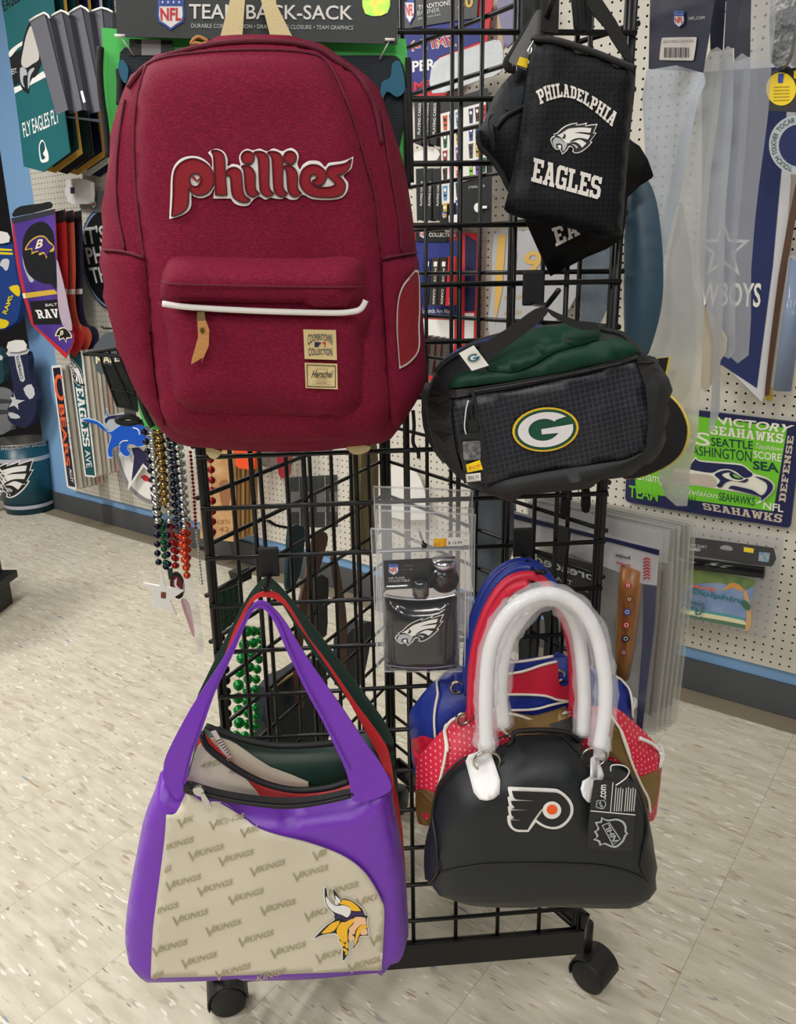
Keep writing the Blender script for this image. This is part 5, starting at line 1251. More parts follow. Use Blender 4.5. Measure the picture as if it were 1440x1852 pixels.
for k in range(4):
    pl_ = thing('green_card', ['dark green plate facing the grid, nearest of four on the bracket', 'dark green plate, second of four on the bracket', 'dark green plate, third of four on the bracket', 'dark green plate, farthest of four on the bracket'][k], 'plate', GL.pt(GL.pix(G6((200 + 40*k, 1160 - 20*k))))[0], 'green plates on a bracket')
    slab('plate', G6((160+38*k,915-22*k),(215+38*k,890-22*k),(235+36*k,1140-30*k),(185+36*k,1170-30*k)), GL, DKG, pl_, e=-.012*k, th=.003)
    lettering('IRISH', G6((185+38*k,930-20*k),(200+36*k,1120-30*k),(222+36*k,1105-30*k),(208+38*k,915-20*k)), GL, M('green_print', (40, 110, 66), .5), pl_, e=-.012*k+.001)
br_ = thing('black_bracket', 'black face-out bracket above the dark green plates', 'bracket', GL.pt(GL.pix(G6((340, 830))))[0])
slab('bracket_head', G6((300,795),(370,762),(390,775),(388,830),(320,860)), GL, BLACKP, br_, e=.004, th=.02)
ptube('bracket_arm', G6((150,915),(300,850),(400,765)), GL, .004, BLACKM, br_, e=.002)
DNV = M('dark_navy_cloth', (16, 26, 40), .6, bump=(200, .1)); DTE = M('dark_teal_cloth', (22, 58, 66), .6, bump=(300, .2)); BRN = M('brown_leather', (92, 54, 36), .5, bump=(200, .2))
AP = LP.off(-.06)
def hang(name, label, cat, pts, fr, mat, e, th=.006, group=None):
    o = slab(name, sm(pts, 2), fr, mat, None, e=e, th=th, step=.05); return tag(o, label, cat, group)
hang('teal_strap', 'dark teal strap hanging behind the grid left of the brown leather', 'strap', G6((620,520),(705,515),(712,600),(685,800),(625,905),(600,870),(612,700)), AP, DTE, .0)
hang('leather_strap', 'brown leather strap curving down behind the grid', 'strap', G6((770,565),(815,540),(848,560),(850,610),(805,760),(730,1000),(700,1250),(710,1600),(690,1625),(668,1600),(655,1250),(678,1000),(745,720)), AP, BRN, -.008)
hang('leather_strap', 'thin brown leather strap right of the wider one behind the grid', 'strap', G6((880,700),(905,690),(945,900),(972,1150),(955,1450),(930,1445),(938,1150),(905,900)), AP, BRN, -.012)
tb2 = thing('tote_bag', 'dark navy tote with a tan piped edge low behind the grid', 'bag', AP.pt(AP.pix(G6((650, 1840)), -.03), -.03)[0])
slab('body', sm(G6((505,1500),(640,1400),(760,1330),(840,1360),(850,1600),(840,1880),(500,1900)), 2), AP, DNV, tb2, e=-.03, th=.03)
ptube('piped_edge', G6((510,1500),(580,1450),(640,1410)), AP, .003, M('tan_cord', (150, 130, 84), .6), tb2, e=-.026)
hang('black_bag', 'slim black bag hanging between the two leather straps', 'bag', G6((775,830),(855,830),(850,1000),(845,1175),(770,1180)), AP, BLKNY, -.02, .02)
hang('navy_bag', 'dark navy bag corner left of the flask packs behind the grid', 'bag', G6((960,1190),(1040,1120),(1105,1090),(1128,1110),(1100,1290),(1050,1480),(960,1490)), AP, DNV, -.02, .03)
olv = M('olive_wood', (112, 96, 52), .6, mott=(30, (74, 62, 34), .5), streak=(1, 1, .2))
hang('olive_bundle', 'mottled olive bundle standing right of the bagged black packs', 'bundle', G6((1060,20),(1150,10),(1160,300),(1150,650),(1060,660)), AP, olv, -.06, .03)
PB = LP.off(-.13)
for k in range(4):
    x = 625 + 78 * k
    t = thing('black_pack', ['black bagged pack with a pale band, first from the pegboard', 'black bagged pack with a pale band, second from the pegboard', 'black bagged pack with a pale band, third from the pegboard', 'black bagged pack with a pale band, nearest the olive bundle'][k], 'pack', PB.pt(PB.pix(G6((x + 30, 520)), .004*k), .004*k)[0], 'black packs behind the grid')
    slab('pack_body', G6((x,215-4*k),(x+52,210-4*k),(x+56,515),(x+6,520)), PB, BLKNY, t, e=.004*k, th=.01)
    slab('pale_band', G6((x+2,300),(x+54,300),(x+56,425),(x+5,425)), PB, M('pale_label', (190,190,190), .5), t, e=.004*k+.001)
    slab('clear_bag', G6((x-10,90),(x+75,80),(x+70,560),(x-6,580)), PB, FILM, t, e=.004*k+.006)
hang('bare_hook', 'bare black wire hook poking out beside the teal strap', 'hook', G6((478,480),(500,472),(540,498),(610,512),(610,528),(535,512),(498,492)), AP, BLACKM, .0, .006)

# ------------------------------------------------------------------ right panel: bat packs, black cards
W6 = lambda *p: cpt(880, 940, .26389, p)
BLISTE = M('pack_edge_plastic', (196, 196, 188), .15, alpha=.32, spec=.9)
WOOD = M('bat_wood', (150, 98, 46), .35, mott=(25, (112, 66, 28), .5), streak=(3, 3, .3))
pu = RP.off(-.05)
PKP = [(928,905),(1060,930),(1196,962),(1190,1100),(1165,1340),(1060,1330),(985,1250)]
PKUV = pu.pix(PKP)
t = thing('bat_pack', 'mini wooden bat in a clear pack with a blue and baseball header, nearest the grid', 'bat pack', pu.pt(PKUV[4:5])[0], 'mini bat packs on one hook')
slab('clear_pack', PKUV, pu, CLEARP, t, e=0, th=.004, px=False)
slab('header_card', W6((190,-60),(560,40),(1180,195),(1165,450),(1070,440),(880,350),(560,230),(190,90)), pu, M('silver_card', (190, 188, 190), .5), t, e=-.002, th=.001)
slab('blue_band', W6((190,-40),(560,55),(1185,208),(1183,245),(890,165),(560,85),(190,-5)), pu, NAVY, t, e=.0005)
for i in range(7):
    y = 262 + i * 22
    ptube('ball_stitch', W6((1078,y+12),(1098,y),(1122,y+12)), pu, .0010, REDP, t, e=.001, n=3)
lettering('Rockies', W6((985,275),(885,250),(885,228),(985,250)), pu, NAVY, t, e=.001, bold=.02)
lettering('Baseball', W6((985,320),(890,300),(890,284),(985,306)), pu, REDP, t, e=.001, bold=.02)
slab('blue_card', W6((1075,440),(1165,462),(1150,720),(1105,1100),(1060,1500),(1020,1490),(1070,800)), pu, NAVY, t, e=-.002, th=.001)
c0 = pu.pt(pu.pix(W6((1000, 330)), -.004), -.004)[0]; c1 = pu.pt(pu.pix(W6((930, 1080)), -.004), -.004)[0]
tube('bat', [c0, c0 * .75 + c1 * .25, c0 * .3 + c1 * .7, c1], [.0185, .0185, .0165, .012], WOOD, t, 16)
pb = pu.off(.016)
for (x, y, r, c) in ((972,450,22,REDP),(980,545,20,M('brown_print',(0,0,0))),(965,632,26,BLUEPR),(960,722,26,REDP),(955,815,26,NAVY),(942,910,22,M('brown_print',(0,0,0)))):
    o = slab('bat_logo', ell(*W6((x, y))[0], r*.264, r*.264*.9, 0), pb, c, t, e=.0005)
    slab('bat_logo', ell(*W6((x, y))[0], r*.16, r*.15, 0), pb, WHITE, t, e=.001)
    slab('bat_logo', ell(*W6((x, y))[0], r*.09, r*.085, 0), pb, c, t, e=.0015)
nmz = ['second', 'third', 'fourth', 'fifth', 'sixth']
for k in range(1, 6):
    t = thing('bat_pack', 'clear bat pack, %s from the grid in the stack' % nmz[k-1], 'bat pack', pu.pt(PKUV[4:5], -.016-.013*k)[0], 'mini bat packs on one hook')
    slab('clear_pack', PKUV, pu, BLISTE, t, e=-.016-.013*k, th=.005, px=False)
    slab('header_card', [PKUV[0] + (.01, -.005), PKUV[2] + (-.006, -.005), PKUV[2] + (-.006, -.06), PKUV[0] + (.01, -.06)], pu, M('silver_card', (0,0,0)) if k % 2 else NAVY, t, e=-.016-.013*k-.001, px=False, th=.001)
    slab('brown_card', [PKUV[2] + (-.035, -.075), PKUV[2] + (-.012, -.075), PKUV[4] + (-.012, .03), PKUV[4] + (-.04, .03)], pu, M('brown_card', (84, 52, 34), .5) if k % 2 else M('slate_card', (70, 74, 76), .5), t, e=-.016-.013*k-.001, px=False, th=.001)
# black card with lettering seen from behind
bc = RP.off(-.035)
t = thing('black_card_pack', 'black carded pack with pale lettering seen in reverse through the grid', 'pack', bc.pt(bc.pix(W6((520, 560))))[0])
slab('card', W6((210,170),(420,225),(790,320),(772,640),(560,580),(300,480)), bc, CARDBK, t, e=0, th=.002)
lettering('breaded', W6((735,420),(330,300),(330,230),(735,365)), bc, M('grey_lettering', (0,0,0)), t, e=.001, bold=.02)
lettering('TEAM', W6((590,450),(425,400),(425,370),(590,420)), bc, M('grey_lettering', (0,0,0)), t, e=.001)
lettering('2008', W6((700,500),(640,480),(640,460),(700,480)), bc, M('grey_lettering', (0,0,0)), t, e=.001)
slab('blue_foot', W6((560,520),(772,590),(772,640),(560,580)), bc, NAVY, t, e=.0005)
tag(hang('web_strap', 'black fabric strap looped between the handbag handles', 'strap', W6((240,700),(300,600),(380,560),(440,590),(470,700),(480,900),(470,985),(390,985),(400,800),(395,680),(370,650),(345,700),(330,985),(220,985)), RP.off(-.02), M('charcoal_strap', (54, 54, 54), .8, bump=(500, .2)), 0, .008), None)
tag(hang('zipper_tassel', 'small black cord pull hanging left under the lunch bag', 'cord', cpt(700, 880, .34722, [(915,-10),(950,-10),(955,80),(950,155),(905,150),(910,80)]), FP.off(-.03), BLKTH, 0, .008), None)
tag(hang('zipper_tassel', 'small black cord pull hanging right under the lunch bag', 'cord', cpt(700, 880, .34722, [(1025,-10),(1050,-10),(1062,60),(1055,130),(1020,132),(1018,60)]), FP.off(-.03), BLKTH, 0, .008), None)
br2 = thing('black_bracket', 'black bracket with two holes inside the right of the grid', 'bracket', RP.pt(RP.pix([(1015, 1010)]))[0])
slab('bracket_plate', cpt(700, 880, .34722, [(893,205),(948,222),(930,375),(885,360)]), RP, BLACKP, br2, e=.012, th=.006)

# ------------------------------------------------------------------ right panel: bagged banners
U7 = lambda *p: cpt(1130, 0, .27000, p)
U8 = lambda *p: cpt(1130, 480, .27000, p)
r0 = RP.off(-.05)
t = thing('teal_roll', 'dark teal rolled banner behind the right upright', 'banner', r0.pt(r0.pix([(1160, 650)]))[0])
pillow('roll', sm([(1140,640),(1138,420),(1145,345),(1165,322),(1182,350),(1192,400),(1198,470),(1197,540),(1185,600),(1165,650)], 3), r0, M('teal_blue_cloth', (50, 76, 94), .5), t, .03, .028, e=0, edge=.002, step=.009)
fo_ = RP.off(-.085)
t = thing('foam_cutout', 'black rounded foam cutout with a yellow edge beside the lunch bag', 'foam cutout', fo_.pt(fo_.pix([(1200, 860)]))[0])
FO = sm(U8((60,640),(210,622,1),(300,612,1),(252,848,1),(310,880),(380,960),(425,1080),(412,1200),(350,1300),(200,1390),(0,1432),(-60,1300),(-30,900)), 3)
slab('foam', FO, fo_, M('yellow_foam', (226, 200, 90), .7), t, e=0, th=.004)
slab('printed_face', [((p[0]-1190)*.990+1188.5, (p[1]-760)*.990+760) for p in FO], fo_, M('black_print_face', (34, 34, 36), .45), t, e=.001)
rb = RP.off(-.10)
t = thing('bagged_banner', 'banner in a clear bag with a dark header, barcode and league shield', 'banner', rb.pt(rb.pix([(1180, 560)]))[0], 'bagged banners on one hook')
HC = M('navy_header', (42, 44, 62), .35)
slab('header_card', U7((175,-200),(640,-250),(600,20),(525,485),(160,462)), rb, HC, t, e=0, th=.001)
shield('league_shield', rb.off(.001), *U7((364,128))[0], 20, 32, t)
lettering('NFL.COM', U7((430,135),(535,128),(535,108),(430,112)), rb.off(.001), M('grey_lettering', (0,0,0)), t)
bl = slab('barcode_label', sm(U7((248,262),(258,252),(470,248),(482,258),(462,395),(450,406),(240,402),(232,392)), 2), rb, M('off_white_label', (214, 206, 200), .5), t, e=.002, th=.0004)
lettering('SAN DIEGO CHARGERS', U7((255,288),(462,282),(465,264),(258,270)), rb, M('grey_print', (0,0,0)), t, e=.0026)
for i in range(15):
    x = 265 + i * 11.5
    slab('barcode_bar', U7((x,385),(x+(4 if i % 3 else 7),385),(x+(5 if i % 3 else 8),318),(x+1,318)), rb, INK, t, e=.0026)
film('clear_bag', U7((150,470),(530,490),(500,650),(440,950),(370,1300),(290,1600),(160,2200),(120,2200),(130,1000)), rb, None, None, .004, M('bag_film_1', (196,204,216), .16, alpha=.8, spec=1.0, bump=(16, .6)), t)
def bagged(k, off, pts, label, hdr=None, mat=None, inner=None):
    fr = RP.off(off)
    t = thing('bagged_banner', label, 'banner', fr.pt(fr.pix([pts[-1][:2]]))[0], 'bagged banners on one hook')
    if hdr: slab('header_card', hdr, fr, HC, t, e=-.001, th=.001)
    film('clear_bag', pts, fr, None, None, .002, mat or FILM2, t, amp=.006, s=7)
    if inner:
        for nm, L, m_ in inner: slab(nm, sm(L, 2), fr, m_, t, e=-.006, th=.002)
    return t
GRYB = M('grey_cloth', (148, 146, 142), .7); BGE = M('bone_cloth', (206, 196, 176), .7); SLT = M('slate_blue_cloth', (96, 116, 146), .7)
def FM(i, c, al): return M('bag_film_%d' % i, c, .16, alpha=al, spec=1.0, bump=(16, .6))
bagged(2, -.15, U7((525,480),(570,340),(660,340),(640,700),(580,1100),(540,1700),(520,2300),(500,2900),(440,3150),(420,3390),(260,3320),(200,3000),(130,2300),(240,1600),(380,900)), 'pale bagged banner directly behind the shielded one', U7((560,-200),(690,-250),(655,340),(575,345)), FM(2, (206,208,206), .82), [('bone_panel', U7((380,1350),(440,1700),(480,2300),(440,2600),(330,2700),(170,2350),(260,1900),(330,1550)), BGE)])
bagged(3, -.21, U7((660,340),(730,330),(720,700),(690,1250),(660,2000),(640,2700),(620,2800),(560,2900),(600,2300),(500,1800),(560,900)), 'slate bagged banner, third from the grid', U7((690,-200),(810,-250),(730,320),(665,335)), FM(3, (190,194,202), .85), [('pennant', U8((440,200),(480,205),(682,490),(630,655),(540,850),(420,640)), BGE)])
bagged(4, -.27, U7((730,400),(840,390),(830,700),(790,1200),(740,1800),(745,2350),(650,2380),(620,2000),(640,1200)), 'grey bagged banner, fourth from the grid', U7((720,-200),(850,-250),(838,380),(735,410)), FM(4, (176,180,190), .8), None)
bagged(5, -.33, U7((850,-100),(1010,-100),(985,420),(960,750),(900,1250),(850,1800),(830,2380),(690,2380),(740,1200),(790,500)), 'bagged banner farthest out on the long hook', None, FM(5, (196,198,202), .6), None)
hang('slate_roll', 'slate grey bagged roll behind the grid above the blue handles', 'roll', cpt(700, 880, .34722, [(440,-20),(620,-30),(620,300),(590,420),(500,560),(450,560),(430,300)]), RP.off(-.05), M('slate_film', (98, 108, 116), .3, bump=(14, .5), mott=(12, (64, 72, 80), .6)), -.01, .02)
# ------------------------------------------------------------------ back wall, left: banners, boxes, signs
def wf(d): return WALL.off(d)
def wthing(name, label, cat, x, y, d, group=None):
    f = wf(d); return thing(name, label, cat, f.pt(f.pix([(x, y)]))[0], group)
T2 = lambda *p: cpt(0, 0, .17814, p)
EB = T2((-60,-500),(10,0),(60,300),(100,600),(150,950),(200,1330),(240,1690),(440,1745),(710,1545),(660,1180),(540,0),(490,-500))
fe_ = wf(.30); EUV = fe_.pix(EB)
TEALB = M('teal_banner', (10, 92, 98), .6)
t = wthing('wall_banner', 'teal pointed banner with a bird head and white slogan on the pegboard', 'banner', 78, 312, .30, 'pointed banners on the pegboard')
slab('cloth', EUV, fe_, TEALB, t, e=0, th=.004, px=False)
slab('black_band', T2((92,560),(215,500),(215,830),(140,880)), fe_, INK, t, e=.001)
slab('white_band', sm(T2((90,530),(150,470),(240,415),(245,450),(180,490),(105,580)), 3), fe_, WHITE, t, e=.0015)
slab('white_band', T2((140,890),(250,850),(440,720),(470,780),(260,890),(150,950)), fe_, WHITE, t, e=.0015)
eg = aff([(1225,135),(60,705),(365,895)], T2((300,230),(190,830),(290,955)))
slab('bird_head', sm(T2((310,215),(255,330),(220,480),(190,680),(200,840),(240,920),(290,955,1),(300,860),(330,790),(360,780),(410,660),(420,560),(390,480),(340,320)), 3), fe_, INK, t, e=.002)
slab('bird_feathers', sm(T2((315,260),(270,350),(240,480),(215,640),(260,690),(330,650),(395,600),(385,490),(345,360)), 3), fe_, M('silver_cloth', (196, 192, 184), .6), t, e=.0025)
slab('bird_beak', sm(T2((205,690),(260,700),(275,760),(240,770),(235,830),(250,890),(210,830)), 3), fe_, SILVP, t, e=.0025)
slab('bird_throat', sm(T2((285,740),(330,690),(350,700),(310,770),(300,860),(285,900)), 3), fe_, SILVP, t, e=.0025)
lettering('EST.', T2((120,760),(175,735),(172,690),(115,700)), fe_, WHITE, t, e=.002)
lettering('FLY EAGLES FLY', T2((245,1400),(605,1245),(590,1090),(222,1250)), fe_, WHITE, t, e=.001, bold=.01)
lettering('EAGLES', T2((40,120),(230,-10),(215,-160),(15,20)), fe_, INK, t, e=.001, bold=.01)
hl = slab('helmet_print', sm(T2((395,1480),(420,1420),(450,1440),(470,1500),(490,1560),(492,1630),(450,1650),(418,1645),(400,1580)), 3), fe_, WHITE, t, e=.001)
slab('helmet_print', sm(T2((405,1480),(428,1435),(450,1460),(455,1520),(435,1560),(460,1600),(425,1620),(410,1560)), 3), fe_, TEAL, t, e=.0015)
for k, (m_, lab, edge) in enumerate(((M('gold_edge', (196, 150, 60), .6), 'banner with a gold edge directly behind the teal one', M('dark_teal_banner', (8, 60, 64), .6)),
                             (M('black_edge', (20, 22, 26), .6), 'dark teal banner third in the pegboard stack', M('dark_teal_banner', (0,0,0))),
                             (M('gold_edge', (0,0,0)), 'gold-edged navy banner fourth in the pegboard stack', NAVY),
                             (M('pale_edge', (196, 198, 204), .6), 'pale-edged navy banner fifth in the pegboard stack', NAVY),
                             (NAVY, 'rearmost teal banner of the pegboard stack', M('dark_teal_banner', (0,0,0))))):
    d = -.055 * (k + 1)
    t = thing('wall_banner', lab, 'banner', fe_.pt(EUV[7:8], d)[0], 'pointed banners on the pegboard')
    slab('edge_binding', EUV, fe_, m_, t, e=d, th=.004, px=False)
    c_ = EUV.mean(0); slab('cloth', (EUV - c_) * .94 + c_, fe_, edge, t, e=d + .001, px=False)
# grey cartons hanging in front
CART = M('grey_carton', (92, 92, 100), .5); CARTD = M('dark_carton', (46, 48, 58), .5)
fc_ = wf(.42)
for k, (L, S) in enumerate((([(302,210),(450,130),(690,1115),(575,1168)], [(450,130),(505,185),(640,800),(690,1115)]), ([(505,178),(622,108),(835,1115),(700,1160)], [(622,108),(700,150),(860,1000),(885,1125),(835,1115)]), ([(700,135),(822,62),(1040,1120),(890,1165)], [(822,62),(905,120),(1020,900),(1040,1120)]), ([(898,135),(1032,78),(1110,900),(1060,1150),(1010,1000)], [(1032,78),(1140,120),(1160,800),(1110,900)]))):
    t = wthing('hanging_carton', ['grey hanging carton, leftmost of four over the teal banner', 'grey hanging carton, second of four over the teal banner', 'grey hanging carton, third of four over the teal banner', 'grey hanging carton nearest the green sack'][k], 'carton', *T2(L[2])[0], .42, 'cartons on pegs')
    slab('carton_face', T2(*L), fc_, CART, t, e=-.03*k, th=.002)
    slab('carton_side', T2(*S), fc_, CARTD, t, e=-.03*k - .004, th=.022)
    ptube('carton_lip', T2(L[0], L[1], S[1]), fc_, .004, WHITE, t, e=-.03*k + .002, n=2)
slab('carton_print', T2((815,925),(840,920),(870,1035),(845,1045)), fc_, WHITE, t, e=.002)
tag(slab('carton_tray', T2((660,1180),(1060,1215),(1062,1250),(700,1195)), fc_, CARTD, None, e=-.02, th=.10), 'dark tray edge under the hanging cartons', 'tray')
# white label holder
t = wthing('label_holder', 'white plastic label holder on the pegboard below the banners', 'label holder', 145, 368, .08)
slab('holder', sm(cpt(0, 0, .25, [(480,1300),(640,1305),(655,1340),(655,1460),(600,1475),(490,1460)]), 2), wf(.08), M('white_plastic', (0,0,0)), t, e=0, th=.02)
slab('holder_slot', cpt(0, 0, .25, [(508,1355),(538,1355),(540,1400),(510,1400)]), wf(.08), CARTD, t, e=.001)
# helmet pennants
H3 = lambda *p: cpt(0, 360, .16194, p)
fv = wf(.26)
RV = sm(H3((125,215,1),(610,110,1),(625,400),(640,800),(640,1150),(690,1400),(790,1460),(825,1590),(735,1782,1),(350,1400,1),(290,1200),(240,1000),(180,700),(140,350)), 3)
RUV = fv.pix(RV)
t = wthing('team_pennant', 'purple pointed pennant printed with a black football helmet', 'pennant', 119, 648, .26, 'pointed pennants on one peg')
slab('cloth', RUV, fv, M('red_cloth', (186, 36, 50), .6), t, e=0, th=.003, px=False)
slab('purple_field', sm(H3((150,260,1),(612,165,1),(625,400),(638,1000),(640,1150),(690,1400),(790,1460),(815,1590),(745,1720,1),(400,1420,1),(300,1100),(215,700),(170,400)), 3), fv, M('purple_cloth', (84, 56, 150), .6, mott=(4, (60, 36, 116), .6)), t, e=.0012)
slab('top_sleeve', H3((125,215),(610,110),(612,165),(148,275)), fv, CARTD, t, e=.002)
slab('header_card', sm(H3((150,140),(230,80),(450,50),(560,30),(575,100),(150,200)), 2), fv, CARDBK, t, e=-.002, th=.002)
slab('helmet_print', sm(H3((250,600),(258,450),(300,350),(370,280),(470,252),(550,300),(600,400),(610,600),(630,800),(630,1000),(560,945),(520,950),(430,920),(350,870),(300,800),(262,700)), 3), fv, M('helmet_black', (26, 26, 30), .25, coat=.5), t, e=.002)
slab('helmet_edge', sm(H3((250,640),(275,740),(310,830),(380,905),(340,930),(300,850),(262,740)), 3), fv, SILVP, t, e=.0026)
slab('bird_logo', sm(H3((275,570),(330,470),(420,412),(500,415),(550,470),(600,520),(600,580),(540,600),(520,670,1),(490,610),(440,630),(420,590),(350,620,1),(350,560)), 3), fv, M('gold_print2', (206, 170, 60), .5), t, e=.0028)
slab('bird_logo', sm(H3((295,555),(345,475),(430,425),(500,432),(545,490),(595,530),(560,575),(520,640),(490,590),(430,605),(420,575),(360,590),(360,545)), 3), fv, M('purple_print', (58, 36, 110), .5), t, e=.0034)
lettering('B', H3((390,560),(470,540),(485,440),(415,455)), fv, M('cream_print', (226, 214, 180), .5), t, e=.004, bold=.03, shear=.1)
slab('gold_stripe', H3((275,1050),(600,1010),(635,1040),(635,1060),(290,1108)), fv, M('gold_print2', (0,0,0)), t, e=.002)
slab('white_corner', H3((248,1055),(275,1050),(290,1108),(262,1110)), fv, WHITE, t, e=.002)
slab('black_band', H3((330,1145),(640,1120),(645,1200),(700,1400),(375,1400)), fv, INK, t, e=.002)
lettering('BALT', H3((510,1200),(640,1190),(636,1160),(506,1170)), fv, WHITE, t, e=.0026)
block_text('RAV', H3((430,1335),(665,1325),(640,1225),(390,1240)), fv, WHITE, t, e=.0026)
slab('bird_logo', sm(H3((612,1530),(650,1450),(720,1430),(780,1480),(805,1550),(750,1560),(740,1610,1),(710,1560),(660,1580),(655,1530)), 3), fv, M('cream_print', (0,0,0)), t, e=.0026)
slab('bird_logo', sm(H3((630,1520),(660,1462),(720,1445),(770,1490),(790,1540),(740,1545),(735,1585),(710,1545),(670,1560),(665,1520)), 3), fv, INK, t, e=.0032)
lettering('B', H3((668,1525),(708,1515),(712,1462),(675,1470)), fv, M('cream_print', (0,0,0)), t, e=.0038, bold=.03)
slab('turned_fold', sm(H3((632,680),(660,760),(720,1000),(770,1250),(805,1470),(700,1410),(650,1200),(636,900)), 2), fv, M('lilac_lining', (176, 160, 178), .6), t, e=.008, th=.002)
for k, (c_, lab) in enumerate((((176, 34, 40), 'red pennant directly behind the purple one'), ((196, 84, 60), 'orange-red pennant second behind the purple one'), ((40, 36, 60), 'dark pennant rearmost behind the purple one'))):
    d = -.05 - .04 * k
    t = thing('team_pennant', lab, 'pennant', fv.pt(RUV[RUV[:, 1].argmin()][None], d)[0], 'pointed pennants on one peg')
    slab('cloth', RUV, fv, M('pennant_%d' % k, c_, .6), t, e=d, th=.003, px=False)
    a = fv.pix(H3((150, 215), (610, 110)), 0)
    slab('top_sleeve', [a[0], a[1], a[1] - (0, .05), a[0] - (0, .05)], fv, CARDBK, t, e=d + .001, px=False)
    zz = fv.pix(H3((250, 1030), (640, 1010), (640, 1070), (270, 1100)), 0)
    slab('white_stripe', zz, fv, WHITE, t, e=d + .001, px=False)
# round slogan sign
fr_ = wf(.03)
t = wthing('round_sign', 'round black sign with a white slogan and blue rim on the pegboard', 'sign', 195, 570, .03)
ce = fr_.pix([(199, 470)])[0]; rr = np.linalg.norm(fr_.pix([(199, 374)])[0] - ce)
cir = lambda k: [ce + rr * k * np.array([math.cos(a * .1309), math.sin(a * .1309)]) for a in range(48)]
slab('sign_edge', cir(1.0), fr_, INK, t, e=0, th=.008, px=False); slab('blue_rim', cir(.97), fr_, M('pale_blue_print', (126, 160, 196), .5), t, e=.001, px=False); slab('sign_face', cir(.92), fr_, INK, t, e=.0015, px=False)
lettering("IT'S A", [(153,443),(222,436),(219,403),(147,411)], fr_, WHITE, t, e=.002, bold=.02)
lettering('PHILLY', [(160,478),(238,470),(234,440),(153,448)], fr_, WHITE, t, e=.002, bold=.02)
lettering('THING', [(168,513),(238,505),(234,477),(160,484)], fr_, WHITE, t, e=.002, bold=.02)
slab('header_tag', cpt(0, 0, .25, [(650,1395),(660,1380),(760,1380),(760,1540),(662,1535)]), fr_, M('grey_header', (104, 104, 106), .4), t, e=.01, th=.001)
shield('league_shield', fr_.off(.011), 169, 368, 11, 20, t)
# street signs
fg = wf(.20)
BS = Bk((68,545),(78,535),(150,530),(162,545),(308,1715),(296,1730),(228,1705),(216,1690)); BUV = fg.pix(BS)
t = wthing('street_sign', 'tall navy street sign with an orange letter and orange lettering', 'sign', 130, 880, .20, 'street signs in two stacks')
slab('panel', BUV, fg, WHITE, t, e=0, th=.004, px=False)
slab('panel_face', Bk((82,560),(150,552),(296,1700),(232,1685)), fg, M('navy_black_print', (28, 26, 44), .4), t, e=.001)
ORG = M('orange_print2', (232, 100, 56), .5)
eo = ell(*Bk((150, 745))[0], 9.5, 24, -.13, 30, -310, -50); ei = ell(*Bk((152, 745))[0], 5.5, 17, -.13, 30, -50, -310)
slab('letter_emblem', eo + ei, fg, ORG, t, e=.002)
lettering('BEARS', Bk((135,905),(208,1500),(248,1500),(188,905)), fg, ORG, t, e=.002, bold=.03)
lettering('CHICAGO', Bk((206,1010),(246,1340),(268,1345),(228,1010)), fg, WHITE, t, e=.0025, bold=.02)
lettering('ALLEY', Bk((236,1515),(258,1650),(282,1660),(264,1530)), fg, WHITE, t, e=.002, bold=.02)
ES = Bk((232,400),(245,388),(350,386),(362,402),(495,1590),(482,1606),(398,1598),(386,1582)); SUV = fg.pix(ES)
t = wthing('street_sign', 'tall teal street sign with a bird head and white lettering', 'sign', 164, 860, .20, 'street signs in two stacks')
slab('panel', SUV, fg, WHITE, t, e=0, th=.004, px=False)
slab('panel_face', Bk((242,412),(348,404),(484,1588),(400,1580)), fg, TEAL, t, e=.001)
eagle('bird_head', fg, aff([(60,705),(1225,135),(365,895)], Bk((262,470),(400,745),(240,560))), t, e=.002)
block_text('EAGLES', Bk((300,740),(375,1310),(440,1310),(370,745)), fg, WHITE, t, e=.002, gap=.3)
lettering('PHILADELPHIA', Bk((385,765),(440,1205),(458,1205),(405,765)), fg, WHITE, t, e=.0025, bold=.02)
lettering('AVE', Bk((388,1345),(404,1515),(458,1505),(436,1345)), fg, WHITE, t, e=.002, bold=.01)
EDGES = [M('sign_edge_%d' % i, c, .5) for i, c in enumerate(((206, 200, 188), (186, 176, 160), (214, 208, 196), (190, 182, 172), (206, 170, 156), (214, 208, 200)))]
for UV, lab in ((BUV, 'plain pale-edged street sign, %s behind the orange-lettered one'), (SUV, 'plain pale-edged street sign, %s behind the teal one')):
    for k in range(7):
        o = slab('street_sign', UV, fg, EDGES[k % 6], None, e=-.024 * (k + 1), th=.014, px=False)
        tag(o, lab % ('first', 'second', 'third', 'fourth', 'fifth', 'sixth', 'last')[k], 'sign', 'street signs in two stacks')
# round grey magnet pack behind the basket
t = wthing('dark_plaque', 'grey rugged plaque with pale capitals behind the wire basket', 'plaque', 190, 665, .21)
slab('plaque', sm(Bk((460,380),(520,300),(545,260),(600,220),(680,215),(760,260),(780,400),(770,560),(540,620),(480,520)), 2), wf(.21), M('slate_plaque', (78, 84, 88), .7), t, e=0, th=.02)
lettering('MALL', Bk((495,520),(720,500),(715,420),(490,445)), wf(.21), M('cream_print', (0,0,0)), t, e=.002, bold=.02)
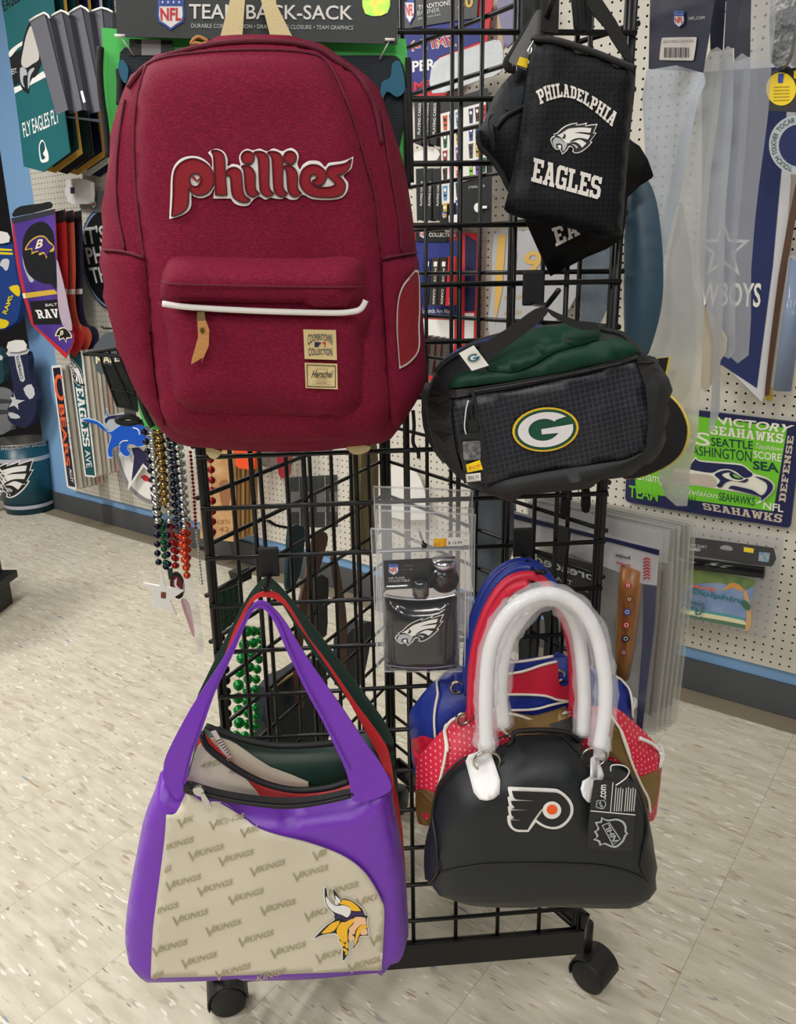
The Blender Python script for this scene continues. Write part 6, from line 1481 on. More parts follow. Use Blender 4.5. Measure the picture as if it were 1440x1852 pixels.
# die-cut magnets
fm = wf(.04)
BLUL = M('lion_blue', (0, 82, 190), .5)
t = wthing('cutout_magnet', 'blue leaping cat cutout with a silver outline on the pegboard', 'magnet', 235, 820, .215, 'die-cut emblems on the pegboard')
LI = [(365,1060),(420,1050),(500,1070),(560,1110),(600,1160),(640,1170),(700,1130),(760,1095),(850,1085),(950,1110),(1000,1160),(1010,1240),(960,1290),(900,1310),(850,1290),(800,1290),(790,1330),(820,1370),(800,1400),(760,1390),(720,1340),(730,1300),(690,1310),(655,1330),(650,1380),(660,1400),(620,1405),(610,1330),(640,1230),(630,1190),(560,1150),(500,1100),(420,1075)]
cx_, cy_ = 780, 1230
slab('silver_outline', sm(Bk(*[(cx_+(x-cx_)*1.05, cy_+(y-cy_)*1.08) for x, y in LI]), 3), wf(.215), M('pale_outline', (176, 200, 232), .5), t, e=0, th=.006)
slab('cat_body', sm(Bk(*LI), 3), wf(.215), BLUL, t, e=.001)
for L in ([(850,1130),(900,1150),(915,1200)], [(720,1290),(750,1260),(800,1255)]): ptube('white_line', Bk(*L), wf(.215), .003, WHITE, t, e=.002)
t = wthing('cutout_magnet', 'silver helmet cutout with a horn above the blue cat', 'magnet', 205, 775, .20, 'die-cut emblems on the pegboard')
slab('helmet', sm(Bk((590,940),(610,1000),(650,1010),(740,985),(770,1010),(700,1060),(740,1100),(690,1150),(630,1160),(580,1110),(570,1050),(590,1000)), 3), wf(.20), SILVP, t, e=0, th=.006)
slab('helmet_trim', sm(Bk((580,1050),(620,1020),(700,1010),(750,1005),(690,1040),(620,1050),(590,1090)), 3), wf(.20), NAVY, t, e=.001)
slab('horn', sm(Bk((590,955),(612,1005),(640,1018),(605,1020)), 3), wf(.20), M('horn_blue', (70,110,160), .5), t, e=.0015)
t = wthing('cutout_magnet', 'navy and white star cutout below the blue cat', 'magnet', 235, 885, .19, 'die-cut emblems on the pegboard')
slab('star_edge', Bk((790,1330),(900,1310),(1080,1420),(1080,1640),(950,1500),(800,1730),(830,1400)), wf(.19), WHITE, t, e=0, th=.006)
slab('star_field', Bk((835,1325),(900,1318),(1060,1430),(1060,1590),(945,1470),(835,1640),(860,1410)), wf(.19), M('star_navy', (34, 30, 74), .5), t, e=.001)
t = wthing('cutout_magnet', 'white oval helmet cutout behind the navy star', 'magnet', 262, 905, .16, 'die-cut emblems on the pegboard')
ov = sm(Bk((680,1340),(690,1430),(730,1560),(800,1700),(900,1800),(1020,1860),(1100,1800),(1120,1500),(1000,1380),(850,1330)), 3)
slab('oval_edge', ov, wf(.16), M('grey_print3', (130,130,134), .5), t, e=0, th=.006)
slab('oval_face', [((p[0]-258)*.88+260, (p[1]-862)*.88+860) for p in ov], wf(.16), WHITE, t, e=.001)
slab('red_mark', Bk((920,1600),(960,1580),(1000,1600),(1010,1650),(960,1640)), wf(.16), REDP, t, e=.0015)
for nm, x0, y0, x1, y1, lab in (('bare', 550, 165, 650, 178, 'bare pegboard hook between the round sign and the plaque'),):
    tag(ptube('peg_hook', Bk((550,160),(575,178),(680,180)), wf(.06), .005, M('zinc', (110,108,104), .4, .8)), lab, 'hook')

# far left: black sock display, wastebasket, black stand
DKW = M('black_display_wall', (20, 19, 22), .7)
XL = (wuz(11, 340)[0] + wuz(73, 771)[0]) / 2
wl = wall_box('wall_display', -6, XL - .01, .0, 3.0, -.5, -.42, DKW); tag(wl, 'black display wall left of the blue column', kind='structure')
fsx = wf(.12)
def sock(label, parts, x, y):
    t = wthing('pair_of_socks', label, 'socks', x, y, .12, 'carded socks on the black display')
    for nm, L, m_, e, th in parts: slab(nm, sm(L, 2), fsx, m_, t, e=e, th=th)
    return t
RB = M('rams_blue_knit', (10, 56, 130), .8, bump=(300, .3)); RY = M('yellow_knit', (236, 206, 20), .8, bump=(300, .3)); CN = M('navy_knit', (20, 28, 66), .8, bump=(300, .3)); CWH = M('white_knit', (206, 206, 210), .8)
t = sock('blue and yellow socks on a white card beside the purple pennant', [('card', H3((-60,370),(80,375),(100,480),(-60,490)), WHITE, .012, .002), ('sock', H3((-80,480),(110,490),(150,620),(175,800),(210,950),(235,1050),(230,1180),(200,1320),(140,1400),(-80,1440),(-90,800)), RB, .0, .03), ('stripe', H3((-80,548),(130,560),(135,580),(-80,570)), RY, .002, None), ('stripe', H3((-80,590),(138,600),(142,622),(-80,612)), RY, .002, None), ('heel', H3((100,985),(200,960),(225,1030),(210,1090),(150,1050)), RY, .002, None), ('toe', H3((-80,1330),(20,1340),(100,1370),(60,1440),(-80,1440)), RY, .002, None)], 20, 590)
lettering('RAMS', H3((75,1290),(150,1070),(95,1085),(25,1270)), fsx, RY, t, e=.003, bold=.02)
slab('ram_head', sm(H3((0,740),(20,680),(70,665),(105,690),(90,780),(60,800),(30,760)), 3), fsx, CWH, t, e=.003)
Z2 = lambda *p: cpt(0, 340, .32397, p)
t = sock('navy socks with a white star on a white card beside the blue column', [('card', Z2((45,860),(130,850),(145,905),(50,915)), WHITE, .012, .002), ('sock', Z2((48,930),(150,915),(160,1010),(180,1110),(205,1180),(190,1280),(140,1340),(60,1310),(40,1240),(75,1130),(60,1040)), CN, 0, .03), ('white_cuff', Z2((45,905),(150,890),(152,925),(48,940)), CWH, .002, None), ('heel', Z2((130,1120),(175,1095),(195,1150),(165,1180)), CWH, .002, None), ('toe', Z2((45,1250),(100,1265),(110,1285),(60,1285)), CWH, .002, None), ('star', Z2((75,1130),(90,1180),(140,1185),(100,1205),(105,1240),(80,1215),(48,1225),(68,1190),(52,1165),(78,1168)), CWH, .003, None), ('label', Z2((80,935),(110,930),(140,1070),(112,1075)), CWH, .003, None)], 40, 775)
lettering('COWBOYS', Z2((130,1065),(104,935),(88,940),(114,1070)), fsx, CN, t, e=.004, bold=.02)
t = sock('grey striped socks low at the left edge of the picture', [('sock', Z2((-40,1130),(30,1130),(55,1200),(45,1300),(60,1350),(-40,1370)), M('grey_knit', (120,120,124), .8), 0, .03), ('stripe', Z2((-40,1180),(45,1180),(48,1200),(-40,1200)), M('dark_knit', (60,60,64), .8), .002, None), ('stripe', Z2((-40,1240),(50,1240),(50,1260),(-40,1260)), M('dark_knit', (0,0,0)), .002, None)], 15, 780)
t = sock('dark teal socks left of the star socks', [('sock', Z2((-40,900),(5,905),(18,1000),(20,1080),(-40,1090)), M('teal_knit', (20,60,70), .8), 0, .03), ('letter_band', Z2((-40,930),(10,935),(12,960),(-40,960)), CWH, .002, None)], 2, 690)
# wastebasket
bc0 = onfloor(57, 931); bc0 = bc0 * (1 + .13 / np.linalg.norm(bc0[:2])); vdir = (EYE - bc0); vdir[2] = 0; vdir /= np.linalg.norm(vdir)
pxm = np.linalg.norm(onfloor(96, 916) - onfloor(56, 916)); RB0 = pxm * .98
cyl = Fr(bc0, vdir)
HC0 = cyl.pix([(40, 797)])[0][1]
rad = lambda v: RB0 * (1 + .20 * np.clip(v / HC0, 0, 1.2))
cs = Su(cyl, lambda uv: np.sqrt(np.maximum(rad(uv[:, 1]) ** 2 - uv[:, 0] ** 2, 1e-6)))
t = thing('wastebasket', 'teal metal wastebasket with silver bands and a bird-head emblem', 'wastebasket', bc0)
def lathe(name, prof, mat, parent, seg=40):
    V = []; F = []
    for r, z in prof:
        for k in range(seg): V.append(bc0 + np.array([r * math.cos(2*math.pi*k/seg), r * math.sin(2*math.pi*k/seg), z]))
    for i in range(len(prof) - 1):
        for k in range(seg): F.append((i*seg+k, i*seg+(k+1) % seg, (i+1)*seg+(k+1) % seg, (i+1)*seg+k))
    return mk(name, V, F, mat, parent, True)
rv = lambda z: float(rad(np.array([z]))[0])
lathe('outer_shell', [(.001, .003), (rv(0), .003), (rv(HC0), HC0), (rv(HC0) - .004, HC0), (rv(0) - .004, .008), (.001, .008)], [M('teal_enamel', (0, 66, 84), .35)], t)
lathe('inner_lining', [(rv(HC0) - .0045, HC0 - .001), (rv(.01) - .006, .012)], M('galvanised', (150, 146, 140), .4, .6), t)
lathe('rim', [(rv(HC0) - .004, HC0), (rv(HC0) + .003, HC0 - .002), (rv(HC0) + .003, HC0 + .006), (rv(HC0) - .003, HC0 + .006), (rv(HC0) - .004, HC0)], M('galvanised', (0,0,0)), t)
for z0, z1 in ((HC0 * .755, HC0 * .815), (HC0 * .085, HC0 * .135)):
    lathe('silver_band', [(rv(z0) + .0012, z0), (rv(z1) + .0012, z1)], M('silver_paint', (178, 178, 190), .4), t)
TB = lambda L: cpt(0, 760, .19435, L)
lettering('PHILADELPHIA EAGLES', TB([(10,285),(435,235),(430,205),(10,255)]), cs, SILVP, t, e=.002, bold=.01)
eagle('bird_head', cs, aff([(1225,135),(1110,490),(690,795)], TB([(315,360),(280,565),(95,725)])), t, e=.002)
# black stand in the left foreground
p0 = onfloor(23.5, 1090); p1_ = onfloor(0, 1109); dd = (p1_ - p0); dd /= np.linalg.norm(dd); ee = np.array([-dd[1], dd[0], 0])
if ee @ np.array([0, 1., 0]) < 0: ee = -ee
t = thing('black_stand', 'black display stand with a ledge at the left edge of the picture', 'stand', p0 + dd * .2 + ee * .2)
zl = (lambda y: Fr(p0, vdir).pix([(17, y)])[0][1])
zt = zl(1046)
box('plinth', p0 + dd * .25 + ee * .2 + np.array([0, 0, zt / 2]), .5, .4, zt, BLACKP, t, (dd, ee, (0, 0, 1)))
box('ledge', p0 + dd * .245 + ee * .19 + np.array([0, 0, zt + .016]), .53, .44, .032, BLACKP, t, (dd, ee, (0, 0, 1)), .004)
box('upright_panel', p0 + dd * .255 + ee * .2 + np.array([0, 0, zt + .032 + .25]), .5, .36, .5, BLACKM, t, (dd, ee, (0, 0, 1)))
# ------------------------------------------------------------------ back wall, right: green slogan sign, dart board pack, pennants
SE = lambda *p: cpt(1230, 740, .14583, p)
fq = wf(.03)
LIME = M('lime_print', (112, 196, 44), .45); SNV = M('sign_navy', (26, 32, 78), .45); DGT = M('dark_green_text', (8, 60, 60), .5); SWH = M('sign_white', (232, 230, 214), .5); TAU = M('taupe_print', (196, 182, 166), .5)
t = wthing('slogan_sign', 'lime and navy wooden sign crowded with words and a hawk head', 'sign', 1280, 935, .03)
slab('board', sm([(1138,728,1),(1441,764),(1449,770),(1430,948),(1424,954),(1136,908),(1131,900,1)], 2), fq, SNV, t, e=0, th=.012)
slab('lime_field', [(1146,738),(1424,774),(1399,925),(1150,890)], fq, LIME, t, e=.001)
W = lambda s_, q, m_, **k: lettering(s_, SE(*q), fq, m_, t, e=.002, **k)
W('VICTORY', ((480,190),(1345,302),(1425,200),(440,88)), SWH, bold=.03)
block_text('SEAHAWKS', SE((380,310),(1280,425),(1290,310),(375,200)), fq, SWH, t, e=.002)
W('SEATTLE', ((388,455),(905,500),(905,398),(384,350)), DGT, bold=.01)
W('WASHINGTON', ((10,545),(888,658),(890,520),(12,440)), DGT)
W('Touchdown', ((925,485),(1270,525),(1270,470),(925,415)), SWH, shear=.05)
W('SCORE', ((915,605),(1255,655),(1262,555),(912,512)), SWH, bold=.02)
W('SEA', ((905,745),(1228,792),(1215,668),(905,638)), DGT, bold=.03)
block_text('DEFENSE', SE((1308,1155),(1415,335),(1335,330),(1225,1140)), fq, TAU, t, e=.002)
W('Division', ((0,1040),(455,1108),(462,1040),(10,965)), SWH, shear=.05)
W('SEAHAWKS', ((482,1128),(922,1200),(932,1098),(485,1032)), DGT)
W('FOOTBALL', ((-190,1140),(215,1210),(215,1095),(-190,1030)), DGT)
W('NFL', ((1030,1235),(1282,1282),(1284,1188),(1040,1150)), SWH, bold=.02)
block_text('SEAHAWKS', SE((300,1245),(1260,1412),(1276,1310),(270,1160)), fq, TAU, t, e=.002)
lettering('TEAM', [(1137,899),(1190,907),(1190,887),(1138,877)], fq, LIME, t, e=.002, bold=.02)
lettering('PASS', [(1150,790),(1285,808),(1285,784),(1150,766)], fq, SWH, t, e=.002, bold=.01)
lettering('Champion', [(1150,872),(1225,884),(1225,862),(1150,850)], fq, SWH, t, e=.002)
hk = slab('hawk_head', sm(SE((-60,740),(90,745),(185,592),(235,630),(500,655),(760,678),(880,765),(920,798),(1080,848),(1168,930),(1168,1000),(1080,1105),(985,1165),(938,1172,1),(1000,1118),(960,1080),(480,990),(70,930),(-60,915)), 3), fq, SWH, t, e=.0022)
for L, m_ in (([(95,740,1),(190,615,1),(250,650),(500,675),(760,700),(850,760),(900,800),(880,838),(790,848),(700,778),(600,740),(490,748),(400,788),(240,770)], SNV),
              ([(-60,785),(80,795),(370,820),(450,888,1),(420,965),(70,912),(-60,895)], TAU),
              ([(430,815),(500,772),(600,757),(690,800),(780,858),(850,868),(800,910),(650,885),(560,915),(510,972),(455,950),(500,885)], SNV),
              ([(525,808),(630,787),(700,830),(820,862),(720,895),(580,860)], SWH), ([(612,800),(660,785),(720,825),(790,862),(720,875),(640,850)], SNV), ([(655,815),(680,808),(750,855),(690,850)], LIME),
              ([(920,832),(1080,872),(1150,940),(1140,1010),(1070,1090),(1002,1145,1),(995,1085),(640,990),(600,985),(640,950),(720,960),(900,1005),(1015,1070),(1082,985),(1060,905)], SNV)):
    slab('hawk_colour', sm(SE(*L), 3), fq, m_, hk, e=.003 + .0008 * len(hk.children))
# dart board pack
DA = lambda *p: cpt(1180, 930, .18056, p)
fd = wf(.05)
for k in range(3):
    t = wthing('dart_board_pack', ['blister pack of a dart board with a beach scene and team lettering', 'clear pack edge directly behind the beach-scene pack', 'clear pack edge rearmost behind the beach-scene pack'][k], 'dart board', 1380, 1145, .05, 'dart board packs')
    d = .08 - .03 * k
    slab('blister', sm(DA((-400,10+5*k),(0,70),(600,160),(1225,250),(1285,262),(1295,300),(1230,750),(1160,1180),(1130,1235),(1080,1225),(280,1060),(-400,930)), 2) if k == 0 else sm(DA((-400,0),(0,60),(600,150),(1225,240),(1300,255),(1310,300),(1245,750),(1180,1180),(1140,1230),(280,1060),(-400,930)), 2), fd, M('blister_grey', (190,190,192), .08, alpha=.07, spec=1.0) if k == 0 else M('blister_grey2', (190,190,190), .1, alpha=.16, spec=1.0), t, e=d, th=.012)
    if k: continue
    DT = t
    slab('header_card', sm(DA((-400,100),(0,175),(600,258),(1190,335),(1222,360),(1195,525),(600,440),(0,370),(-400,330)), 2), fd, CARDBK, t, e=.07, th=.002)
    lettering('TEAM DART', DA((338,318),(545,345),(552,318),(340,285)), fd, M('grey_lettering', (0,0,0)), t, e=.0715)
    lettering('BOARD', DA((335,360),(480,372),(485,342),(335,328)), fd, WHITE, t, e=.0715, bold=.02)
    slab('hang_slot', sm(DA((678,330),(720,310),(770,318),(805,340),(790,365),(690,350)), 3), fd, M('grey_print', (0,0,0)), t, e=.0712)
    slab('price_sticker', DA((918,328),(1018,345),(1012,390),(916,375)), fd, YEL, t, e=.0715)
    slab('hologram_sticker', DA((1070,378),(1180,388),(1165,482),(1062,468)), fd, M('hologram_blue', (90, 170, 214), .25, .3, mott=(90, (220, 190, 170), .6)), t, e=.0715)
    a = fd.pt(fd.pix(DA((-300, 400)), .075), .075)[0]; b = fd.pt(fd.pix(DA((1125, 585)), .075), .075)[0]
    tube('dart_case', [a, b], .017, M('gloss_black', (18,18,20), .12), t, 16)
    pic = slab('beach_scene', DA((-300,430),(1025,655),(962,1155),(-300,900)), fd, M('beach_sky', (130, 168, 220), .4, mott=(14, (180, 200, 232), .6)), t, e=.068, th=.002)
    for L, m_ in (([(-300,430),(1025,655),(1010,720),(900,760),(700,690),(560,690),(420,700),(300,720),(-300,620)], M('palm_green', (116, 140, 48), .5, mott=(30, (70, 110, 60), .6))),
                  ([(700,770),(780,690),(860,700),(920,760),(880,770),(800,735)], M('palm_orange', (214, 150, 60), .5)),
                  ([(-300,830),(500,960),(920,1040),(915,1065),(500,985),(-300,855)], M('sea_teal', (64, 150, 160), .4)),
                  ([(-300,855),(500,985),(915,1065),(935,1110),(500,1030),(-300,880)], M('sand_print', (226, 220, 176), .5)),
                  ([(-300,880),(500,1030),(935,1110),(930,1150),(-300,900)], M('dune_green', (70, 110, 80), .5)),
                  ([(915,780),(950,780),(985,930),(990,1100),(960,1165),(930,1160),(945,1000)], M('trunk_tan', (206, 160, 100), .5)),
                  ([(880,880),(930,860),(985,920),(960,970),(900,920)], M('palm_dark', (40, 96, 56), .5))):
        slab('scene_colour', sm(DA(*L), 2), fd, m_, pic, e=.0684 + .0003 * len(pic.children))
    lettering('MIAMI', DA((400,735),(630,775),(635,740),(405,705)), fd, M('orange_print2', (0,0,0)), t, e=.0722, bold=.02)
    lettering('Dolphins', DA((375,800),(935,915),(925,850),(370,735)), fd, M('dolphin_teal', (0, 108, 124), .4), t, e=.0722, bold=.03, shear=.04)
    for L in ([(300,850),(480,890),(495,890),(490,980),(440,1000),(430,930),(310,910)], [(330,740),(360,860)]): ptube('helmet_guard', DA(*L), fd, .0028, M('teal_line', (70,110,120), .5), t, e=.0722)
    lettering('0', DA((300,975),(335,980),(340,930),(305,925)), fd, WHITE, t, e=.0725, bold=.02)
    lettering('1', DA((450,1025),(470,1030),(478,985),(455,980)), fd, WHITE, t, e=.0725, bold=.02)
# navy banner with white border on the wall
fw = wf(.10)
t = wthing('cloth_banner', 'navy swallow-tail banner with white border and team lettering on the wall', 'banner', 1378, 726, .10)
slab('white_border', [(1262,120),(1446,100),(1424,420),(1412,500),(1384,712),(1378,727),(1305,654),(1262,700)], fw, M('white_felt', (206,206,210), .8), t, e=0, th=.004)
slab('navy_field', [(1270,130),(1430,120),(1398,480),(1369,702),(1305,660),(1270,640)], fw, M('cowboy_navy', (30, 42, 92), .8), t, e=.001)
lettering('COWBOYS', [(1218,553),(1375,556),(1378,512),(1222,508)], fw, SWH, t, e=.002, bold=.02)
SP = [(1308 + (52 if a % 2 == 0 else 21) * math.sin(a * math.pi / 5) , 452 - (58 if a % 2 == 0 else 24) * math.cos(a * math.pi / 5)) for a in range(10)]
slab('star', SP, fw, M('white_felt', (0,0,0)), t, e=.002); slab('star', [((p[0]-1308)*.72+1308, (p[1]-452)*.72+452) for p in SP], fw, M('cowboy_navy', (0,0,0)), t, e=.003)
# touch-and-feel pack at the right edge
ft = wf(.20)
t = wthing('plush_pack', 'black carded pack with a yellow round sticker and a pale ring at the right edge', 'pack', 1440, 330, .20)
slab('card', [(1394,128),(1470,118),(1470,205),(1388,200)], ft, CARDBK, t, e=0, th=.002)
slab('yellow_sticker', ell(1413, 161, 27, 30, -.1), ft, YEL, t, e=.002)
slab('sticker_badge', [(1408,133),(1418,133),(1416,150),(1407,150)], ft, BLUEPR, t, e=.003)
for i in range(5): slab('sticker_line', [(1399,157+i*6),(1428,156+i*6),(1428,157.5+i*6),(1399,158.5+i*6)], ft, M('olive_ink', (170,150,20), .5), t, e=.003)
slab('yellow_sticker', [(1436,128),(1462,126),(1462,142),(1436,142)], ft, YEL, t, e=.002)
slab('pale_ring', ell(1444, 262, 53, 54, 0, 40) , ft, M('ring_grey', (176, 188, 192), .5), t, e=.006, th=.004)
slab('ring_hole', ell(1446, 263, 37, 38, 0, 40), ft, M('cowboy_navy', (0,0,0)), t, e=.007)
def ringw(a0, a1):
    def wp(s, t_):
        a = math.radians(a0 + (a1 - a0) * s); r = 40 + 9 * t_
        return (1444 + r * math.cos(a), 262 + r * math.sin(a) * 1.02)
    return wp
lettering('TOUCH', None, ft, INK, t, e=.0075, warp=ringw(105, 152)); lettering('TOUCHER', None, ft, INK, t, e=.0075, warp=ringw(158, 208)); lettering('TOCAR', None, ft, INK, t, e=.0075, warp=ringw(214, 262))
t = wthing('blue_tube', 'blue rolled tube in clear wrap at the right edge below the ring', 'tube', 1418, 712, .15)
a = wf(.15).pt(wf(.15).pix([(1446, 470)]))[0]; b = wf(.15).pt(wf(.15).pix([(1415, 706)]))[0]
tube('roll', [a, b], .022, M('steel_blue_cloth', (84, 110, 150), .5), t, 14); tube('clear_wrap', [a + np.array([0, 0, .01]), b - np.array([0, 0, .012])], .026, FILM, t, 14)
hang('brown_pole', 'dark brown strip between the navy banner and the blue tube', 'strip', [(1440,330),(1448,330),(1410,560),(1390,715),(1383,712),(1408,500)], wf(.12), M('brown_card', (0,0,0)), 0, .01)
hang('gold_tab', 'small gold tab under the navy banner tip', 'tab', [(1386,700),(1398,702),(1396,724),(1385,722)], wf(.05), M('gold_print2', (0,0,0)), 0, .004)
hang('dark_wrapped_pack', 'dark pack in crinkled film hanging at the top right corner', 'pack', [(1398,-40),(1440,-40),(1436,60),(1420,118),(1394,112)], wf(.25), M('dark_wrap', (64, 66, 70), .2, bump=(20, .8)), 0, .03)
hang('dark_wrapped_pack', 'grey steel strip at the very top right edge', 'strip', [(1436,-40),(1480,-40),(1480,112),(1430,118)], wf(.10), M('grey_strip', (128, 126, 122), .4), 0, .01)

# ------------------------------------------------------------------ back wall, centre: seen through the upper grid
V5 = lambda *p: cpt(710, 0, .24826, p)
N5 = lambda *p: cpt(720, 380, .16194, p)
GB = M('giant_blue', (36, 46, 128), .6); GR = M('giant_red', (206, 36, 48), .6)
f1_ = wf(.05)
t = wthing('carded_banner', 'blue and red folded banner in a black header reading traditions', 'banner', 800, 170, .05)
slab('red_border', V5((60,200),(620,0),(740,-60),(690,300),(560,420),(330,780),(60,720)), f1_, GR, t, e=0, th=.003)
slab('blue_field', V5((60,200),(670,110),(668,290),(560,330),(330,420),(290,660),(60,700)), f1_, GB, t, e=.001)
slab('header_card', V5((30,-220),(640,-260),(615,130),(400,160),(60,215)), f1_, CARDBK, t, e=.006, th=.002)
lettering('TRADITIONS', V5((190,72),(425,35),(422,0),(186,40)), f1_, WHITE, t, e=.0075, bold=.01)
lettering('BANNER', V5((182,112),(345,85),(343,55),(182,80)), f1_, M('grey_lettering', (0,0,0)), t, e=.0075)
lettering('GENUINE WOOL BLEND', V5((185,145),(355,110),(353,98),(184,130)), f1_, M('grey_lettering', (0,0,0)), t, e=.0075)
lettering('50', V5((475,70),(590,50),(585,-40),(472,-20)), f1_, M('gold_print2', (0,0,0)), t, e=.0075, bold=.03)
shield('league_shield', f1_.off(.0075), *V5((125, 60))[0], 18, 60, t)
lettering('4-TIME', V5((105,380),(470,335),(430,255),(115,300)), f1_, WHITE, t, e=.002, bold=.03)
lettering('4-TIME', V5((110,372),(462,330),(425,262),(120,306)), f1_, GR, t, e=.003, bold=.0)
lettering('SUPER', V5((20,545),(315,505),(310,425),(20,460)), f1_, WHITE, t, e=.002, bold=.03)
lettering('TIME', V5((60,680),(290,640),(285,580),(60,610)), f1_, GR, t, e=.002, bold=.02)
hang('white_film_pack', 'crumpled white plastic pack in front of the blue banner', 'pack', V5((350,420),(560,350),(740,290),(800,330),(790,520),(640,580),(470,640),(290,680),(280,510)), wf(.12), M('white_film_sheet', (206, 210, 214), .2, bump=(16, .8)), 0, .006)
SB = ['black card box, first left of the logo chart', 'black card box, second left of the logo chart', 'black card box, third left of the logo chart']
for k in range(3):
    x = 160 + 55 * k
    o = thing('playing_card_box', SB[k], 'card box', wf(.12).pt(wf(.12).pix(V5((x + 20, 1060))))[0], 'playing card boxes behind the upper grid')
    slab('box', V5((x,740),(x+52,735),(x+50,1065),(x+4,1045)), wf(.12), CARDBK, o, e=.006*k, th=.03)
    lettering('PLAYING CARDS', V5((x+42,980),(x+50,750),(x+30,752),(x+22,978)), wf(.12), WHITE, o, e=.006*k+.001, bold=.01)
for k in range(3):
    x = 170 + 60 * k
    o = thing('playing_card_box', ['black card box in a lower row, left', 'black card box in a lower row, middle', 'black card box in a lower row, right'][k], 'card box', wf(.12).pt(wf(.12).pix(V5((x + 20, 1600))))[0], 'playing card boxes behind the upper grid')
    slab('box', V5((x,1230),(x+58,1225),(x+52,1610),(x+8,1600)), wf(.12), CARDBK, o, e=.006*k, th=.03)
    lettering('PLAYING CARDS', V5((x+46,1500),(x+52,1320),(x+36,1322),(x+30,1498)), wf(.12), WHITE, o, e=.006*k+.001, bold=.01)
hang('white_box', 'white box with a purple top between the card boxes', 'box', V5((165,1110),(330,1085),(325,1165),(170,1180)), wf(.11), WHITE, 0, .02)
fcx = wf(.14)
t = wthing('logo_chart', 'white card covered with rows of small team logo tabs', 'card', 840, 400, .14)
slab('chart', V5((350,830),(680,740),(685,1280),(485,1330),(480,1475),(360,1490)), fcx, M('chart_white', (226,224,220), .5), t, e=0, th=.002)
slab('black_backing', V5((350,740),(690,640),(730,760),(720,1620),(540,1625),(345,1630),(350,830)), fcx, CARDBK, t, e=-.004, th=.002)
CC = [(206,84,40),(70,40,30),(110,60,150),(30,60,140),(196,40,50),(20,90,60),(90,140,190),(230,120,40),(60,60,64),(40,130,150),(150,30,50),(196,160,60),(40,44,90),(130,190,60)]
for r in range(6):
    for c in range(7):
        x = 365 + c * 47; y0 = 850 - (x - 350) * .27 + r * 128
        if x > 470 and x < 520: continue
        if r > 3 and x > 480: continue
        m_ = M('logo_%d' % ((r * 5 + c * 3) % 14), CC[(r * 5 + c * 3) % 14], .5)
        slab('logo_tab', V5((x,y0),(x+34,y0-8),(x+30,y0+100),(x+8,y0+104)), fcx, m_, t, e=.001)
        slab('logo_dot', ell(*V5((x+17, y0+26))[0], 2.6, 3.4, 0, 10), fcx, WHITE if (r + c) % 3 else INK, t, e=.0016)
        slab('logo_bar', V5((x+8,y0+62),(x+30,y0+58),(x+29,y0+70),(x+9,y0+74)), fcx, INK, t, e=.0016)
slab('white_knob', ell(*V5((622, 1512))[0], 7, 8.5, 0), fcx, WHITE, t, e=.004); slab('white_knob', V5((640,1500),(688,1498),(688,1518),(640,1520)), fcx, WHITE, t, e=.004)
lettering('17 TOTAL LOGOS', V5((555,1375),(672,1360),(672,1345),(555,1358)), fcx, WHITE, t, e=.001)
slab('barcode_label', V5((408,1570),(485,1560),(482,1625),(412,1625)), fcx, WHITE, t, e=.001)
shield('league_shield', fcx.off(.001), *V5((375, 1565))[0], 7, 13, t)
# lower framed banner and card boxes
f3_ = wf(.05)
t = wthing('carded_banner', 'blue banner with a red border behind the card boxes and a black header', 'banner', 790, 700, .05)
slab('red_border', N5((100,240),(680,250),(935,260),(910,1450),(870,1900),(100,1900)), f3_, GR, t, e=0, th=.003)
slab('blue_field', N5((100,340),(660,340),(660,1190),(100,1195)), f3_, GB, t, e=.001)
slab('white_field', N5((100,1210),(630,1230),(625,1500),(600,1800),(100,1800)), f3_, WHITE, t, e=.001)
slab('navy_field', N5((750,270),(880,350),(860,1130),(745,1130)), f3_, NAVY, t, e=.001)
slab('white_field', N5((745,1150),(850,1150),(845,1460),(740,1460)), f3_, WHITE, t, e=.0015)
slab('header_card', N5((190,190),(500,205),(560,300),(550,355),(200,350)), f3_, CARDBK, t, e=.006, th=.002)
lettering('COLLECTION', N5((345,298),(640,300),(640,255),(345,252)), f3_, WHITE, t, e=.0075, bold=.02)
shield('league_shield', f3_.off(.0075), *N5((285, 265))[0], 16, 18, t)
lettering('Where Legends Are Made', N5((120,1155),(612,1172),(612,1105),(120,1090)), f3_, WHITE, t, e=.002, bold=.01)
for k, (c_, lab) in enumerate((((30, 44, 100), 'navy card box, leftmost in front of the lower blue banner'), ((58, 52, 46), 'brown-black card box left of the middle in front of the lower banner'), ((46, 40, 38), 'brown-black card box right of the middle in front of the lower banner'), ((196, 40, 52), 'red card box, rightmost in front of the lower blue banner'))):
    x = 285 + 92 * k; s_ = -32
    o = thing('playing_card_box', lab, 'card box', wf(.12).pt(wf(.12).pix(N5((x, 1060))))[0], 'playing card boxes behind the lower grid')
    slab('box', N5((x,540-8*k),(x+82,545-8*k),(x+82+s_,1060),(x+s_,1070)), wf(.12), M('cardbox_%d' % k, c_, .35), o, e=.008*k, th=.04)
    lettering('PLAYING CARDS', N5((x+30,650),(x+8,1050),(x+30,1050),(x+52,650)), wf(.12), WHITE, o, e=.008*k+.001, bold=.01)
    slab('box_mark', N5((x+22,575),(x+62,575),(x+58,630),(x+20,630)), wf(.12), WHITE, o, e=.008*k+.001)
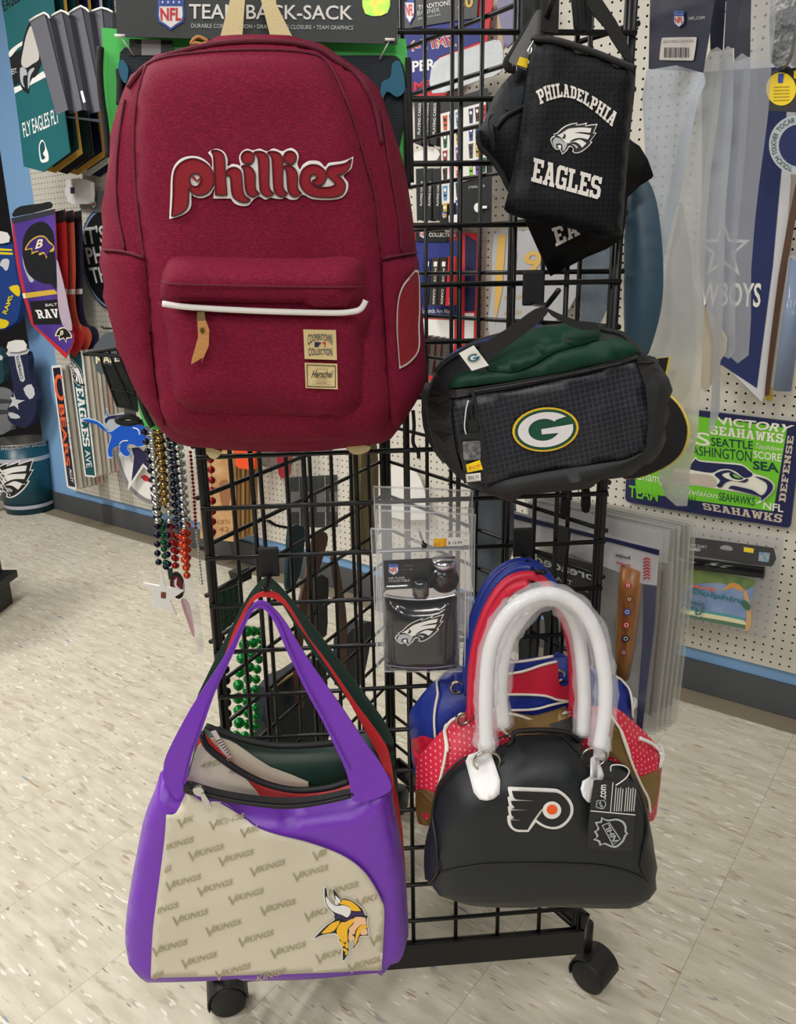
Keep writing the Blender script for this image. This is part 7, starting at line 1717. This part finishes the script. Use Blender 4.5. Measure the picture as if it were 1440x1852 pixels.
for k in range(4):
    x = 300 + 70 * k
    o = slab('glass_tube', N5((x,1400+10*k),(x+45,1405+10*k),(x+25,1700),(x,1850),(x-25,1850)), wf(.14), M('smoky_glass', (90, 88, 84), .12, .3), None, e=.01*k, th=.03)
    tag(o, ['smoky wrapped pack, leftmost under the blue banner', 'smoky wrapped pack, second under the blue banner', 'smoky wrapped pack, third under the blue banner', 'smoky wrapped pack nearest the lunch bags'][k], 'pack', 'wrapped packs under the banner')
hang('gold_number_banner', 'bagged pale banner with gold numerals behind the grid', 'banner', cpt(700, 380, .34722, [(560,120),(700,110),(880,90),(1000,100),(1010,400),(850,600),(540,700),(550,400)]), wf(.08), M('pale_grey_cloth', (172, 172, 176), .4, bump=(12, .5)), 0, .004)
o = bpy.data.objects['gold_number_banner']
fz = wf(.08)
lettering('19', cpt(700, 380, .34722, [(640,340),(800,330),(810,210),(650,220)]), fz, M('gold_cloth', (206, 166, 86), .5), o, e=.002, bold=.02)
slab('gold_strip', cpt(700, 380, .34722, [(580,130),(620,125),(600,420),(560,600),(565,300)]), fz, M('gold_cloth', (0,0,0)), o, e=.002)
lettering('TIME', cpt(700, 380, .34722, [(665,200),(675,100),(655,98),(645,200)]), fz, M('gold_cloth', (0,0,0)), o, e=.002)
for y in (440, 520): lettering('PITTSBURGH', cpt(700, 380, .34722, [(610,y+30),(700,y+20),(700,y),(610,y+8)]), fz, M('gold_cloth', (0,0,0)), o, e=.002)
hang('pale_blue_banner', 'pale slate banner in film right of the gold numerals', 'banner', cpt(700, 380, .34722, [(880,90),(1100,60),(1180,100),(1150,500),(1060,640),(1000,660),(1010,300)]), wf(.12), M('slate_film', (0,0,0)), 0, .006)
hang('purple_white_pack', 'purple and white pack behind the pouches at the top of the grid', 'pack', V5((760,-100),(960,-100),(950,180),(830,350),(800,250)), wf(.10), M('lilac_pack', (120, 116, 150), .4), 0, .01)
hang('wood_strip', 'tan strip right of the red bordered banner', 'strip', V5((770,-60),(830,-60),(810,350),(770,340)), wf(.08), M('tan_strip', (196, 160, 120), .5), 0, .01)
# wooden plaques seen through the lower left grid
fz2 = wf(.16)
WP = M('plaque_wood', (206, 164, 116), .5, mott=(9, (176, 128, 82), .6), streak=(1, 1, 3))
t = wthing('wooden_plaque', 'light wooden plaque with burnt lettering behind the left of the grid', 'plaque', 390, 975, .16, 'wooden plaques in a stack')
WPX = G6((70,-60),(275,-70),(275,605),(75,585)); WUV = fz2.pix(WPX)
slab('board', WUV, fz2, WP, t, e=0, th=.018, px=False)
lettering('NORTH', G6((165,500),(255,500),(255,470),(165,470)), fz2, M('burnt_print', (150, 100, 64), .6), t, e=.001)
lettering('42', G6((190,545),(250,545),(250,515),(190,515)), fz2, M('burnt_print', (0,0,0)), t, e=.001)
slab('burnt_mark', sm(G6((190,250),(240,230),(260,330),(230,420),(200,360)), 3), fz2, M('burnt_print', (0,0,0)), t, e=.001)
for k in range(5):
    o = slab('wooden_plaque', WUV, fz2, M('plaque_edge_%d' % (k % 2), (190, 150, 96) if k % 2 else (160, 120, 72), .5), None, e=-.026*(k+1), th=.014, px=False)
    tag(o, 'wooden plaque edge, %s behind the lettered plaque' % ('first', 'second', 'third', 'fourth', 'last')[k], 'plaque', 'plain wooden plaques in the stack')
hang('orange_pack', 'orange tagged pack above the wooden plaques', 'pack', G6((290,-40),(400,-40),(402,160),(345,160),(290,140)), wf(.2), M('orange_pack', (236, 84, 40), .4), 0, .02)
hang('silver_pack', 'crinkled silver pack right of the orange one', 'pack', G6((420,-40),(540,-40),(545,120),(520,150),(430,130)), wf(.1), M('silver_wrap', (140,136,136), .2, .4, bump=(25, .8)), 0, .02)
hang('red_pack', 'small dark red pack hanging left of the bagged black packs', 'pack', G6((545,-40),(620,-40),(605,200),(580,220),(550,190)), wf(.12), M('dark_red_pack', (150, 30, 46), .5), 0, .02)
hang('white_round_sign', 'white round-edged sign low on the pegboard behind the flask packs', 'sign', [(690,930),(688,880),(700,850),(725,840),(750,850),(768,890),(772,940)], wf(.05), WHITE, 0, .006)
